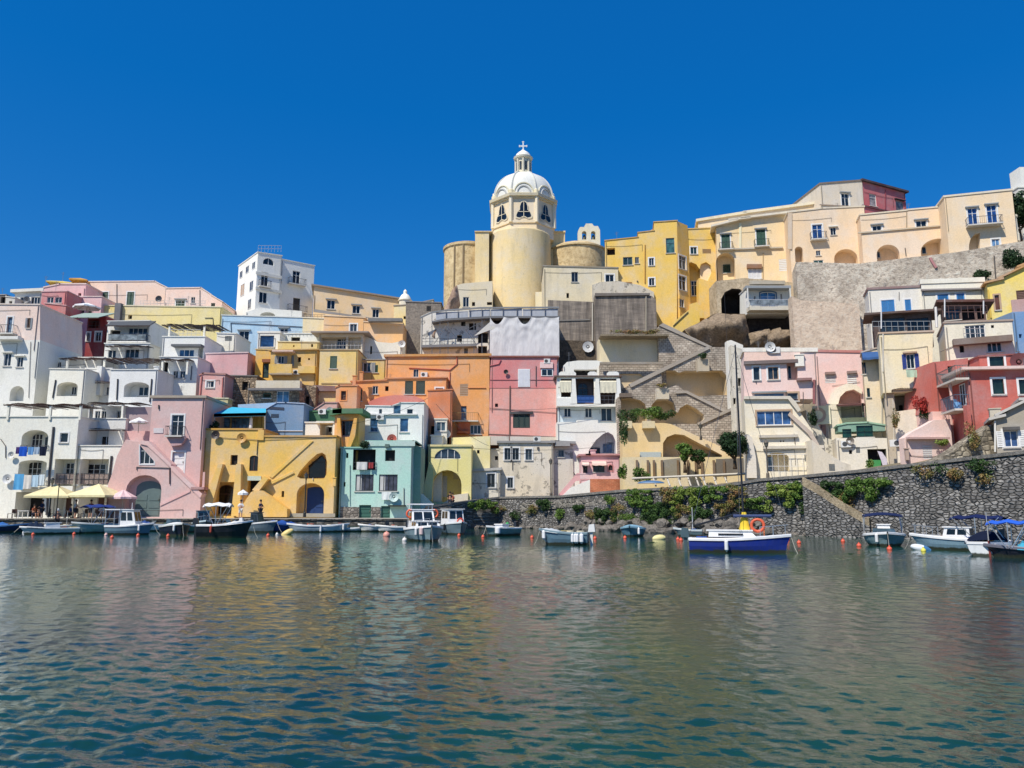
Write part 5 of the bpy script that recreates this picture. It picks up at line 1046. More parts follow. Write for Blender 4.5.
# far right: bell tower, trees
h = H('bell_tower', 'slim white bell tower cut by the picture edge above the palace', 100, [(1018, 188), (1021, 168), (1034, 168)][:1]+[(1018, 190), (1036, 188)][1:], (228, 226, 220), 3, roof=(220, 220, 214), cat='tower', zb=24, ops=[])
h.slab(1019.5, 167, 1034, 190, .3, 2.5, (236, 236, 232), 'belfry')
# ---------------- stairs complex (masonry with arched niches)
MAS = brick_mat((196, 184, 166), (166, 152, 136), (118, 108, 98), .5, .27, 'stair_masonry')
CRM = (234, 204, 146)
def M(name, label, Y, top, D=2, ops=(), cream=False, **kw):
    return H(name, label, Y, top, CRM if cream else (170, 155, 135), D, ops=ops, cat=kw.pop('cat', 'stair'), roof=False, mat=None if cream else MAS, inner=kw.pop('inner', (214, 190, 146)), **kw)
h = M('stone_stair', 'topmost masonry stair flight descending from the yellow building to the landing', 97, [(658, 327), (662, 324), (712, 348), (728, 349)], 3)
h.parapet([(659, 325.5), (663, 323), (712, 346.5), (712, 349)], -.15, .3, (170, 158, 142), 'coping')
h = M('stone_stair', 'upper masonry stair flight sloping down towards the white terrace house', 94.5, [(618, 402), (630, 385), (668, 366), (708, 347), (729, 347)], 2.2, ops=[
    ni(662, 371, 727, 396, dep=1.8, poly=[(662, 390), (661.5, 374), (667, 370.5), (675, 370.5), (679, 373), (684, 371), (722, 370.5), (727, 376), (727, 395), (694, 396), (686, 392), (677, 385)])])
h.parapet([(629, 384), (708, 346), (710, 348.5), (631, 387.5)], -.2, .3, (172, 160, 144), 'coping'); h.slab(698, 359, 709, 371, -1, 0, (200, 186, 160), 'box_planter'); h.slab(600, 362, 664, 364, -.2, .2, (160, 146, 126), 'coping')
h = M('stone_wall', 'cream patched masonry wall with long balustrade below the recessed wall', 95.3, [(600, 364), (666, 364)], 2, ops=[ni(602, 374, 640, 390, dep=.3, poly=[(602, 388), (606, 374), (640, 374), (644, 377), (622, 389)])], cat='wall')
h = M('stone_stair', 'middle masonry stair flight with three arched cream niches above the garden', 91, [(618, 397), (676, 392), (686, 392), (738, 418), (740, 421), (740, 428)][:5], 2.4, ops=[
    ni(622, 398, 648, 424, dep=1.5, poly=[(621, 424), (621, 399), (630, 398), (640, 400), (645, 404), (646.5, 409), (650, 412), (654, 424)][:6]+[(647, 424)]),
    ni(650, 399, 678, 422, dep=1.6, poly=[(651, 424), (651.5, 405), (656, 400.5), (667, 399.5), (674, 403), (675.5, 411), (678, 413), (680, 408), (687, 404), (697, 409), (704, 415), (704, 419), (700, 424)])])
h.parapet([(676, 391), (687, 390.5), (740, 417), (738, 419), (686, 393), (676, 393.5)], -.2, .3, (174, 162, 146), 'coping'); h.slab(657, 388, 669, 399, -1.2, 0, (216, 200, 170), 'box_planter'); h.slab(620, 393, 632, 397, -.8, 0, (120, 104, 90), 'ledge')
h = M('stone_stair', 'lower masonry stair flight rising to the old white house corner', 88.6, [(640, 424), (698, 424), (742, 405), (742, 430)][:3]+[(746, 405)], 2.2)
h.parapet([(697, 423), (741, 403.5), (743, 405.5), (699, 425.5)], -.2, .3, (174, 162, 146), 'coping')
h = M('cream_stair', 'lowest stair flight with cream plaster parapet and vine filled arch', 86, [(622, 423), (664, 423), (671, 424), (744, 457), (748, 458)], 2.2, cream=True, ops=[
    ni(665, 434, 722, 456, dep=1.8, poly=[(663, 455), (663, 443), (667, 437), (675, 434), (684, 435), (695, 441), (722, 455), (722, 457), (663, 457)])], inner=(196, 168, 120))
h.slab(623, 421, 632, 428, -.9, 0, (226, 206, 160), 'box_planter'); h.slab(643, 421, 655, 428, -.9, 0, (226, 206, 160), 'box_planter'); h.parapet([(640, 452), (661, 452), (661, 457), (640, 457)], -.1, 0, (176, 190, 190), 'name_plate')
h = H('cream_wall', 'cream garden wall with row of brown pilasters above the sea wall promenade', 83, [(622, 457), (744, 457)], (236, 210, 148), 2, cat='wall', roof=False, ops=[])
for px in (637, 648, 654, 662, 678, 688, 696, 702, 714, 724): h.slab(px-1, 460, px+1, 476, -.25, 0, (130, 104, 74), 'pilaster')
h.parapet([(663, 460), (680, 458), (680, 476), (664, 476)], -.06, 0, (150, 140, 116), 'stone_patch'); h.parapet([(716, 459), (744, 458), (744, 474), (716, 476)], -.07, 0, (120, 112, 100), 'stone_patch')
# low trellis frame on the promenade
t0 = at(634, 480, 76.5); t = thing('trellis', 'low slanting white trellis frame along the promenade under the cream wall', 'trellis', t0)
mb = MB(); 
for px in (655, 669, 680, 690, 698, 705, 716, 727): mb.bar(at(px-2, 477.5, 78)-t0, at(px+1, 486, 75.5)-t0, .09, 5)
mb.bar(at(632, 478.5, 78)-t0, at(748, 473.5, 76)-t0, .12, 5); mb.build('frame', paint((200, 192, 176), .7), t)
h = H('white_house', 'narrow old whitewashed house wedged between stairs and pink house', 84, [(731, 345), (744, 350), (746, 352)], (222, 216, 204), 1.2, ops=[hole(733, 398, 736, 404, dep=.3), hole(738, 378, 741, 386, dep=.3)], roof=False, wear=.95)
h = H('white_house', 'small angular whitewashed roof room above the old stair corner', 90, [(727, 341), (731, 340), (743, 345)], (234, 232, 228), 1, roof=False)
# ================================================================ EAST SIDE
h = H('pink_house', 'tall pink and cream house with blue window band and arched blue door', 74, [(744, 352), (816, 352)], (240, 204, 192), 3.6, yaw=-12, ops=[
    w(753.5, 367, 759.5, 380, trim='white', c='grey', n=1), w(768, 367, 778.5, 379.5, trim='white', c='tan'), ni(787, 361, 797.5, 380, dep=1.2, sub=[w(788, 366, 791, 379, n=1)]),
    w(754.5, 393.5, 784, 400.5, n=2, gc=(48, 84, 130), c='steel', hood='grey'), w(787.5, 393, 798, 401, n=1, c='grey', osh=None, trim='tan')], bottom=[(744, 399), (816, 399)], rt=.4, roof=(236, 230, 224), ro=.15, zb=4, wear=.15)
h.slab(744, 352, 800, 360, -.12, 0, (240, 206, 196), 'parapet'); h.slab(744, 361, 798, 362.3, -.35, 0, (120, 104, 100), 'eave'); h.antenna(768, 340, 352); h.dish(770, 347, .5); h.ac(775, 350, .9); h.chimney(800, 355, 366, .8, -.3, (236, 232, 226)); h.slab(797, 378, 812, 380, -.5, 0, (150, 110, 104), 'ledge'); h.pipe([(814, 380), (814, 404)], .14, (150, 90, 90)); h.pipe([(803, 392), (803, 408)], .03); h.pipe([(756, 380), (756, 383)], .05)
h2 = H('x', 'x', 73.6, [(744, 398), (792, 398), (800, 412), (812, 430), (818, 446), (818, 478)][:5], (238, 226, 202), 3.8, yaw=-12, ops=[
    w(757, 411, 791, 425, n=4, gc=(50, 86, 134), c='white', trim='tan'), ni(766, 452.5, 789, 471, arch=1, rise=.5, dep=1.4, sub=[w(766.5, 457, 773, 471, n=2, c='blue', gc=(120, 150, 170))]), vent(804.5, 454.5, 810, 461.5), hole(780, 440.5, 781.5, 442, dep=.2), hole(782.8, 440.5, 784.3, 442, dep=.2), vent(829, 466, 835, 472)][:5], roof=False, zb=4, wear=.3)
h2.parapet([(744, 396), (790, 396), (796, 402), (801, 410), (798, 412), (788, 399), (744, 399)], -.3, 0, (214, 204, 184), 'ledge'); h2.slab(759, 435, 798, 437, -.3, 0, (200, 190, 172), 'moulding'); h2.slab(763, 446, 824, 448, -.3, 0, (210, 200, 180), 'moulding'); h2.rail(767, 816, 478, d=-.3, h=2.2, rc=(216, 214, 210), name='balustrade'); h2.parapet([(790, 412), (812, 432), (820, 446), (818, 448), (808, 434), (788, 415)], -.25, .0, (200, 180, 160), 'stair_coping')
h2.pipe([(794, 434), (795, 444)], .04); h2.parapet([(747, 435), (752, 437), (756, 458), (757, 478), (747, 478)], -.8, 0, (226, 214, 194), 'buttress'); h2.dish(747, 438, .35)
merge(h2.root, h.root)
h = H('cream_stair', 'cream garden stair wall stepping down from the pink house to the promenade', 70.7, [(812, 440), (826, 452), (842, 462), (862, 468)], (226, 214, 190), 3, cat='stair', roof=False, ops=[vent(829, 464, 835, 471)], zb=4, wear=.7)
h = H('white_house', 'crumbling white yard wall with rubble steps under the green stall', 74.5, [(806, 410), (814, 418), (826, 438), (842, 442), (842, 470)][:4], (222, 216, 206), 3, roof=False, zb=4, wear=.9, ops=[])
h = H('pink_house', 'smooth pink house wing with two shuttered windows above a white arch', 78, [(815, 352), (862, 353)], (242, 198, 186), 5, yaw=-18, ops=[vent(825, 373, 835.5, 383, c='white'), vent(847, 372, 856.5, 385, c='white'), ni(840, 388, 862, 406, dep=2, inner=1, poly=[(838, 406), (840, 397), (846, 391), (854, 389), (861, 393), (862, 406)], sub=[hole(846, 398, 854, 404)])], roof=(196, 120, 110), rt=.25, zb=4, wear=.15)
h.parapet([(828, 404), (831, 394), (838, 387), (847, 383.5), (856, 384.5), (862, 389), (862, 394), (854, 389.3), (846, 391), (840, 397), (838, 405)], -.4, 0, (236, 226, 212), 'arch_band')
h.slab(825, 372, 835.5, 374, -.3, 0, (150, 120, 110), 'hood'); h.slab(847, 371, 857, 373, -.3, 0, (150, 120, 110), 'hood'); h.pipe([(832, 386), (860, 382)], .02)
h = H('white_house', 'pale terrace storey with dark door beneath brown pergola and white arch', 75.5, [(826, 404), (864, 404)], (226, 214, 190), 3, yaw=-18, ops=[ni(841, 406, 862, 418, dep=1, sub=[hole(848, 409, 856, 417)])], roof=False, zb=4)
h.pergola(838, 866, 403, 405, 420, d0=-1.6, d1=.3, posts=(), c=(90, 50, 46), cane=False); h.slab(840, 418, 870, 424, -.5, 0, (226, 206, 160), 'parapet'); h.slab(812, 406, 830, 424, -.3, 0, (232, 226, 204), 'fence_panel'); h.dish(818, 415, .75, (200, 170, 150))
h = H('green_stall', 'green glazed veranda with rounded awning on the white promenade house', 72, [(838, 426), (846, 424), (868, 423), (885, 426)], (120, 160, 140), 2.6, yaw=-16, ops=[w(842.5, 429, 851.5, 438, n=1, c='dgreen', gc=(20, 60, 50)), w(856.5, 425.5, 873, 437, n=2, c='dgreen', gc=(20, 60, 50))], roof=(150, 190, 160), cat='veranda', zb=9.2)
h.awning(h.pt(838, 426)[0], h.pt(886, 426)[0], h.pt(860, 424.5)[1], (90, 130, 100), .9, .35) if 0 else None
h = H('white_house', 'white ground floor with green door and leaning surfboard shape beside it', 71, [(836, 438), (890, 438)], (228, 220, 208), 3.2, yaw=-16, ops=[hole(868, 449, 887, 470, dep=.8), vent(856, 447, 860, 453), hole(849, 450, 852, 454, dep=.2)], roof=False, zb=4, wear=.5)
h.root['label'] = 'white ground floor house with open green stable door on the promenade'
h.parapet([(868, 460), (881, 460), (881, 471), (868, 471)], -.05, .1, (60, 150, 80), 'door'); h.parapet([(877.5, 451), (882, 452), (887, 459), (888, 470), (884, 470), (881, 460)], -.3, -.25, (206, 200, 226), 'curtain'); h.ac(846, 444); h.dish(850, 441, .35, (130, 120, 110)); h.pipe([(891, 438), (891, 466)], .06)
h = H('beige_house', 'thin tall beige house side with blue awning between pink wing and cream house', 72.5, [(862, 353), (871, 350), (881, 348)], (228, 206, 168), 2.5, yaw=-22, ops=[w(862, 362, 866, 374, c='tan'), w(867, 388, 870, 397, c='green'), hole(862, 403, 864, 412, dep=.2)], roof=(190, 170, 150), zb=4, wear=.7)
h.awning(h.pt(862, 360)[0], h.pt(879, 356)[0], h.pt(870, 352)[1], (60, 96, 150), 1.4, .9); h.pipe([(882, 355), (882, 440)], .08, (200, 190, 170))
h = H('white_house', 'white house with two bright blue windows under the palace wall', 82, [(868, 290), (921, 287.5)], (230, 226, 220), 3, yaw=-17, ops=[sh(881.5, 300, 894.5, 312.5, c='bright', trim='white'), sh(905, 299.5, 911, 311, c='bright', trim='white')], roof=(150, 120, 116), rt=.25, zb=10); h.side('L', [(.3, .6, 312, 325, 'glass')]); h.pipe([(899, 292), (899, 300)], .03)
h = H('white_house', 'flat white topped house with twin light blue windows and a side parapet', 80, [(921, 284), (984, 282)], (230, 226, 216), 3.5, yaw=-24, ops=[sh(937.5, 294.5, 948.5, 302.5, c='bright', trim='white'), sh(956.5, 293.5, 964.5, 301.5, c='bright', trim='white')], rt=.5, roof=(232, 228, 216), zb=10)
h.parapet([(921, 289), (984, 287.5), (984, 289), (921, 290.5)], -.4, 0, (150, 140, 134), 'eave')
def ramshackle(h, x0, x1, y0, y1, yb, posts, d0, c):
    h.pergola(x0, x1, y0, y1, yb, d0=d0, d1=1.5, posts=posts, c=c, cane=False, pw=.12)
h = H('dark_veranda', 'dark glazed roof veranda with brown canopy on top of the cream house', 74.5, [(873, 316), (931, 313)], (86, 66, 60), 2.6, yaw=-22, ops=[w(880, 318, 905, 332, n=4, c='dark'), w(907, 318, 929, 332, n=3, c='dark')], cat='veranda', roof=(96, 72, 62), rt=.2, ro=.8, zb=17.5)
h.rail(873, 931, 331.5, d=-1.9, h=1.0, rc=(150, 156, 160)); h.pipe([(880, 312), (880, 333)], .07, (220, 220, 220), d=-2); h.pipe([(933, 312), (934, 332)], .12, (226, 222, 214), d=-2)
h = H('dark_veranda', 'brown timber veranda with railing on top of the white terrace house', 73.5, [(933, 309), (944, 303), (985, 304)][1:]+[], (110, 84, 76), 4, yaw=-24, ops=[w(945, 309, 960, 320, n=2, c='brown'), hole(962, 309, 975, 320), hole(977, 308, 984, 319)], cat='veranda', roof=(104, 70, 62), rt=.25, ro=.7, zb=16)
h.rail(943, 988, 318, d=-1.6, h=1.2, rc=(110, 80, 72)); h.pipe([(943, 303), (943, 321)], .07, (220, 220, 220), d=-1.7); h.pipe([(981, 305), (981, 318)], .07, (210, 210, 210), d=-1.7)
h = H('cream_house', 'cream house with open bright navy shutters and green towel below the veranda', 68.5, [(879, 334), (933, 332)], (238, 220, 176), 3.6, yaw=-22, ops=[w(906.5, 354, 914.5, 368.5, osh='navy', n=2, sill=1, hood='tan')], roof=(200, 170, 140), rt=.15, zb=4, wear=.55, bottom=[(883, 393), (932, 390)])
for c_ in COL.objects:
    if c_.parent and c_.parent.parent == h.root and c_.name.startswith('shutter'): c_.data.materials[0] = paint((30, 58, 140), .5)
h.pipe([(883, 334), (883, 372)], .06, (220, 214, 200))
h = H('grey_pillar_house', 'grey buttress wall at the foot of the cream shuttered house', 68.8, [(882, 364), (890, 366), (894, 396), (896, 440)][:2]+[(892, 368)], (186, 172, 150), 1.5, yaw=-22, cat='buttress', roof=False, zb=4, wear=.8)
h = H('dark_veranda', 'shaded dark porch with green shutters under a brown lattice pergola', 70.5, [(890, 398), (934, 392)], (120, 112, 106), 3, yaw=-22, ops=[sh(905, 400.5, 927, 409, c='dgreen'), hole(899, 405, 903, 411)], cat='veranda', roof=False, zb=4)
h.pergola(892, 934, 388, 391, 410, d0=-3, d1=.3, posts=(), c=(84, 62, 56))
h = H('pale_house', 'pale plaster wall with cascading bougainvillea below the lattice pergola', 67.5, [(894, 412), (914, 409), (932, 410)], (232, 216, 190), 2, yaw=-22, cat='wall', roof=False, zb=4, wear=.4); h.ac(898, 443, 1.3) ; h.pipe([(893, 400), (894, 445)], .05, (210, 200, 180))
h = H('white_house', 'white house with window strip and cracked brown ledge above the red house', 66.5, [(944, 323.5), (1012, 321)], (232, 224, 208), 6, yaw=-24, ops=[
    w(965, 325, 985.5, 338, n=4), hole(991, 325, 994, 328, dep=.2), hole(959.5, 343, 964, 352.5, dep=.3), w(987, 342, 1002, 352, n=3)], roof=(170, 150, 134), rt=.15, zb=4, wear=.5)
h.slab(953, 339, 1013, 340.5, -.8, 0, (130, 110, 96), 'ledge'); h.pipe([(940, 352), (954, 346)], .03); h.rail(964, 985, 338.5, d=-.5, h=.9, rc=(160, 150, 150)); h.pipe([(1016, 342), (1016, 352), (1020, 352)], .04)
h = H('yellow_house', 'yellow gabled house with brown door partly cut off by the frame', 76, [(987, 284), (1000, 280), (1020, 268), (1060, 250)], (240, 212, 96), 6, yaw=-22, ops=[w(995, 295, 999.5, 310, c='brown', trim='tan', gc=(110, 70, 50)), sh(1017, 290, 1030, 312, c='brown')], roof=(200, 150, 90), rt=.2, ro=.3, zb=10); h.slab(1011, 300, 1040, 311, -.7, -.6, (190, 150, 140), 'balcony'); h.pipe([(988, 290), (991, 318)], .07, (230, 190, 60))
h = H('blue_house', 'sky blue lower wall under the yellow gabled house balcony', 73, [(1012, 312), (1050, 310)], (120, 164, 210), 3, ops=[hole(1019, 334, 1022, 338)], roof=False, zb=8)
# red house
RED = (198, 98, 84)
h = H('red_house', 'brick red house with white framed dark windows, slab balcony and blue chair', 60.5, [(967, 370.5), (1100, 368)], RED, 4.2, yaw=-10, ops=[
    w(992.5, 379, 1004, 394, trim='white', n=1, c='dgreen', gc=(24, 44, 42)), w(1019, 379.5, 1028, 394, trim='white', n=1, c='dgreen', gc=(24, 44, 42))], roof=(232, 200, 196), rt=.22, ro=.55, zb=4, wear=.2)
HR = h; h.side('L', [(.15, .4, 384, 406, 'dark')])
h2 = H('x', 'x', 62.5, [(979, 357), (1016, 355), (1100, 352)], RED, 3.5, yaw=-10, ops=[w(989.5, 356.5, 1004, 369.5, trim='white', n=1, c='dgreen', gc=(24, 44, 42))], roof=(150, 80, 74), rt=.12, zb=9); h2.dish(1019, 362, .75, (120, 70, 70)); merge(h2.root, h.root)
h2 = H('x', 'x', 60.0, [(966.5, 405), (970, 405), (971, 432)][:2], RED, .5, roof=False, zb=4); merge(h2.root, h.root)
def side_balcony(h, px, py, d0, d1, out, rc, slab=True, rh=1.0):
    z = h.pt(px, py)[1]; b = MB().box(-out, d0, z-.16, 0, d1, z).build('balcony', stucco((214, 204, 198), .4), h.root) if slab else h.root; mb = MB()
    ps = [(0, d0+.05), (-out+.05, d0+.05), (-out+.05, d1-.05), (0, d1-.05)]
    for (a, c), (e, f) in zip(ps, ps[1:]):
        mb.bar((a, c, z+rh), (e, f, z+rh), .035, 4); L = math.hypot(e-a, f-c); n = max(1, int(L/.18))
        for k in range(n+1): mb.bar((a+(e-a)*k/n, c+(f-c)*k/n, z), (a+(e-a)*k/n, c+(f-c)*k/n, z+rh), .016, 3)
    mb.build('railing', paint(rc, .5), b)
side_balcony(HR, 967, 378, -.3, 4.0, 1.0, (90, 110, 110)); side_balcony(HR, 967, 408, .1, 3.2, 1.1, (80, 100, 120), rh=1.1)
h = H('red_house', 'red side wing with iron balconies and pale pink base beside the red house', 64.5, [(933, 362), (944, 361), (968, 358)], (200, 106, 92), 4.5, ops=[hole(953, 385, 958, 396, dep=.4), hole(948, 366, 953, 378, dep=.4)], roof=False, zb=4, bottom=[(930, 412), (968, 412)])
a = h.pt(947, 381, -2.5); b = h.pt(967, 374, -2.5)
h2 = H('x', 'x', 64.3, [(932, 411.5), (968, 411.5)], (238, 196, 184), 4, roof=False, zb=4); h3 = 0; merge(h2.root, h.root)

h = H('pink_house', 'pale pink low house with sagging roofline and shuttered white window', 63.4, [(904, 438), (912, 432), (922, 427), (934, 420), (950, 419)], (240, 206, 192), .9, ops=[vent(923, 445, 932, 459, c='white')], roof=False, zb=4, wear=.1)
h.slab(909, 437, 950, 439, -.5, 0, (200, 160, 150), 'eave'); h.chimney(908, 449, 460, .25, -.3, (190, 160, 140))
h = H('grey_gable_house', 'grey rendered gable house with white shutters right above the sea wall', 57, [(994, 420.5), (1000, 417), (1024, 400.5), (1060, 400)], (168, 158, 140), 4, yaw=-26, ops=[w(1004, 430.5, 1018, 447, trim='white', osh='white', gc=(60, 90, 140), n=2)], roof=(196, 190, 180), rt=.2, ro=.35, zb=4, wear=.7)
h.root['label'] = 'grey rendered gable house with white open shutters just above the sea wall'; h.chimney(996, 409, 420, .7, .3, (190, 180, 160)); h.pipe([(995, 421), (995, 452)], .07, (230, 226, 216)); h.slab(1003, 427, 1020, 429.5, -.4, 0, (80, 76, 74), 'hood')
h = tall_wall('stone_wall', 'sloping overgrown stone garden wall between pink house and grey gable', 57.8, [(930, 463), (952, 452), (972, 438), (994, 424)], rock_mat((110, 102, 88), (168, 158, 138), (196, 186, 164), 1.2, (2.0, 2.0, 2.6), .06, 'garden_wall'), 1.5, zb=4)
# ================================================================ GROUND, SEA WALL, WATER
WL = [(-9, 82, 2.4), (-6.5, 84, 2.8), (-4, 87.5, 3.2), (-1.4, 89, 3.5), (5.2, 84, 3.55), (10.3, 74, 3.9), (15.4, 68, 4.05), (17.6, 65.5, 4.1), (20.5, 64, 4.57), (22.9, 62, 4.73), (26.4, 57, 5.02), (27.5, 55.5, 5.16), (32.5, 49, 5.74), (46, 36, 6.6)]
def topz(x):
    if x < -9: return 1.2
    for (a, _, za), (b, _, zb) in zip(WL, WL[1:]):
        if a <= x <= b: return za+(zb-za)*(x-a)/(b-a)
    return 6.6
def wally(x):
    if x < -9: return 76
    for (a, ya, _), (b, yb, _) in zip(WL, WL[1:]):
        if a <= x <= b: return ya+(yb-ya)*(x-a)/(b-a)
    return 36
xs = [-400, -200, -120, -80]+[-70+2.0*k for k in range(31)]+[-8.99]+[-7+1.2*k for k in range(45)]+[60, 90, 150, 260, 400]
ds = [.25, 2, 4, 6, 8, 10, 13, 16, 20, 25, 30, 36, 42, 50, 60, 90, 150, 300, 700]
vs = []
for d in ds:
    for x in xs:
        y = wally(x)+d; z0 = topz(x)-.06; st_ = 10+24*min(1, max(0, (x+2)/9)); z = z0+max(0, .55*(d-st_)); z = min(z, 22+.0*d) if d < 80 else min(z, 22)
        if d > 10: z += .3*math.sin(x*.31+d)*math.cos(d*.4)
        vs.append((x, y, z))
n = len(xs)
g = MB().add(vs, [(j*n+i, j*n+i+1, (j+1)*n+i+1, (j+1)*n+i) for j in range(len(ds)-1) for i in range(n-1)], 0, False)
g.build('terrain', rock_mat((96, 88, 76), (140, 128, 108), (120, 124, 84), .4, name='hillside'), kind='structure')
MB().add([(-900, -300, -3.5), (900, -300, -3.5), (900, 1200, -3.5), (-900, 1200, -3.5)], [(0, 1, 2, 3)]).build('seabed', paint((70, 80, 66), .9, name='seabed'), kind='structure')
# quay of the west side
Q = rock_mat((70, 68, 64), (120, 116, 108), (160, 154, 144), 1, (1.2, 1.2, 2.4), .05, 'quay_stone')
mb = MB(); mb.box(-300, 75.4, -3.4, -8.9, 79, 1.02); mb.box(-300, 75.3, 1.02, -8.8, 79, 1.17)
mb.build('quay', [Q], cat='quay', label='long low grey stone quay in front of the western harbour houses')
MB().box(-300, 75.34, 1.172, -8.82, 84, 1.19).build('promenade', stucco((176, 168, 152), .5), kind='structure')
# sea wall
SWM = rock_mat((84, 84, 86), (140, 138, 134), (196, 190, 182), 1.6, (2.7, 2.7, 5.0), .16, 'volcanic_blocks', mortar=(92, 89, 86), along=(.55, -.83))
mb = MB(); P = [(x, y, z) for x, y, z in WL]
# subdivide for irregular top
pp = []
for (a, b) in zip(P, P[1:]):
    k = max(1, int(math.dist(a[:2], b[:2])/1.5))
    pp += [tuple(a[j]+(b[j]-a[j])*q/k for j in range(3)) for q in range(k)]
pp.append(P[-1]); vs = []
for (x, y, z) in pp:
    zz = z+random.uniform(-.04, .04); vs += [(x-.5, y-.7, -3.4), (x, y, zz-.22), (x+.35, y+.45, zz-.22), (x+.35, y+.45, -3.4)]
m = len(pp); mb.add(vs, [(4*i+j, 4*i+4+j, 4*i+5+j, 4*i+1+j) for i in range(m-1) for j in range(3)])
sw = mb.build('sea_wall', SWM, cat='wall', label='tall dark volcanic stone sea wall below the eastern promenade')
vs = []
for (x, y, z) in pp: vs += [(x-.08, y-.1, z-.23), (x-.08, y-.1, z), (x+.45, y+.55, z), (x+.45, y+.55, z-.23)]
MB().add(vs, [(4*i+j, 4*i+4+j, 4*i+4+(j+1) % 4, 4*i+(j+1) % 4) for i in range(m-1) for j in range(4)]).build('coping', rock_mat((90, 88, 84), (140, 136, 130), (170, 166, 158), 2, name='coping_stone'), sw)
# mid-height ledge with light block course, near the crumbling houses
def onwall(px, py, off=.3):
    Y = 70.0
    for _ in range(25):
        p = at(px, py, Y); Y = .5*Y+.5*(wally(p.x)-off)
    return at(px, py, Y)
a = [onwall(x, y, .35) for x, y in ((520, 503), (560, 500), (590, 499), (621, 497))]; b = [onwall(x, y, .35) for x, y in ((520, 512), (560, 508), (590, 506), (625, 503))]
mb = MB(); k = 4; mb.add([tuple(p) for p in a]+[tuple(p) for p in b]+[(p.x+.4, p.y+.5, p.z) for p in a], [(i, i+1, k+i+1, k+i) for i in range(3)]+[(i, i+1, 2*k+i+1, 2*k+i) for i in range(3)])
mb.build('block_course', rock_mat((80, 76, 72), (150, 144, 134), (176, 168, 156), 1.5, (2.0, 2.0, 2.0), .12, 'pale_blocks', mortar=(150, 144, 134)), sw)
# diagonal steps down the wall
st = [(802, 477), (818, 486), (836, 498), (852, 508), (869, 518)]; A = [onwall(x, y, 1.5) for x, y in st]; B = [onwall(x, y+8, 1.5) for x, y in st]
mb = MB(); n_ = len(st)
vs = [tuple(p) for p in A]+[(p.x, p.y, q.z-.2) for p, q in zip(A, B)]+[(p.x+.25, p.y+.3, p.z) for p in A]+[(p.x+.25, p.y+.3, q.z-.2) for p, q in zip(A, B)]
f = []
for i in range(n_-1): f += [(i, i+1, n_+i+1, n_+i), (i, 2*n_+i, 2*n_+i+1, i+1), (2*n_+i, 3*n_+i, 3*n_+i+1, 2*n_+i+1)]
o = A[2]; stt = thing('stone_stair', 'stone steps with sloping cream parapet running down the sea wall to the water', 'stair', o)
mb.v = []; mb.add([Vector(v)-o for v in vs], f); mb.build('parapet', rock_mat((110, 98, 80), (176, 158, 128), (206, 190, 160), 2, name='stair_parapet'), stt)
mb = MB(); k = 22
for i in range(k):
    t_ = i/k; p = A[0].lerp(A[-1], t_); q = A[0].lerp(A[-1], t_+1/k); zt = q.z-.55
    mb.add([Vector(v)-o for v in [(p.x+.2, p.y+.25, -1), (q.x+.2, q.y+.25, -1), (q.x+1.2, q.y+1.5, -1), (p.x+1.2, p.y+1.5, -1), (p.x+.2, p.y+.25, zt), (q.x+.2, q.y+.25, zt), (q.x+1.2, q.y+1.5, zt), (p.x+1.2, p.y+1.5, zt)]], [(4, 5, 6, 7), (0, 1, 5, 4), (1, 2, 6, 5), (2, 3, 7, 6), (3, 0, 4, 7)])
mb.build('step', SWM, stt)
vs = [(p.x-.05, p.y-.06, -1.5) for p in A]+[(p.x-.0, p.y-.0, q.z-.05) for p, q in zip(A, B)]
MB().add([Vector(v)-o for v in vs], [(i, i+1, n_+i+1, n_+i) for i in range(n_-1)]).build('stair_base', SWM, stt)
# ---------------- water
NR = 760; NCc = 900
Ys = [2.6]; 
while Ys[-1] < 92: Ys.append(Ys[-1]+max(.018, .0042*Ys[-1]))
Ys = np.array(Ys); u = np.linspace(-1, 1, NCc); Xg = u[None, :]*(Ys[:, None]*.80+4); Yg = np.repeat(Ys[:, None], NCc, 1)
rg = np.random.default_rng(11); Z = np.zeros_like(Xg)
dyn = np.gradient(Ys)[:, None]
wa = math.radians(250)
warpx = .35*np.sin(Xg*.31+Yg*.17+1)+.25*np.sin(Yg*.53-Xg*.22+2); warpy = .35*np.sin(Yg*.29-Xg*.13)+.3*np.sin(Xg*.47+Yg*.11+.7)
patch = .75+.5*np.sin(Xg*.12+Yg*.21+.4)*np.sin(Yg*.16-Xg*.07+1.1)+.15*np.sin(Xg*.33-Yg*.27)
for k in range(100):
    lam = float(np.exp(rg.uniform(math.log(.06), math.log(.8)))); th = wa+rg.normal(0, .72); kk = 2*PI/lam
    amp = .0030*lam**.85*(1.0 if lam > .45 else .9)
    att = 1/(1+np.exp((dyn*2.6-lam)/ (lam*.15)))
    ph = rg.uniform(0, 2*PI); arg = kk*((Xg+warpx*.5)*math.cos(th)+(Yg+warpy*.5)*math.sin(th))+ph
    Z += amp*(np.sin(arg)+.25*np.cos(2*arg))*att*patch
Z = Z.astype(np.float32)
nr = len(Ys); me = bpy.data.meshes.new('water'); co = np.stack([Xg, Yg, Z], -1).reshape(-1, 3).astype(np.float32)
ii = (np.arange(nr-1)[:, None]*NCc+np.arange(NCc-1)[None, :]).reshape(-1); q = np.stack([ii, ii+1, ii+NCc+1, ii+NCc], 1).astype(np.int32)
me.vertices.add(len(co)); me.vertices.foreach_set('co', co.ravel()); me.loops.add(q.size); me.loops.foreach_set('vertex_index', q.ravel())
me.polygons.add(len(q)); me.polygons.foreach_set('loop_start', np.arange(0, q.size, 4, dtype=np.int32)); me.polygons.foreach_set('use_smooth', np.ones(len(q), bool)); me.update(); me.validate()
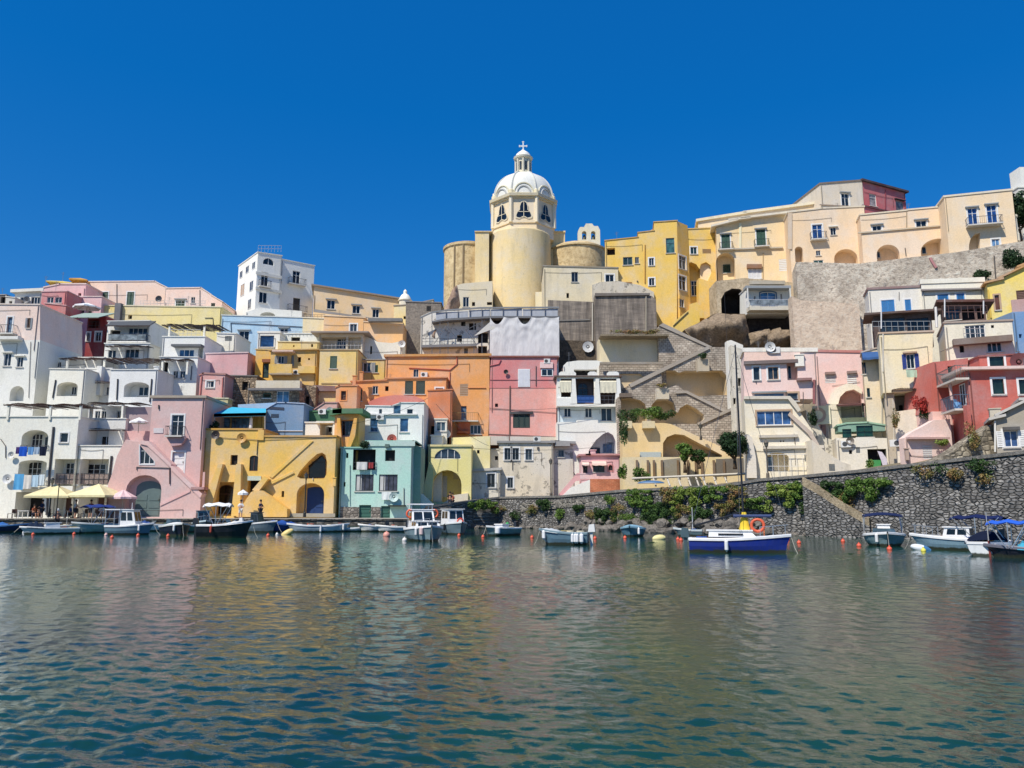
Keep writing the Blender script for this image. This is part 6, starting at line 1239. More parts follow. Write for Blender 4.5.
t = NT('sea_water'); b = t.b; b.inputs['IOR'].default_value = 1.33; b.inputs['Roughness'].default_value = .04
p = t.pos((1, 1, 1)); big = t.noise(p, .12, 3, .5)
t.l(t.mix(t.ramp(big, [(.35, 0), (.65, 1)]), lin((7, 46, 52)), lin((22, 70, 48))), b.inputs['Base Color'])
n1 = t.noise(t.pos((1, 1.6, 1)), 9, 3, .6); t.bump(n1, .35, .012)
me.materials.append(t.m); WM = t.m
wo = bpy.data.objects.new('water', me); COL.objects.link(wo); tag(wo, kind='structure')
# the rest of the bay, flat and slightly lower, reaching the horizon round the rippled sheet
mb = MB()
fa = lambda Y: .80*Y+4
e0, e1 = float(Ys[0]), float(Ys[-1])
mb.add([(-900, -600, 0), (900, -600, 0), (900, e0, 0), (fa(e0), e0, 0), (-fa(e0), e0, 0), (-900, e0, 0), (900, e1, 0), (fa(e1), e1, 0), (-fa(e1), e1, 0), (-900, e1, 0), (900, 1200, 0), (-900, 1200, 0)],
       [(0, 1, 2, 5), (3, 2, 6, 7), (5, 4, 8, 9), (9, 6, 10, 11)])
mb.build('outer_water', WM, kind='structure')
# ---------------- sky & sun
EL, AZ = 52, 218
wd = bpy.data.worlds.new('World'); SC.world = wd; wd.use_nodes = True; nt = wd.node_tree; bg = nt.nodes['Background']
sk = nt.nodes.new('ShaderNodeTexSky'); sk.sky_type = 'NISHITA'; sk.sun_disc = False; sk.sun_elevation = R(EL); sk.sun_rotation = R(AZ); sk.air_density = 1.0; sk.dust_density = .25; sk.ozone_density = 4.0
hs = nt.nodes.new('ShaderNodeHueSaturation'); hs.inputs['Saturation'].default_value = 1.42; hs.inputs['Value'].default_value = 1.0
mx = nt.nodes.new('ShaderNodeMix'); mx.data_type = 'RGBA'; mx.inputs[0].default_value = .5; mx.inputs[7].default_value = (.04, .94, 3.7, 1); nt.links.new(sk.outputs[0], hs.inputs['Color']); nt.links.new(hs.outputs[0], mx.inputs[6]); nt.links.new(mx.outputs[2], bg.inputs[0]); bg.inputs[1].default_value = .115
sd = Vector((math.sin(R(AZ))*math.cos(R(EL)), math.cos(R(AZ))*math.cos(R(EL)), math.sin(R(EL))))
sl = bpy.data.lights.new('sun', 'SUN'); sl.energy = 4.1; sl.angle = R(.53); sl.color = (1, .93, .81); so = bpy.data.objects.new('sun', sl); COL.objects.link(so)
so.rotation_euler = sd.to_track_quat('Z', 'Y').to_euler(); so.location = (-30, -30, 80)
SC.view_settings.view_transform = 'Standard'; SC.view_settings.look = 'None'; SC.view_settings.exposure = .28; SC.view_settings.gamma = 1
SC.cycles.max_bounces = 6; SC.cycles.diffuse_bounces = 3; SC.cycles.glossy_bounces = 3; SC.cycles.transmission_bounces = 2
SC.cycles.use_denoising = True; SC.cycles.sample_clamp_indirect = 6
# ================================================================ BOATS
PW = paint((236, 236, 234), .35); GEL = {}
def hullmat(c):
    key = ('hl', c)
    if key in MC: return MC[key]
    t = NT('hull_paint'); g = t.n('ShaderNodeNewGeometry'); sp = t.n('ShaderNodeSeparateXYZ'); t.l(g.outputs['Position'], sp.inputs[0])
    n = t.noise(t.pos((1, 1, .6)), 2.5, 5, .7); ad = t.n('ShaderNodeMath', operation='MULTIPLY_ADD'); ad.inputs[1].default_value = -.22; t.l(n, ad.inputs[0]); t.l(sp.outputs['Z'], ad.inputs[2])
    b = lin(c); col = t.mix(t.ramp(n, [(.4, 0), (.7, 1)]), b, tuple(x*.78+.02 for x in b))
    col = t.mix(t.ramp(ad.outputs[0], [(0, 1), (.06, 0)]), col, lin((62, 66, 52)))
    t.l(col, t.b.inputs['Base Color']); t.b.inputs['Roughness'].default_value = .4; MC[key] = t.m; return t.m
CRN = random.Random(21)
class Boat:
    def __init__(s, name, label, px, py, L, B, F, head, hc, gc=(236, 236, 232), cat='boat', group=None, bowfull=.5, inner=(206, 206, 200), deck=.62, rake=.5, tr=.8):
        p = wat(px, py); s.L, s.B, s.F = L, B, F
        s.root = thing(name, label, cat, (p.x, p.y, 0), R(head)-math.atan((px-512)/FPX), group)
        N = 14; s.N = N; st = []
        def hb(t): return B/2*(tr+(1-tr)*min(1, t/.35))*(1 if t < bowfull else max(.02, (1-((t-bowfull)/(1-bowfull))**2.1)))
        def shr(t): return F*(1+.32*max(0, t-.3)**1.5/.6)
        s.hb, s.shr = hb, shr
        def ring(t, inset=0, floor=None):
            x = -L/2+L*t; b = max(.015, hb(t)-inset); z = shr(t); k = max(0, (t-.55)/.45)**2*rake
            if floor is None: return [(x-k*.9, 0, -.3+.25*max(0, t-.8)*5*.3), (x-k*.6, b*.62, -.2), (x-k*.25, b*.9, z*.45), (x+k*.35, b, z)]
            return [(x+k*.3, b, z), (x-k*.1, b*.86, floor)]
        vs = []; 
        for i in range(N):
            r = ring(i/(N-1)); vs += r+[(x, -y, z) for x, y, z in r[1:]]
        fs = []
        for i in range(N-1):
            a, b = 7*i, 7*(i+1)
            for j in range(3): fs.append((a+j, b+j, b+j+1, a+j+1))
            for u, v in ((0, 4), (4, 5), (5, 6)): fs.append((b+u, a+u, a+v, b+v))
        fs += [(0, 1, 2, 3, 6, 5, 4)]
        mb = MB().add(vs, fs, 0, False)
        s.hull = mb.build('hull', hullmat(hc), s.root)
        # gunwale and rub rail
        mb = MB(); fl = .12; s.fl = fl
        for sg in (1, -1):
            for i in range(N-1):
                a = ring(i/(N-1)); b = ring((i+1)/(N-1)); a2 = ring(i/(N-1), .13, fl); b2 = ring((i+1)/(N-1), .13, fl)
                A, Bq, C2, D2 = a[3], b[3], b2[0], a2[0]
                q = [(x, sg*y, z+.03) for x, y, z in (A, Bq, C2, D2)]; q2 = [(A[0], sg*(A[1]+.02), A[2]-.1), (Bq[0], sg*(Bq[1]+.02), Bq[2]-.1)]
                mb.add(q, [(0, 1, 2, 3)]); mb.add([q[0], q[1], (q2[1][0], q2[1][1], Bq[2]+.0), (q2[0][0], q2[0][1], A[2]+.0), *[(x, y, z) for x, y, z in reversed(q2)]], [(0, 1, 2, 3), (3, 2, 4, 5)])
        A = ring(0)[3]; mb.box(A[0]-.03, -A[1], A[2]-.08, A[0]+.1, A[1], A[2]+.03)
        mb.build('gunwale', paint(gc, .4), s.root)
        mb = MB()
        nd = int(N*deck)
        for i in range(N-1):
            a2 = ring(i/(N-1), .13, fl); b2 = ring((i+1)/(N-1), .13, fl)
            if i < nd:
                mb.add([a2[1], b2[1], (b2[1][0], -b2[1][1], fl), (a2[1][0], -a2[1][1], fl)], [(0, 1, 2, 3)])
                for sg in (1, -1): mb.add([(x, sg*y, z) for x, y, z in (a2[0], b2[0], b2[1], a2[1])], [(0, 1, 2, 3)])
            else:
                za, zb = a2[0][2]+.02, b2[0][2]+.02
                mb.add([(a2[0][0], a2[0][1], za), (b2[0][0], b2[0][1], zb), (b2[0][0], -b2[0][1], zb), (a2[0][0], -a2[0][1], za)], [(0, 1, 2, 3)])
        a2 = ring(nd/(N-1), .13, fl); mb.add([(a2[0][0], a2[0][1], a2[0][2]+.02), (a2[0][0], -a2[0][1], a2[0][2]+.02), (a2[1][0], -a2[1][1], fl), (a2[1][0], a2[1][1], fl)], [(0, 1, 2, 3)])
        mb.build('deck', paint(inner, .6), s.root)
        for q_ in range(3):
            tt_ = CRN.uniform(.08, min(deck, .6)); x = -L/2+L*tt_; y = CRN.uniform(-.5, .5)*hb(tt_); k_ = CRN.choice(['crate', 'bucket', 'rope_coil', 'cushion']); cc = CRN.choice([(40, 90, 160), (210, 90, 50), (230, 220, 200), (60, 110, 90), (200, 180, 120), (150, 60, 50)])
            if k_ == 'crate': MB().box(x-.2, y-.15, fl+.01, x+.2, y+.15, F+.08).box(x-.23, y-.18, F+.08, x+.23, y+.18, F+.11).build(k_, paint(cc, .6), s.root)
            elif k_ == 'bucket': MB().lathe([(.12, fl+.2), (.15, F+.16), (.13, F+.16), (.11, fl+.25)], 10, c=(x, y)).build(k_, paint(cc, .5), s.root)
            elif k_ == 'rope_coil': MB().lathe([(.12, F-.02), (.22, F), (.24, F+.06), (.2, F+.1), (.1, F+.08)], 12, c=(x, y)).build(k_, fabric((214, 204, 176)), s.root)
            else: MB().box(x-.25, y-.22, F-.02, x+.25, y+.22, F+.09).build(k_, fabric(cc), s.root)
        for xt in (.2, .42):
            x = -L/2+L*xt
            if deck > .5: MB().box(x-.18, -hb(xt)+.16, F*.62, x+.18, hb(xt)-.16, F*.62+.06).build('seat', paint((190, 180, 160), .7), s.root)
    def X(s, t): return -s.L/2+s.L*t
    def cabin(s, t0, t1, w, h, z=None, c=(238, 238, 236), win=True, over=.1, slope=.25, roofc=None, name='cabin'):
        x0, x1 = s.X(t0), s.X(t1); z = s.F*.5 if z is None else z; W = w/2; sl = slope*h
        v = [(x0, -W, z), (x1, -W*.94, z), (x1, W*.94, z), (x0, W, z), (x0+.03, -W*.92, z+h), (x1-sl, -W*.84, z+h), (x1-sl, W*.84, z+h), (x0+.03, W*.92, z+h)]
        o = MB().add(v, [(4, 5, 6, 7), (0, 1, 5, 4), (1, 2, 6, 5), (2, 3, 7, 6), (3, 0, 4, 7)]).build(name, paint(c, .35), s.root)
        MB().box(x0-over, -W*.98, z+h, x1-sl+over, W*.98, z+h+.06).build('cabin_roof', paint(roofc or c, .4), o)
        if win:
            G = glass_mat((26, 36, 44)); e = .012
            def lerp(a, b, t): return tuple(a[i]+(b[i]-a[i])*t for i in range(3))
            def pane(q, u0, u1, v0, v1, off):
                p = []
                for u, w_ in ((u0, v0), (u1, v0), (u1, v1), (u0, v1)):
                    a = lerp(lerp(q[0], q[1], u), lerp(q[3], q[2], u), w_); p.append(tuple(a[i]+off[i] for i in range(3)))
                MB().add(p, [(0, 1, 2, 3)]).build('window', G, o)
            pane([v[1], v[2], v[6], v[5]], .08, .47, .42, .9, (e, 0, .0)); pane([v[1], v[2], v[6], v[5]], .53, .92, .42, .9, (e, 0, .0))
            pane([v[0], v[1], v[5], v[4]], .12, .46, .45, .88, (0, -e, 0)); pane([v[0], v[1], v[5], v[4]], .54, .86, .45, .88, (0, -e, 0))
            pane([v[3], v[2], v[6], v[7]], .12, .46, .45, .88, (0, e, 0)); pane([v[3], v[2], v[6], v[7]], .54, .86, .45, .88, (0, e, 0))
            pane([v[0], v[3], v[7], v[4]], .1, .45, .4, .9, (-e, 0, 0)); pane([v[0], v[3], v[7], v[4]], .55, .9, .4, .9, (-e, 0, 0))
        return o
    def bimini(s, t0, t1, w, z, c=(30, 48, 110), zb=None, arch=.22):
        x0, x1 = s.X(t0), s.X(t1); n, m = 8, 8; vs = []
        for i in range(n+1):
            for j in range(m+1):
                u = i/n; v = j/m; vs.append((x0+(x1-x0)*u, -w/2+w*v, z+arch*(1-(2*v-1)**2)-.05*(1-math.cos(4*PI*u))-(.14 if i in (0, n) else 0)))
        f = [(i*(m+1)+j, (i+1)*(m+1)+j, (i+1)*(m+1)+j+1, i*(m+1)+j+1) for i in range(n) for j in range(m)]
        mb = MB().add(vs, f, 0, True); mb.add([(x, y, zz-.03) for x, y, zz in vs], [q[::-1] for q in f], 0, True)
        o = mb.build('canopy', fabric(c), s.root); zb = s.F if zb is None else zb; xm = (x0+x1)/2
        for sg in (1, -1):
            y = sg*w/2
            for xa, xb in ((xm-.1, x0+.1), (xm+.1, x1-.1), (xm, xm)): MB().bar((xa, y, zb), (xb, y*.97, z), .022, 5).build('canopy_pole', paint((200, 202, 204), .3, .7), o)
        return o
    def hardtop(s, t0, t1, w, z, c=(240, 240, 238)):
        x0, x1 = s.X(t0), s.X(t1); o = MB().box(x0, -w/2, z, x1, w/2, z+.08).build('hardtop', paint(c, .35), s.root)
        for x in (x0+.08, x1-.08):
            for y in (-w/2+.08, w/2-.08): MB().bar((x, y, s.F), (x, y, z), .03, 5).build('post', paint((210, 212, 214), .3, .7), o)
        return o
    def outboard(s, c=(40, 42, 46), y=0):
        x = -s.L/2-.2; mb = MB(); mb.add([(x-.22, y-.16, s.F+.05), (x+.2, y-.16, s.F+.02), (x+.2, y+.16, s.F+.02), (x-.22, y+.16, s.F+.05), (x-.16, y-.12, s.F+.5), (x+.14, y-.13, s.F+.46), (x+.14, y+.13, s.F+.46), (x-.16, y+.12, s.F+.5)], [(0, 3, 2, 1), (4, 5, 6, 7), (0, 1, 5, 4), (1, 2, 6, 5), (2, 3, 7, 6), (3, 0, 4, 7)])
        mb.box(x-.07, y-.06, -.25, x+.08, y+.06, s.F+.05); return mb.build('outboard_motor', paint(c, .35), s.root)
    def screen(s, t, w, h=.45, z=None):
        x = s.X(t); z = s.F if z is None else z; v = [(x, -w/2, z), (x+.3, -w*.3, z), (x+.3, w*.3, z), (x, w/2, z), (x-.25, -w*.42, z+h), (x+.0, -w*.26, z+h), (x+.0, w*.26, z+h), (x-.25, w*.42, z+h)]
        return MB().add(v, [(0, 1, 5, 4), (1, 2, 6, 5), (2, 3, 7, 6)]).tube([v[4], v[5], v[6], v[7]], .025, 4).build('windscreen', glass_mat((70, 90, 100)), s.root)
    def cover(s, t0, t1, c, h=.35):
        n = 12; vs = []; m = 8
        for i in range(n+1):
            t = t0+(t1-t0)*i/n
            for j in range(m+1):
                v = j/m*2-1; b = s.hb(t)+.05; vs.append((s.X(t)+(max(0, (t-.55)/.45)**2*.15), b*v, s.shr(t)-.1*(abs(v) > .99)+h*(1-abs(v)**1.7)*(1-.25*math.cos(i*1.7))*(.35+.65*math.sin(PI*min(1, max(0, i/n))))))
        return MB().add(vs, [(i*(m+1)+j, (i+1)*(m+1)+j, (i+1)*(m+1)+j+1, i*(m+1)+j+1) for i in range(n) for j in range(m)], 0, True).build('tarp', fabric(c), s.root)
    def mast(s, t, z0, z1, c=(60, 60, 64), r=.06, boom=None):
        o = MB().bar((s.X(t), 0, z0), (s.X(t), 0, z1), r, 6, r2=r*.7).build('mast', paint(c, .4, .3), s.root)
        if boom: MB().bar((s.X(t), 0, boom[1]), (s.X(boom[0]), 0, boom[2]), .05, 5).build('boom', paint(c, .4, .3), o)
        return o
    def fender(s, t, c=(238, 238, 238), side=-1, r=.09):
        y = side*(s.hb(t)+.11); z = s.shr(t); return MB().lathe([(0, z-.62), (r, z-.5), (r, z-.12), (0, z-.02)], 10, c=(s.X(t), y)).bar((s.X(t), y, z-.05), (s.X(t), y*.9, z+.04), .012, 3).build('fender', paint(c, .4), s.root)
    def pulpit(s, c=(190, 192, 196)):
        mb = MB(); t0 = .72
        for sg in (1, -1):
            pts = [(s.X(t), sg*max(.08, s.hb(t)-.08), s.shr(t)+.45) for t in (t0, .82, .92, 1)]; mb.tube(pts, .018, 4)
            for t in (t0, .85, .97): mb.bar((s.X(t), sg*max(.08, s.hb(t)-.08), s.shr(t)), (s.X(t), sg*max(.08, s.hb(t)-.08), s.shr(t)+.45), .016, 4)
        return mb.build('bow_rail', paint(c, .3, .7), s.root)
    def rope(s, t=1, dx=1.6, side=0):
        x = s.X(t)+.1; mb = MB().tube([(x, side, s.shr(t)-.05), (x+dx*.5, side*.5, s.F*.35), (x+dx, 0, -.1)], .015, 3); return mb.build('mooring_rope', paint((190, 186, 170), .9), s.root)
def px2m(px, py): return px*(CAMZ*FPX/(py-510))/FPX
BL = (86, 118, 132)
b = Boat('rowing_boat', 'dark navy open boat cut off by the western edge of the photo', 8, 532, 4.2, 1.7, .62, -10, (26, 40, 74), (60, 110, 160)); b.cover(.0, .5, (50, 110, 180), .3)
b = Boat('sailing_boat', 'low pale sailing boat with bare black mast moored off the cream parasols', 50, 534, 4.2, 1.4, .5, -172, (190, 198, 200), (236, 236, 232)); b.mast(.42, .3, 4.2, (30, 30, 34), .05); b.cabin(.35, .62, .9, .45, .45, (216, 222, 226), win=False); b.cover(.62, .9, (34, 48, 70), .45); b.rope(1, .8)
b = Boat('motor_boat', 'grey green motor boat with crossed canopy poles below a blue bimini', 93, 533, 3.7, 1.8, .75, -150, (132, 164, 164), (220, 224, 220)); b.bimini(.1, .75, 1.7, 2.3, (44, 64, 130)); b.outboard(); b.rope(1, .8)
b = Boat('cabin_boat', 'small blue grey fishing boat with white wheelhouse and flat sun roof', 130, 534.5, 3.6, 1.9, .72, -28, (108, 140, 156), (230, 230, 228)); b.cabin(.3, .72, 1.3, 1.55, .45); b.hardtop(-.02, .34, 1.5, 2.0); b.mast(.5, 2.0, 2.6, (230, 230, 230), .03); b.fender(.8); b.rope(1, .7)
b = Boat('motor_boat', 'dark navy motor boat with rounded pale windscreen beside the wheelhouse boat', 175, 535.5, 3.5, 2.1, .75, -75, (22, 30, 52), (200, 204, 200)); b.screen(.45, 1.4, .5); b.outboard(); b.rope(1, .6); b.cover(.5, .72, (226, 226, 222), .2); b.fender(.9)
b = Boat('cabin_boat', 'small slate blue cabin boat moored close to the quay under the pink house', 202, 531.5, 3.2, 1.7, .8, -80, (70, 96, 110), (180, 200, 206)); b.cabin(.35, .7, 1.2, 1.5, .4, (84, 116, 130)); b.pulpit()
b = Boat('motor_boat', 'large black hulled motor boat with wide white gunwale and arched white sun roof', 224, 538, 3.6, 1.9, .95, -12, (24, 28, 38), (240, 240, 238), bowfull=.6); b.bimini(.1, .62, 1.6, 2.35, (232, 232, 228)); b.cover(.55, .85, (214, 214, 210), .15); b.screen(.6, 1.3, .4); b.outboard(); b.fender(.3, (180, 70, 50)); b.rope(1, .5)
b = Boat('motor_boat', 'grey boat with tall dark framed console between black boat and blue tarp boat', 259, 532.3, 3.4, 1.7, .8, -35, (98, 116, 126), (220, 222, 220)); b.cabin(.3, .6, 1.0, 1.4, .35, (60, 70, 78)); b.outboard((230, 230, 230)); b.rope(1, .7)
b = Boat('rowing_boat', 'small boat wrapped in bright blue tarpaulin below the yellow stair', 281, 532, 3.0, 1.6, .7, -160, (30, 64, 132), (40, 80, 150)); b.cover(.05, .95, (40, 84, 160), .3)
b = Boat('rowing_boat', 'grey open boat moored right in front of the navy arched doors', 305, 532.2, 3.0, 1.5, .62, 170, (150, 166, 176), (224, 228, 230))
b = Boat('rowing_boat', 'pale blue grey open boat with white fender east of the lamp post', 330, 532, 3.2, 1.5, .6, 8, (176, 194, 204), (232, 234, 234)); b.fender(.2); b.fender(.85)
b = Boat('dinghy', 'low white inflatable dinghy tied under the mint green house', 354, 531.6, 2.2, 1.2, .35, 5, (220, 220, 220), (236, 236, 234)); b.outboard((120, 60, 60))
b = Boat('dinghy', 'small white dinghy with dark outboard motors beside the pink buoy', 391, 532, 2.6, 1.3, .5, -175, (214, 216, 214), (236, 236, 232)); b.outboard((30, 34, 44)); b.outboard((30, 34, 44), .4)
b = Boat('cabin_cruiser', 'big white cabin cruiser with blue grey hull and two orange lifebuoys, bow towards the water', 424, 540.5, 5.0, 2.5, .78, -80, (128, 152, 160), (236, 236, 234), bowfull=.45)
b.cabin(.42, .78, 1.7, .5, .75, win=True, slope=.5); b.cabin(.2, .5, 1.7, 1.25, .75, slope=.6); b.hardtop(-.02, .3, 1.6, 2.35); b.pulpit(); b.fender(.9, (230, 200, 196), -1, .14); b.fender(.82, (226, 226, 226), -1)
def lifebuoy(par, loc, r=.26, face='x', c=(232, 96, 52)):
    mb = MB(); n, m = 20, 8; vs = []
    for i in range(n):
        for j in range(m):
            a = 2*PI*i/n; q = 2*PI*j/m; rr = r+.07*math.cos(q); u, v, w_ = rr*math.cos(a), rr*math.sin(a), .07*math.sin(q)
            vs.append((loc[0]+w_, loc[1]+u, loc[2]+v) if face == 'x' else (loc[0]+u, loc[1]+w_, loc[2]+v))
    mb.add(vs, [(i*m+j, ((i+1) % n)*m+j, ((i+1) % n)*m+(j+1) % m, i*m+(j+1) % m) for i in range(n) for j in range(m)], 0, True)
    o = mb.build('lifebuoy', paint(c, .5), par); mb = MB()
    for k in range(4):
        a = PI/4+k*PI/2; u, v = r*math.cos(a), r*math.sin(a); p = (loc[0], loc[1]+u, loc[2]+v) if face == 'x' else (loc[0]+u, loc[1], loc[2]+v)
        mb.lathe([(0, -.075), (.082, -.06), (.082, .06), (0, .075)], 8); n0 = len(mb.v)-0
        # shift the last band to its place
    return o
CR = b.root.location+Matrix.Rotation(b.root.rotation_euler.z, 3, 'Z') @ Vector((b.X(.1), 0, 0)); lifebuoy(b.root, (b.X(.34), -.8, 1.75)); lifebuoy(b.root, (b.X(.34), .8, 1.75)); b.rope(1, .6)
b = Boat('cabin_boat', 'white topped cabin boat with dark hull and one red lifebuoy behind the big cruiser', 453, 534, 4.4, 2.2, .8, -72, (104, 126, 136), (220, 222, 220)); b.cabin(.25, .7, 1.5, 1.35, .7, slope=.15, over=.2); lifebuoy(b.root, (b.X(.73), .3, 1.05), .24, 'x', (214, 62, 40)); b.fender(.7, (30, 32, 36)); b.fender(.5, (230, 230, 226)); b.outboard()
b = Boat('rowing_boat', 'teal grey open boat with white gunwale, green bag and round white fender', 501, 535.5, 3.4, 1.9, .6, -130, (118, 146, 150), (240, 240, 236), bowfull=.55); b.cabin(.35, .6, .9, .35, .5, win=False); b.fender(.85, (238, 238, 238), 1, .22); b.outboard(); b.rope(1, .5)
MB().lathe([(0, .5), (.16, .55), (.18, .8), (.1, 1.0), (0, 1.05)], 8, c=(b.X(.3), .1)).build('green_bag', fabric((40, 160, 80)), b.root)
b = Boat('rowing_boat', 'slate blue flat ended work boat hung with small white fenders', 565, 544.5, 2.75, 1.45, .7, 172, (98, 132, 150), (120, 146, 156), bowfull=.75, tr=.95); b.cover(.62, .95, (200, 206, 206), .1)
for t_ in (.1, .2, .3, .92): b.fender(t_, side=1 if t_ else 1)
for t_ in (.12, .24, .94): b.fender(t_, side=1)
b.outboard((224, 224, 220)); b.rope(1, .4)
b = Boat('rowing_boat', 'small boat under light blue cover moored by the boulders', 633, 536.3, 2.6, 1.9, .6, -100, (84, 126, 146), (130, 168, 184)); b.cover(.03, .97, (126, 170, 190), .22); b.fender(.85, side=1)
b = Boat('rowing_boat', 'little grey green boat with short white mast behind the blue sloop', 689, 536.5, 2.0, 1.0, .5, 175, (96, 120, 124), (190, 200, 200)); b.mast(.35, .3, 2.2, (230, 230, 230), .035)
b = Boat('sloop', 'royal blue hulled sailing sloop with white deck and tall dark mast', 739, 552.5, 4.55, 1.6, .66, 0, (24, 50, 150), (240, 240, 238), bowfull=.45, deck=.3, rake=.35, inner=(232, 232, 230))
b.cabin(.2, .68, 1.0, .27, .74, win=False, slope=.9); MB().box(b.X(.3), -.52, .82, b.X(.55), -.49, .9).build('cabin_window', glass_mat((30, 34, 40)), b.root); MB().box(b.X(.3), .49, .82, b.X(.55), .52, .9).build('cabin_window', glass_mat((30, 34, 40)), b.root)
b.mast(.56, .7, 10.1, (52, 52, 56), .055, boom=(.06, 1.9, 1.25)); b.fender(.38, side=-1); b.pulpit()
m_ = MB(); zt = 9.9
for a_, r_ in (((b.X(1.0), 0, .95), .012), ((b.X(.0), 0, .8), .012), ((b.X(.52), .7, .8), .012), ((b.X(.52), -.7, .8), .012)): m_.bar(a_, (b.X(.56), 0, zt), r_, 3)
m_.build('stay', paint((120, 120, 124), .4, .6), b.root)
MB().bar((b.X(.46), -.3, 1.72), (b.X(.84), -.25, 1.72), .07, 6).build('spinnaker_pole', paint((60, 76, 120), .5), b.root)
lifebuoy(b.root, (b.X(.7), -.25, 1.28), .28, 'y'); MB().bar((b.X(.76), -.25, .8), (b.X(.76), -.25, 1.3), .03, 5).build('lifebuoy_post', paint((220, 120, 60), .5), b.root)
c_ = []; mb = MB(); n = 10
for i in range(9):
    z = .95+.95*i/8; r_ = .2*(1-i/9)+.07
    c_ += [(b.X(.57)+r_*math.cos(2*PI*k/n)*(1+.2*math.sin(3*k)), -.12+r_*.6*math.sin(2*PI*k/n), z) for k in range(n)]
mb.add(c_, [(i*n+k, i*n+(k+1) % n, (i+1)*n+(k+1) % n, (i+1)*n+k) for i in range(8) for k in range(n)], 0, True); mb.build('sail_bag', fabric((244, 206, 40)), b.root)
b.outboard((70, 90, 96)); b.rope(1, .3)
b = Boat('motor_boat', 'grey green motor boat with navy canopy and clear screen, bow towards the water', 885, 545.5, 3.2, 2.2, .6, -84, (120, 148, 154), (236, 236, 234)); b.bimini(.1, .6, 2.0, 1.75, (34, 46, 84), arch=.12); b.cabin(.35, .6, .75, .7, .45, win=False, slope=.5); b.screen(.55, 1.3, .35); b.fender(.9, (232, 232, 232)); b.outboard(); b.rope(1, .5)
b = Boat('dinghy', 'small white dinghy tied beside the navy canopy motor boat', 868, 537.5, 2.2, 1.1, .45, 165, (222, 224, 222), (240, 240, 238)); 
b = Boat('motor_boat', 'white and steel blue motor boat with white cabin under long navy canopy', 955, 550, 3.8, 1.5, .6, 168, (128, 160, 176), (238, 238, 236)); b.cabin(.28, .62, 1.05, .62, .5, c=(232, 232, 232)); b.bimini(-.1, .5, 1.5, 1.65, (28, 40, 84), arch=.15); b.outboard(); b.pulpit(); b.rope(1, .4)
b = Boat('rowing_boat', 'white boat seen from its flat stern with dark rubber tube and brown rudder', 989, 555, 3.0, 1.75, .6, 92, (226, 230, 230), (236, 236, 234), tr=.97); b.cover(.08, .6, (26, 34, 56), .42); MB().box(b.X(0)-.05, -.04, -.2, b.X(0), .04, .68).build('rudder', paint((130, 50, 40), .6), b.root); b.mast(.03, .3, 1.9, (190, 190, 186), .025)
b = Boat('motor_boat', 'dark hulled boat with bright blue canopy and turquoise gear cut off by the eastern edge', 1030, 558, 3.0, 1.4, .42, 176, (34, 38, 50), (110, 110, 120)); b.bimini(.45, .98, 1.3, 1.5, (40, 100, 210), arch=.12); b.cover(.4, .62, (60, 160, 190), .3); b.cabin(.1, .35, .8, .55, .45, win=False, c=(230, 230, 230))
# ---- floats and buoys
def floatbody(name, label, px, py, L, r, rz, c, tilt=0, c2=None):
    p = wat(px, py); mb = MB(); prof = [(0.01, -L/2), (r*.45, -L*.46), (r*.85, -L*.3), (r, -L*.1), (r, L*.1), (r*.85, L*.3), (r*.45, L*.46), (.01, L/2)]
    mb.lathe(prof, 14, cap=False); mb.v = [(z, y, x) for x, y, z in mb.v]; ms = [paint(c, .5)]
    if c2: ms.append(paint(c2, .5)); mb.mi = [1 if sum(mb.v[i][0] for i in f)/len(f) > L*.05 else 0 for f in mb.f]
    return mb.build(name, ms, None, (p.x, p.y, r*.35), (0, R(tilt), R(rz)), 'float', label, smooth=True)
floatbody('mooring_float', 'yellow torpedo shaped float tilted in front of the ochre building', 287, 534.5, 1.15, .27, 15, (232, 206, 120), -32)
floatbody('mooring_float', 'pale yellow rugby ball shaped float between boulders and blue sloop', 659, 539.5, .95, .24, 8, (236, 224, 150), -6)
f1 = floatbody('mooring_float', 'blue and white torpedo float near the stone steps', 921, 550, .98, .2, -20, (222, 228, 232), 14, (60, 120, 170))
def ball(name, label, px, py, r, c, group=None, cat='buoy', proto=None):
    p = wat(px, py)
    if proto is not None: return dup(proto, (p.x, p.y, r*.35), label=label)
    mb = MB(); prof = [(.005, -r)]+[(r*math.sin(PI*j/8), -r*math.cos(PI*j/8)) for j in range(1, 8)]+[(.04, r), (.04, r+.05), (.005, r+.06)]
    mb.lathe(prof, 14, cap=False)
    return mb.build(name, paint(c, .5), None, (p.x, p.y, r*.35), None, cat, label, group, smooth=True)
LB = 'small orange ball buoy floating at the surface among the moored boats'
proto = None
for px, py in [(33, 535), (74, 534.5), (112, 538), (138, 536), (168, 536.5), (185, 535.5), (240, 537), (268, 536), (459, 536), (483, 537.5), (532, 538), (595, 539), (625, 538.5), (678, 540), (681, 541), (788, 540), (799, 543.5), (843, 542), (859, 546.5), (889.5, 550), (5, 532)]:
    o = ball('buoy', LB, px, py, .13, (230, 92, 60), 'orange mooring buoys', proto=proto); proto = proto or o
ball('buoy', 'biggest pinkish buoy floating in front of the two outboard motors', 386.5, 536.5, .27, (232, 160, 140))
ball('buoy', 'white ball buoy bobbing near the pale sailing boat', 24, 533, .14, (226, 226, 226)); ball('buoy', 'tiny white buoy beside the yellow tilted float', 277, 535, .12, (236, 236, 230))
ball('buoy', 'yellow ball buoy tied to the blue and white float', 923.5, 551.5, .12, (236, 226, 70)); ball('buoy', 'pale pink buoy beside the orange one at the wheelhouse boat', 106, 535.5, .13, (232, 190, 180))
ball('buoy', 'white buoy hanging off the bow of the big cabin cruiser', 404.5, 541, .16, (232, 226, 222))
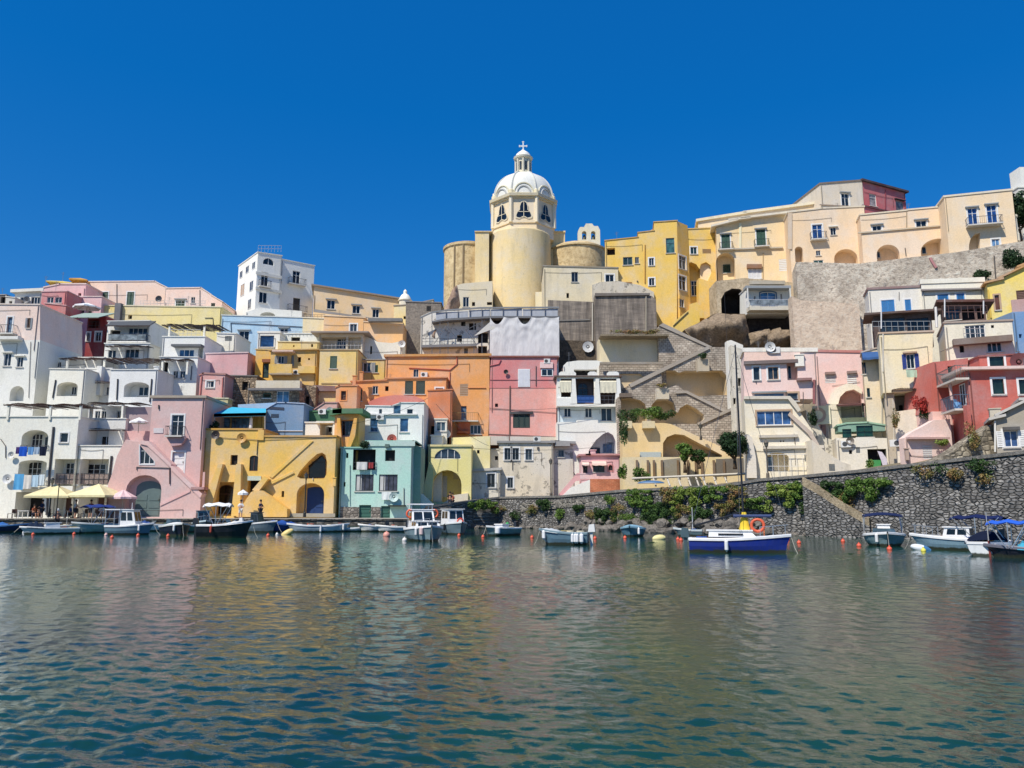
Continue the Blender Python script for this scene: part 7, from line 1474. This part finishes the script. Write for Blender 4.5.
# ================================================================ BOULDERS
BM = rock_mat((74, 70, 66), (132, 126, 118), (172, 164, 152), 2.2, name='boulder_stone')
from mathutils import noise as MN
rb = random.Random(5); protos = []
def boulder_mesh(seed):
    import bmesh
    bm = bmesh.new(); bmesh.ops.create_icosphere(bm, subdivisions=2, radius=1)
    for v in bm.verts:
        k = MN.noise(v.co*1.1+Vector((seed*7, 0, 0)))*.5+MN.noise(v.co*2.6+Vector((0, seed*5, 0)))*.2
        v.co *= 1+k; 
    me = bpy.data.meshes.new('boulder'); bm.to_mesh(me); bm.free(); me.materials.append(BM); return me
BMs = [boulder_mesh(k) for k in range(6)]
def boulder(px, off, r, z=None):
    p = onwall(px, 530, off+.6); me = rb.choice(BMs); o = bpy.data.objects.new('boulder', me); COL.objects.link(o)
    o.location = (p.x, p.y, r*.25 if z is None else z); o.scale = (r*rb.uniform(.9, 1.3), r*rb.uniform(.8, 1.1), r*rb.uniform(.6, .85)); o.rotation_euler = (rb.uniform(-.3, .3), rb.uniform(-.3, .3), rb.uniform(0, 6))
    tag(o, 'grey volcanic boulder lying at the waterline against the sea wall', 'boulder', 'boulders along the foot of the sea wall')
for k in range(46): boulder(572+k*4.4+rb.uniform(-2, 2), rb.uniform(.1, .9), rb.uniform(.45, .85))
for k in range(22): boulder(590+k*8+rb.uniform(-3, 3), rb.uniform(-.1, .3), rb.uniform(.4, .65), rb.uniform(.7, 1.0))
for k in range(24): boulder(475+k*4.3+rb.uniform(-2, 2), rb.uniform(-.1, .3), rb.uniform(.25, .4), .1)
for k in range(14): boulder(785+k*9+rb.uniform(-3, 3), rb.uniform(-.1, .2), rb.uniform(.2, .36), .08)
# ================================================================ PLANTS
def leafcloud(blobs, n, size, seed=0, flat=.5):
    r = np.random.default_rng(seed); V = []; F = []; tot = sum(b[3]*b[4]*b[5] for b in blobs)
    for (cx, cy, cz, rx, ry, rz) in blobs:
        m = max(12, int(n*rx*ry*rz/tot))
        d = r.normal(size=(m, 3)); d /= np.linalg.norm(d, axis=1)[:, None]; rad = r.uniform(.45, 1.08, m)**.6
        c = np.array([cx, cy, cz])+d*rad[:, None]*np.array([rx, ry, rz]); 
        a = r.normal(size=(m, 3)); a /= np.linalg.norm(a, axis=1)[:, None]; b = np.cross(a, d+r.normal(size=(m, 3))*flat); b /= (np.linalg.norm(b, axis=1)[:, None]+1e-6)
        s = size*r.uniform(.6, 1.4, m)[:, None]
        q = np.stack([c-a*s*.9, c-b*s*.5, c+a*s*.9, c+b*s*.5], 1).reshape(-1, 3); o = len(V)
        V += q.tolist(); F += [(o+4*i, o+4*i+1, o+4*i+2, o+4*i+3) for i in range(m)]
    mb = MB(); mb.v = V; mb.f = F; mb.mi = [0]*len(F); mb.smooth = [False]*len(F); return mb
G1 = leaf_mat((58, 92, 36), (112, 140, 52)); G2 = leaf_mat((34, 60, 30), (70, 98, 44)); G3 = leaf_mat((96, 120, 42), (134, 150, 62)); G4 = leaf_mat((150, 110, 70), (104, 120, 54)); G5 = leaf_mat((190, 60, 44), (150, 40, 40)); GD = leaf_mat((24, 46, 28), (48, 76, 38))
rp = random.Random(9)
def wallbush(label, px, py, w_, hh, mat, n=900, size=.085, off=.75, name='bush', cat='bush', y1=None):
    """bush rooted on the sea wall, w_ x hh metres, hanging"""
    c = onwall(px, py, off); bl = []
    for k in range(max(3, int(w_*2.2))):
        x = -w_/2+w_*(k+.5)/max(3, int(w_*2.2)); dn = rp.uniform(.1, 1)**1.3*hh
        j = max(1, int(dn/.45))
        for q in range(j+1): bl.append((x+rp.uniform(-.2, .2), rp.uniform(-.18, .1), -dn*q/max(1, j)+rp.uniform(-.1, .1), rp.uniform(.22, .55), rp.uniform(.15, .4), rp.uniform(.14, .42)))
    return leafcloud(bl, int(n*2.6), size, seed=int(px)).build(name, mat, None, c, (0, 0, math.atan2(wally(c.x+1)-wally(c.x-1), 2)), cat, label)
for (lab, px, py, w_, hh, mt, n) in [
    ('dark green scrub on the wall face above the light blue covered boat', 606, 512, 3.4, 1.1, G2, 1100),
    ('bright green creeper mound spilling over the wall beside the brick based annex', 640, 492, 3.0, 1.6, G1, 1500),
    ('tall dark ivy patch under the blue upturned boat on the promenade', 655, 505, 3.4, 2.0, G2, 1700),
    ('dry brownish creeper patch between two green ones on the sea wall', 668, 491, 1.3, 1.0, G4, 500),
    ('yellow green creeper hanging below the white trellis frame', 688, 491, 3.2, 1.7, G3, 1500),
    ('loose green creeper patch on the wall west of the sloop mast', 712, 490, 2.6, 1.2, G1, 1100),
    ('thin olive creeper hanging behind the sloop mast', 736, 489, 1.3, 2.0, G4, 700),
    ('small lone green tuft halfway up the wall east of the mast', 758, 500, 1.1, .6, G1, 400),
    ('large fresh green creeper hanging where the steps begin', 781, 487, 2.4, 2.0, G3, 1600),
    ('green creeper drop next to the top of the stone steps', 798, 487, 1.3, 1.3, G1, 700),
    ('single round green tuft beneath the top of the stone steps', 817, 500, 1.0, 1.0, G1, 500),
    ('wide green creeper on the wall above the lower part of the steps', 866, 482, 3.4, 1.5, G1, 1700),
    ('dark scrub on the wall between steps and wide creeper', 832, 485, 1.8, .9, G2, 700),
    ('faint dry weeds under the coping near the pink low house', 922, 469, .9, .4, G4, 120),
    ('small green weed tuft under the coping near the grey gable house', 979, 463, 1.3, .5, G2, 220),
    ('dry weed clump below the grey gable house', 984, 478, .6, .3, G4, 80),
    ('tiny weed tuft on the wall below the air conditioner', 940, 468, .5, .3, G2, 70),
    ('green bushes creeping on the low wall beside the white topped cabin boat', 484, 503, 3.6, .9, G1, 1100),
    ('small green clump on the wall below the crumbling house door', 545, 502, 1.5, 1.0, G2, 500),
    ('scattered weeds on the rubble wall under the pink annex stairs', 578, 507, 1.7, .6, G2, 450),
    ('low weeds growing from stones above the slate blue work boat', 560, 512, 1.0, .7, G1, 300),
    ('dark green scrub clinging low on the wall next to the white mast boat', 700, 512, 2.0, .9, G2, 600)]:
    wallbush(lab, px, py, w_, hh, mt, n)
def bush(label, px, py, Y, w_, h_, mat, n=700, size=.13, name='bush', cat='bush', dd=.6):
    c = at(px, py, Y); bl = []
    for k in range(7): bl.append((rp.uniform(-.32, .32)*w_, rp.uniform(-.3, .3)*dd, h_*rp.uniform(.25, .75), w_*rp.uniform(.18, .3), dd*.4, h_*rp.uniform(.2, .32)))
    return leafcloud(bl, int(n*1.8), size*.75, seed=int(px*3+py)).build(name, mat, None, c, None, cat, label)
bush('green shrubs filling the first arched niche of the masonry stairs', 628, 424, 89.5, 2.6, 2.0, G2, 800, dd=1)
bush('sprawling garden shrub between the two cream box planters', 648, 422, 88.5, 3.4, 2.0, G1, 1100, dd=1)
bush('low shrub row in front of the widest stair niche', 664, 421, 88.5, 2.6, 1.2, G2, 700, dd=1)
bush('dark ivy hanging beside the white terrace house wall', 624, 452, 83.5, 1.0, 3.6, G2, 700)
bush('spiky potted plant on the upper stair landing planter', 703, 359, 93.2, 1.2, .8, G2, 250)
bush('dry grass tuft in the planter on the middle stair', 662, 388, 89.6, 1.1, .6, G4, 200)
bush('red flowering bougainvillea cascading beside the dark porch', 920, 414, 64.9, 1.3, 1.6, G5, 700, .1)
bush('green leaves under the red bougainvillea', 927, 420, 65.1, 1.2, 1.4, G2, 500, .1)
bush('dry orange climber hanging by the air conditioner of the pale wall', 896, 430, 66.4, .7, 2.0, G4, 350, .1)
bush('yellow green vine over the overgrown stone garden wall', 974, 452, 57.2, 1.3, 2.2, G4, 500, .1)
bush('small bright shrub in front of the pink low house window', 942, 446, 62.8, 1.3, .6, G3, 250, .1)
bush('green bush growing on top of the great palace wall', 983, 284, 93.2, 2.6, 1.9, GD, 900, .18, dd=1.2)
bush('dark bush squeezed at the corner of the palace wall by the frame edge', 1018, 276, 90.5, 2.6, 4.2, GD, 1500, .2, dd=1.5)
bush('brownish weeds on the ledge of the dark bastion wall', 626, 335, 96, 4.6, .7, G4, 400)
bush('another dry weed clump on the ledge near the stairs', 652, 335.5, 96, 2.4, .9, G4, 300)
bush('green shrub beside the peeling lower house and brown rail', 622, 480, 80.5, 1.0, 1.6, G1, 500)
bush('small green shrub behind the blue upturned boat', 642, 482, 79.5, 1.8, 1.5, G1, 700)
bush('potted greenery on the blue glazed terrace corner', 214, 432, 81.2, 1.0, 1.3, GD, 350)
bush('cactus like potted plant beside the stairs of the pink and cream house', 814, 426, 73.2, 1.1, 1.6, GD, 400)
bush('small green palm plant at the edge of the white ground floor house', 870, 470, 69, .8, 1.0, G1, 200)
bush('little hedge on the roof parapet over the mint house loggia', 364, 449, 80.9, 1.0, .9, GD, 300)
def tree(name, label, px, py, Y, trunk, crown, mat, n, size, bl, cat='tree', lean=0):
    c = at(px, py, Y); t = thing(name, label, cat, c); mb = MB(); mb.bar((0, 0, -.3), (lean*.5, 0, trunk*.6), .2, 8, r2=.15); mb.bar((lean*.5, 0, trunk*.6), (lean, 0, trunk), .15, 8, r2=.1)
    for k in range(6):
        a = 2*PI*k/6; mb.bar((lean, 0, trunk*.8), (lean+crown*.55*math.cos(a), crown*.5*math.sin(a), trunk+crown*rp.uniform(.4, .9)), .08, 5, r2=.03)
    mb.build('trunk', rock_mat((70, 56, 42), (104, 86, 66), (130, 110, 88), 3, name='bark'), t)
    B = []
    for k in range(bl):
        a = rp.uniform(0, 2*PI); q = rp.uniform(-1, 1); s_ = math.sqrt(1-q*q); rr = crown*rp.uniform(.35, .72)
        B.append((lean+rr*s_*math.cos(a), rr*s_*math.sin(a), trunk+crown*.8+rr*q*.85, crown*rp.uniform(.24, .36), crown*rp.uniform(.24, .36), crown*rp.uniform(.2, .3)))
    leafcloud(B, n, size, seed=int(px)).build('crown', mat, t); return t
tree('ficus_tree', 'round clipped dark green tree between the stairs and the pink house', 735, 466, 73, .75, 1.65, GD, 12000, .1, 80)
t = tree('garden_tree', 'feathery green garden tree inside the vine filled cream arch', 685, 470, 80.5, .9, 1.3, G1, 2200, .16, 16)
tree('garden_tree', 'lower bushy tree spreading east of the feathery garden tree', 699, 466, 80.5, .2, 1.0, G2, 1400, .14, 12)
tree('pine_tree', 'dark evergreen tree behind the end tower of the palace', 1021, 240, 96, 1.5, 3.2, GD, 5000, .22, 30)
# column beside the palace tree
c = at(1016, 234, 94.5); MB().lathe([(.4, -1), (.4, 0), (.3, .1), (.28, 2.1), (.42, 2.25), (.42, 2.5)], 12).build('garden_column', stucco((230, 222, 204)), None, c, None, 'column', 'round white garden pergola column next to the palace end tower')
# ================================================================ HARBOUR THINGS
def parasol(label, px, py, Y, w_, h_, c, post=2.3, square=True, closed=False, rot=.3, z=None):
    """canopy rim at pixel row py"""
    p = at(px, py, Y); t = thing('parasol', label, 'parasol', (p.x, p.y, p.z), rot); n = 4 if square else 8; rd = w_/2*(1.41 if square else 1)
    MB().bar((0, 0, -post), (0, 0, h_+.05), .04, 6).build('pole', paint((190, 180, 160), .5), t)
    vs = [(0, 0, h_)]; m = 6; ring = []
    N = n*4
    for j in range(1, m+1):
        u = j/m
        for i in range(N):
            a = PI/4+2*PI*i/N; f = math.cos(PI/n)/math.cos(((a-PI/4) % (2*PI/n))-PI/n) if n < 9 else 1
            rib = abs(((i/4) % 1)-.5)*2; rr = rd*u*f*(1-.04*(1-rib)*u) if not closed else .14+.05*u
            vs.append((rr*math.cos(a), rr*math.sin(a), h_*(1-u)-.10*h_*math.sin(PI*u)*(1-rib) if not closed else h_-1.6*u))
    fs = [(0, 1+i, 1+(i+1) % N) for i in range(N)]+[(1+j*N+i, 1+j*N+(i+1) % N, 1+(j+1)*N+(i+1) % N, 1+(j+1)*N+i) for j in range(m-1) for i in range(N)]
    if not closed:
        o = len(vs); last = vs[-N:]; vs += [(x*1.0, y*1.0, z_-.2) for x, y, z_ in last]; fs += [(o-N+i, o-N+(i+1) % N, o+(i+1) % N, o+i) for i in range(N)]
    MB().add(vs, fs, 0, False).build('canopy', fabric(c), t)
    if not closed:
        mb = MB()
        for k in range(n): a = PI/4+2*PI*k/n; mb.bar((rd*math.cos(a), rd*math.sin(a), -.03), (0, 0, h_-.06), .02, 4)
        mb.build('rib', paint((170, 150, 120), .6), t)
    return t
parasol('big square cream parasol over the cafe, the one nearer the laundry', 55, 496, 77, 4.0, 1.15, (232, 218, 164), 2.4, rot=.15)
parasol('big square cream parasol over the cafe, next to the pink parasol', 98, 495.5, 77.4, 4.2, 1.15, (234, 220, 168), 2.4, rot=-.1)
parasol('pale pink parasol at the end of the cream cafe parasols', 123, 497, 77.6, 2.6, .75, (232, 196, 196), 2.2, False)
parasol('white open parasol standing on the mauve upper terrace', 139, 421.5, 82.6, 1.9, .45, (240, 240, 238), 1.2, False)
parasol('large white parasol on the terrace beside the dark red house', 87, 307, 105, 3.6, .6, (240, 240, 240), 1.8, False)
parasol('yellow fabric sunshade on the roof of the rose penthouse', 62, 284.5, 118, 3.6, .55, (240, 214, 110), 1.6, True)
parasol('ochre sunshade on the roof behind the yellow one', 80, 281, 120, 2.6, .5, (214, 160, 70), 1.6, True)
parasol('small white parasol in the yellow building stair alcove', 243, 493, 77.6, 1.0, .35, (240, 240, 240), 1.8, False)
parasol('closed white parasol on the blue glazed terrace', 250.5, 431, 82.2, .4, 1.6, (238, 238, 240), .1, False, closed=True)
# lamps
def lamp(label, px, py, Y, h_, c=(50, 52, 54)):
    p = at(px, py, Y); t = thing('street_lamp', label, 'street lamp', p)
    MB().lathe([(.16, 0), (.14, .4), (.07, .5), (.055, h_-.5), (.09, h_-.45), (.03, h_-.35)], 8).build('pole', paint(c, .5, .4), t)
    MB().lathe([(.05, h_-.4), (.17, h_-.3), (.22, h_), (.02, h_+.2)], 6).build('lantern', glass_mat((90, 90, 84)), t)
    MB().lathe([(.25, h_), (.16, h_+.12), (.03, h_+.24), (.03, h_+.34)], 6).build('lantern_cap', paint(c, .5, .4), t); return t
lamp('dark street lamp standing before the navy arched doors of the ochre building', 304.5, 517, 77.3, 4.1); lamp('dark street lamp in front of the crumbling house corner', 551, 497, 88.5, 4.1, (96, 88, 80)); lamp('slim street lamp by the arched blue door of the pink house', 768, 478, 68.5, 3.1, (120, 110, 96))
lamp('tall thin lamp post rising behind the pale sailing boat', 49, 517, 76.6, 3.6); lamp('small lamp on the middle stair landing', 701, 440, 84.6, 1.6, (90, 84, 74))
# laundry
def cloth(label, px, py, Y, w_, h_, c, name='hanging_cloth', cat='laundry'):
    p = at(px, py, Y); n, m = 8, 8; ph = rp.uniform(0, 6); vs = [(-w_/2+w_*i/n*(1), .05*math.sin(i*1.3+ph)*(j/m+.2), -h_*j/m) for j in range(m+1) for i in range(n+1)]
    k = len(vs); fs = [(j*(n+1)+i, j*(n+1)+i+1, (j+1)*(n+1)+i+1, (j+1)*(n+1)+i) for j in range(m) for i in range(n)]
    mb = MB().add(vs, fs, 0, True); mb.add([(x, y+.015, z) for x, y, z in vs], fs, 0, True)
    return mb.build(name, fabric(c), None, p, None, cat, label)
for lab, px, py, w_, h_, c in [('royal blue garment drying in the upper arch of the white house', 23.5, 446.5, .75, 1.0, (30, 90, 200)), ('small purple rag at the end of the upper laundry line', 18, 447, .35, .7, (80, 60, 120)), ('pale blue cloth drying beside the royal blue garment', 31, 447, .6, .8, (100, 150, 200)), ('light grey cloth on the upper laundry line', 37, 447, .55, .75, (160, 180, 200)), ('dark garment at the end of the upper laundry line', 43.5, 446.5, .7, .95, (30, 36, 56)),
    ('sky blue bath towel hanging from the lower balcony of the white house', 19.5, 474, .95, 1.6, (90, 170, 220)), ('white towel with brown print on the lower balcony line', 28, 475, .75, 1.4, (226, 220, 210)), ('pale blue pillowcase on the lower balcony line', 35.5, 475, .65, 1.2, (180, 206, 222)), ('white shirt at the end of the lower balcony line', 42, 474.5, .55, 1.1, (206, 218, 224)),
    ]: cloth(lab, px, py, 79.2, w_, h_, c)
for nm, a, b_ in (('upper', (16, 446), (48, 446)), ('lower', (14, 473.5), (47, 473.5))):
    p0, p1 = at(*a, 79.25), at(*b_, 79.25); MB().bar((0, 0, 0), p1-p0, .012, 3).build('clothes_line', paint((150, 150, 150), .6), None, p0, None, 'clothes line', 'thin %s clothes line stretched across the white house balcony' % nm)
cloth('pale green towel hanging under the navy shuttered window', 911.5, 370, 67.0, .95, .65, (190, 220, 190)); cloth('white crumpled washing hanging on the mint house wall', 386.5, 492, 81, 1.0, .8, (226, 232, 228)); cloth('white sheet dangling from the balcony of the mint house loggia', 362, 462, 80.9, 1.1, .8, (214, 214, 210))
cloth('pale pink awning cloth slanting below the upper iron balcony', 950, 382, 62.2, .3, 1.5, (236, 200, 190)); cloth('red blanket draped on the terrace parapet of the mint house loggia', 371, 462.5, 80.9, .5, .6, (150, 60, 60))
# cafe furniture
def table(label, px, Y, c=(232, 230, 224)):
    p = at(px, 517, Y); t = thing('cafe_table', label, 'table', (p.x, Y, 1.19)); MB().box(-.55, -.4, .7, .55, .4, .75).build('tabletop', paint(c, .6), t)
    for x in (-.48, .48):
        for y in (-.33, .33): MB().box(x-.03, y-.03, 0, x+.03, y+.03, .7).build('leg', paint(c, .6), t)
    return t
def chair(px, Y, rz, first=None):
    p = at(px, 517, Y)
    if first is not None: return dup(first, (p.x, Y, 1.19), rz)
    t = thing('cafe_chair', 'dark slatted cafe chair set out on the quay under the parasols', 'chair', (p.x, Y, 1.19), rz, 'cafe chairs on the quay'); M_ = paint((96, 70, 58), .6)
    MB().box(-.22, -.22, .43, .22, .22, .47).build('seat', M_, t); MB().box(-.22, .2, .5, .22, .23, .9).build('backrest', M_, t)
    for x in (-.2, .2):
        for y in (-.2, .2): MB().box(x-.018, y-.018, 0, x+.018, y+.018, .43).build('leg', M_, t)
    return t
table('white cafe table at the open end of the quay by the laundry house', 25, 77.6); table('white cafe table under the cream parasol beside the lamp post', 62, 77.8); table('white cafe table under the second cream parasol', 90, 77.9); table('small white cafe table below the pink parasol', 116, 78)
fc = chair(14, 77.5, .6)
for k, px in enumerate((36, 52, 68, 76, 84, 97, 104, 110, 122, 10)): chair(px, 77.2+.9*rp.random(), rp.uniform(0, 6), fc)
# small upturned blue boat on the promenade
p = at(651, 486.5, 75.2); mb = MB(); n = 12; vs = []
for i in range(n+1):
    x = -1.3+2.6*i/n; q = math.sqrt(max(0, 1-(x/1.32)**2))
    for j in range(9): a = PI*j/8; vs.append((x, .5*q*math.cos(a), .3+.28*q*math.sin(a)))
mb.add(vs, [(i*9+j, (i+1)*9+j, (i+1)*9+j+1, i*9+j+1) for i in range(n) for j in range(8)], 0, True)
mb.build('upturned_boat', paint((70, 110, 150), .5), None, p, (0, 0, -.3), 'boat', 'blue dinghy lying keel up on the promenade behind the creepers')
# ---- chair on the balcony of the red house
p = HR.root.matrix_basis @ Vector((-.55, 1.0, HR.pt(967, 408)[1]+.01)); MB().box(-.2, -.2, 0, .2, .2, .4).box(-.2, .14, .4, .2, .2, .85).box(-.24, -.2, .2, -.2, .2, .6).box(.2, -.2, .2, .24, .2, .6).build('plastic_chair', paint((120, 170, 220), .4), None, p, (0, 0, .6), 'chair', 'pale blue plastic chair on the lower iron balcony of the red wing')
# ================================================================ PEOPLE
def person(label, x, y, z, rz, shirt, legs, hair, sit=False, arm=.15, sc=1.0):
    t = thing('person', label, 'person', (x, y, z), rz); t.scale = (sc, sc, sc)
    hip = .92 if not sit else .5
    J = {'pel': (0, 0, hip), 'ch': (0, .0, hip+.3), 'nk': (0, 0, hip+.5), 'nk2': (0, -.01, hip+.58), 'hd': (0, -.02, hip+.66), 'hd2': (0, -.02, hip+.78)}
    E_ = [('pel', 'ch'), ('ch', 'nk'), ('nk', 'nk2'), ('nk2', 'hd'), ('hd', 'hd2')]; Rr = {'pel': .15, 'ch': .15, 'nk': .09, 'nk2': .055, 'hd': .085, 'hd2': .09}
    for s_, sg in (('l', 1), ('r', -1)):
        J['sh'+s_] = (sg*.17, 0, hip+.45); J['el'+s_] = (sg*(.22+arm*.3), -.05-arm*.3, hip+.2); J['wr'+s_] = (sg*.2, -.12-arm, hip+.02+arm); J['ha'+s_] = (sg*.19, -.16-arm, hip-.05+arm)
        J['hp'+s_] = (sg*.1, 0, hip-.05); 
        if sit: J['kn'+s_] = (sg*.13, -.42, hip-.02); J['an'+s_] = (sg*.13, -.45, .08); J['ft'+s_] = (sg*.13, -.6, .04)
        else: J['kn'+s_] = (sg*.11, -.03, .48); J['an'+s_] = (sg*.12, .02, .08); J['ft'+s_] = (sg*.13, -.14, .04)
        E_ += [('ch', 'sh'+s_), ('sh'+s_, 'el'+s_), ('el'+s_, 'wr'+s_), ('wr'+s_, 'ha'+s_), ('pel', 'hp'+s_), ('hp'+s_, 'kn'+s_), ('kn'+s_, 'an'+s_), ('an'+s_, 'ft'+s_)]
        Rr.update({'sh'+s_: .07, 'el'+s_: .045, 'wr'+s_: .032, 'ha'+s_: .035, 'hp'+s_: .1, 'kn'+s_: .062, 'an'+s_: .042, 'ft'+s_: .035})
    def skin(keys, name, mat, grow=0, par=t):
        ks = [k for k in J if k in keys]; me = bpy.data.meshes.new(name); me.from_pydata([J[k] for k in ks], [(ks.index(a), ks.index(b)) for a, b in E_ if a in ks and b in ks], [])
        o = bpy.data.objects.new(name, me); COL.objects.link(o); o.parent = par; m = o.modifiers.new('skin', 'SKIN'); me.materials.append(mat)
        for i, k in enumerate(ks): q = me.skin_vertices[0].data[i]; q.radius = (Rr[k]+grow,)*2; q.use_root = (k in ('pel', 'ch') and i == 0)
        o.modifiers.new('sub', 'SUBSURF').levels = 1; o.modifiers['sub'].render_levels = 1; return o
    body = skin(list(J), 'body', paint((196, 140, 110), .6))
    skin(['pel', 'ch', 'nk', 'shl', 'shr', 'ell', 'elr'], 'shirt', fabric(shirt), .018); skin(['pel', 'hpl', 'hpr', 'knl', 'knr'], 'trousers', fabric(legs), .018)
    mb = MB(); mb.lathe([(.1, hip+.72), (.115, hip+.78), (.1, hip+.86), (.05, hip+.91), (0.005, hip+.92)], 10, c=(0, .0)); mb.build('hair', paint(hair, .8), t); return t
q = wat(56, 533); person('person in dark clothes and white cap standing in the pale sailing boat', q.x, q.y, .3, .5, (60, 60, 66), (40, 40, 48), (226, 226, 224))
p = at(445.5, 505, 85); person('person in dark shirt standing on the ramp behind the white topped cabin boat', p.x+.4, 85.9, 2.2, 0, (36, 38, 46), (60, 60, 70), (40, 32, 28))
p = at(452, 505, 86); person('person in reddish top beside the one in a dark shirt', p.x, 86.6, 2.1, -.4, (150, 70, 60), (50, 50, 60), (50, 34, 28))
p = at(241, 517, 77); person('person in white top standing under the small parasol of the yellow building', p.x, 76.8, 1.19, .3, (232, 232, 230), (220, 216, 206), (70, 50, 36))
q = wat(42, 530); p = at(33, 517, 77.3); person('person in a rust shirt sitting at the first cafe table', p.x, 77.4, 1.19, 1.2, (150, 80, 56), (50, 54, 70), (40, 32, 28), True)
p = at(70, 517, 77.3); person('person in a blue shirt sitting under the first cream parasol', p.x, 77.3, 1.19, -1.0, (60, 90, 150), (50, 54, 60), (60, 44, 30), True)
p = at(101, 517, 77.3); person('person in a white shirt sitting under the second cream parasol', p.x, 77.3, 1.19, .8, (220, 220, 220), (50, 54, 60), (40, 34, 30), True)
p = at(413, 521, 63); 
person('person in orange top and dark hair standing behind the cruiser wheelhouse', CR[0], CR[1], .12, 0, (220, 110, 70), (40, 50, 70), (34, 28, 26), sc=.98)
# power cables strung between house fronts
def cable(label, a, b_, sag=.6):
    p0, p1 = at(*a), at(*b_); n = 12; pts = [(p0.lerp(p1, i/n)-Vector((0, 0, sag*4*(i/n)*(1-i/n)))) - p0 for i in range(n+1)]
    MB().tube(pts, .022, 3).build('power_cable', paint((50, 50, 52), .6), None, p0, None, 'cable', label)
cable('slack cable from the orange balcony house to the white house roof', (489, 446, 90), (436, 404, 89)); cable('cable crossing the front of the salmon house', (489, 410, 91.4), (620, 402, 92), .3); cable('cable dangling over the crumbling white house front', (470, 448, 88), (600, 447, 88), .3)
cable('thin cable hanging over the grey rock outcrop', (724, 290, 95), (727, 344, 92), .0); cable('cable running past the mint house corner', (341, 425, 80), (428, 398, 86), .5)
SC.camera = camo

for k, (px, py, w_, hh, mt) in enumerate([(600, 520, 2.2, .8, G2), (618, 507, 2.0, 1.0, G4), (628, 516, 2.0, .8, G1), (648, 517, 1.8, .7, G2), (668, 512, 2.2, .9, G2), (683, 508, 1.6, .7, G4), (610, 498, 1.2, .5, G1), (590, 514, 1.4, .5, G4), (745, 503, 1.2, .9, G2), (722, 506, 1.4, .7, G4), (532, 508, 1.2, .5, G4), (516, 514, 1.2, .4, G2), (500, 508, 1.4, .5, G4), (955, 474, .4, .25, G4), (848, 497, .9, .6, G4), (806, 506, .8, .6, G2)]):
    o = wallbush('low scrubby weeds rooted between the dark stones of the sea wall', px, py, w_, hh, mt, 320, .07, .7); o['group'] = 'scrubby weeds on the sea wall'

# extra small craft in the crowded western moorings
b = Boat('rowing_boat', 'cream open boat squeezed between the pale sailing boat and the quay', 66, 531.2, 3.0, 1.4, .55, 12, (206, 204, 190), (236, 234, 226)); b.outboard((60, 62, 66)); b.mast(.5, .4, 1.9, (210, 210, 206), .025)
b = Boat('motor_boat', 'white motor boat with blue folded cover tied behind the wheelhouse boat', 152, 531.3, 3.2, 1.5, .65, -170, (214, 218, 218), (238, 238, 236)); b.cover(.55, .9, (50, 80, 140), .25); b.screen(.5, 1.2, .35); b.outboard()
b = Boat('rowing_boat', 'small green and white boat between the black boat and the slate cabin boat', 190, 532, 2.6, 1.3, .5, -100, (90, 130, 116), (232, 232, 226)); b.rope(1, .5)
b = Boat('motor_boat', 'white motor boat with tan cushions moored under the mint house stone base', 372, 531.6, 2.4, 1.3, .55, -165, (222, 222, 216), (238, 236, 230)); b.outboard((40, 44, 50))
proto = None
for px, c in ((47, (40, 60, 100)), (80, (200, 200, 196)), (95, (120, 60, 60)), (263, (60, 66, 80))):
    p = at(px, 517, 77.2); person({47: 'person in navy shirt strolling on the quay by the lamp post', 80: 'person in light grey shirt standing between the two cream parasols', 95: 'person in dark red shirt standing under the second cream parasol', 263: 'person in dark shirt walking past the foot of the yellow outside stair'}[px], p.x, 76.3, 1.19, px*.1, c, (56, 58, 66), (46, 34, 28))
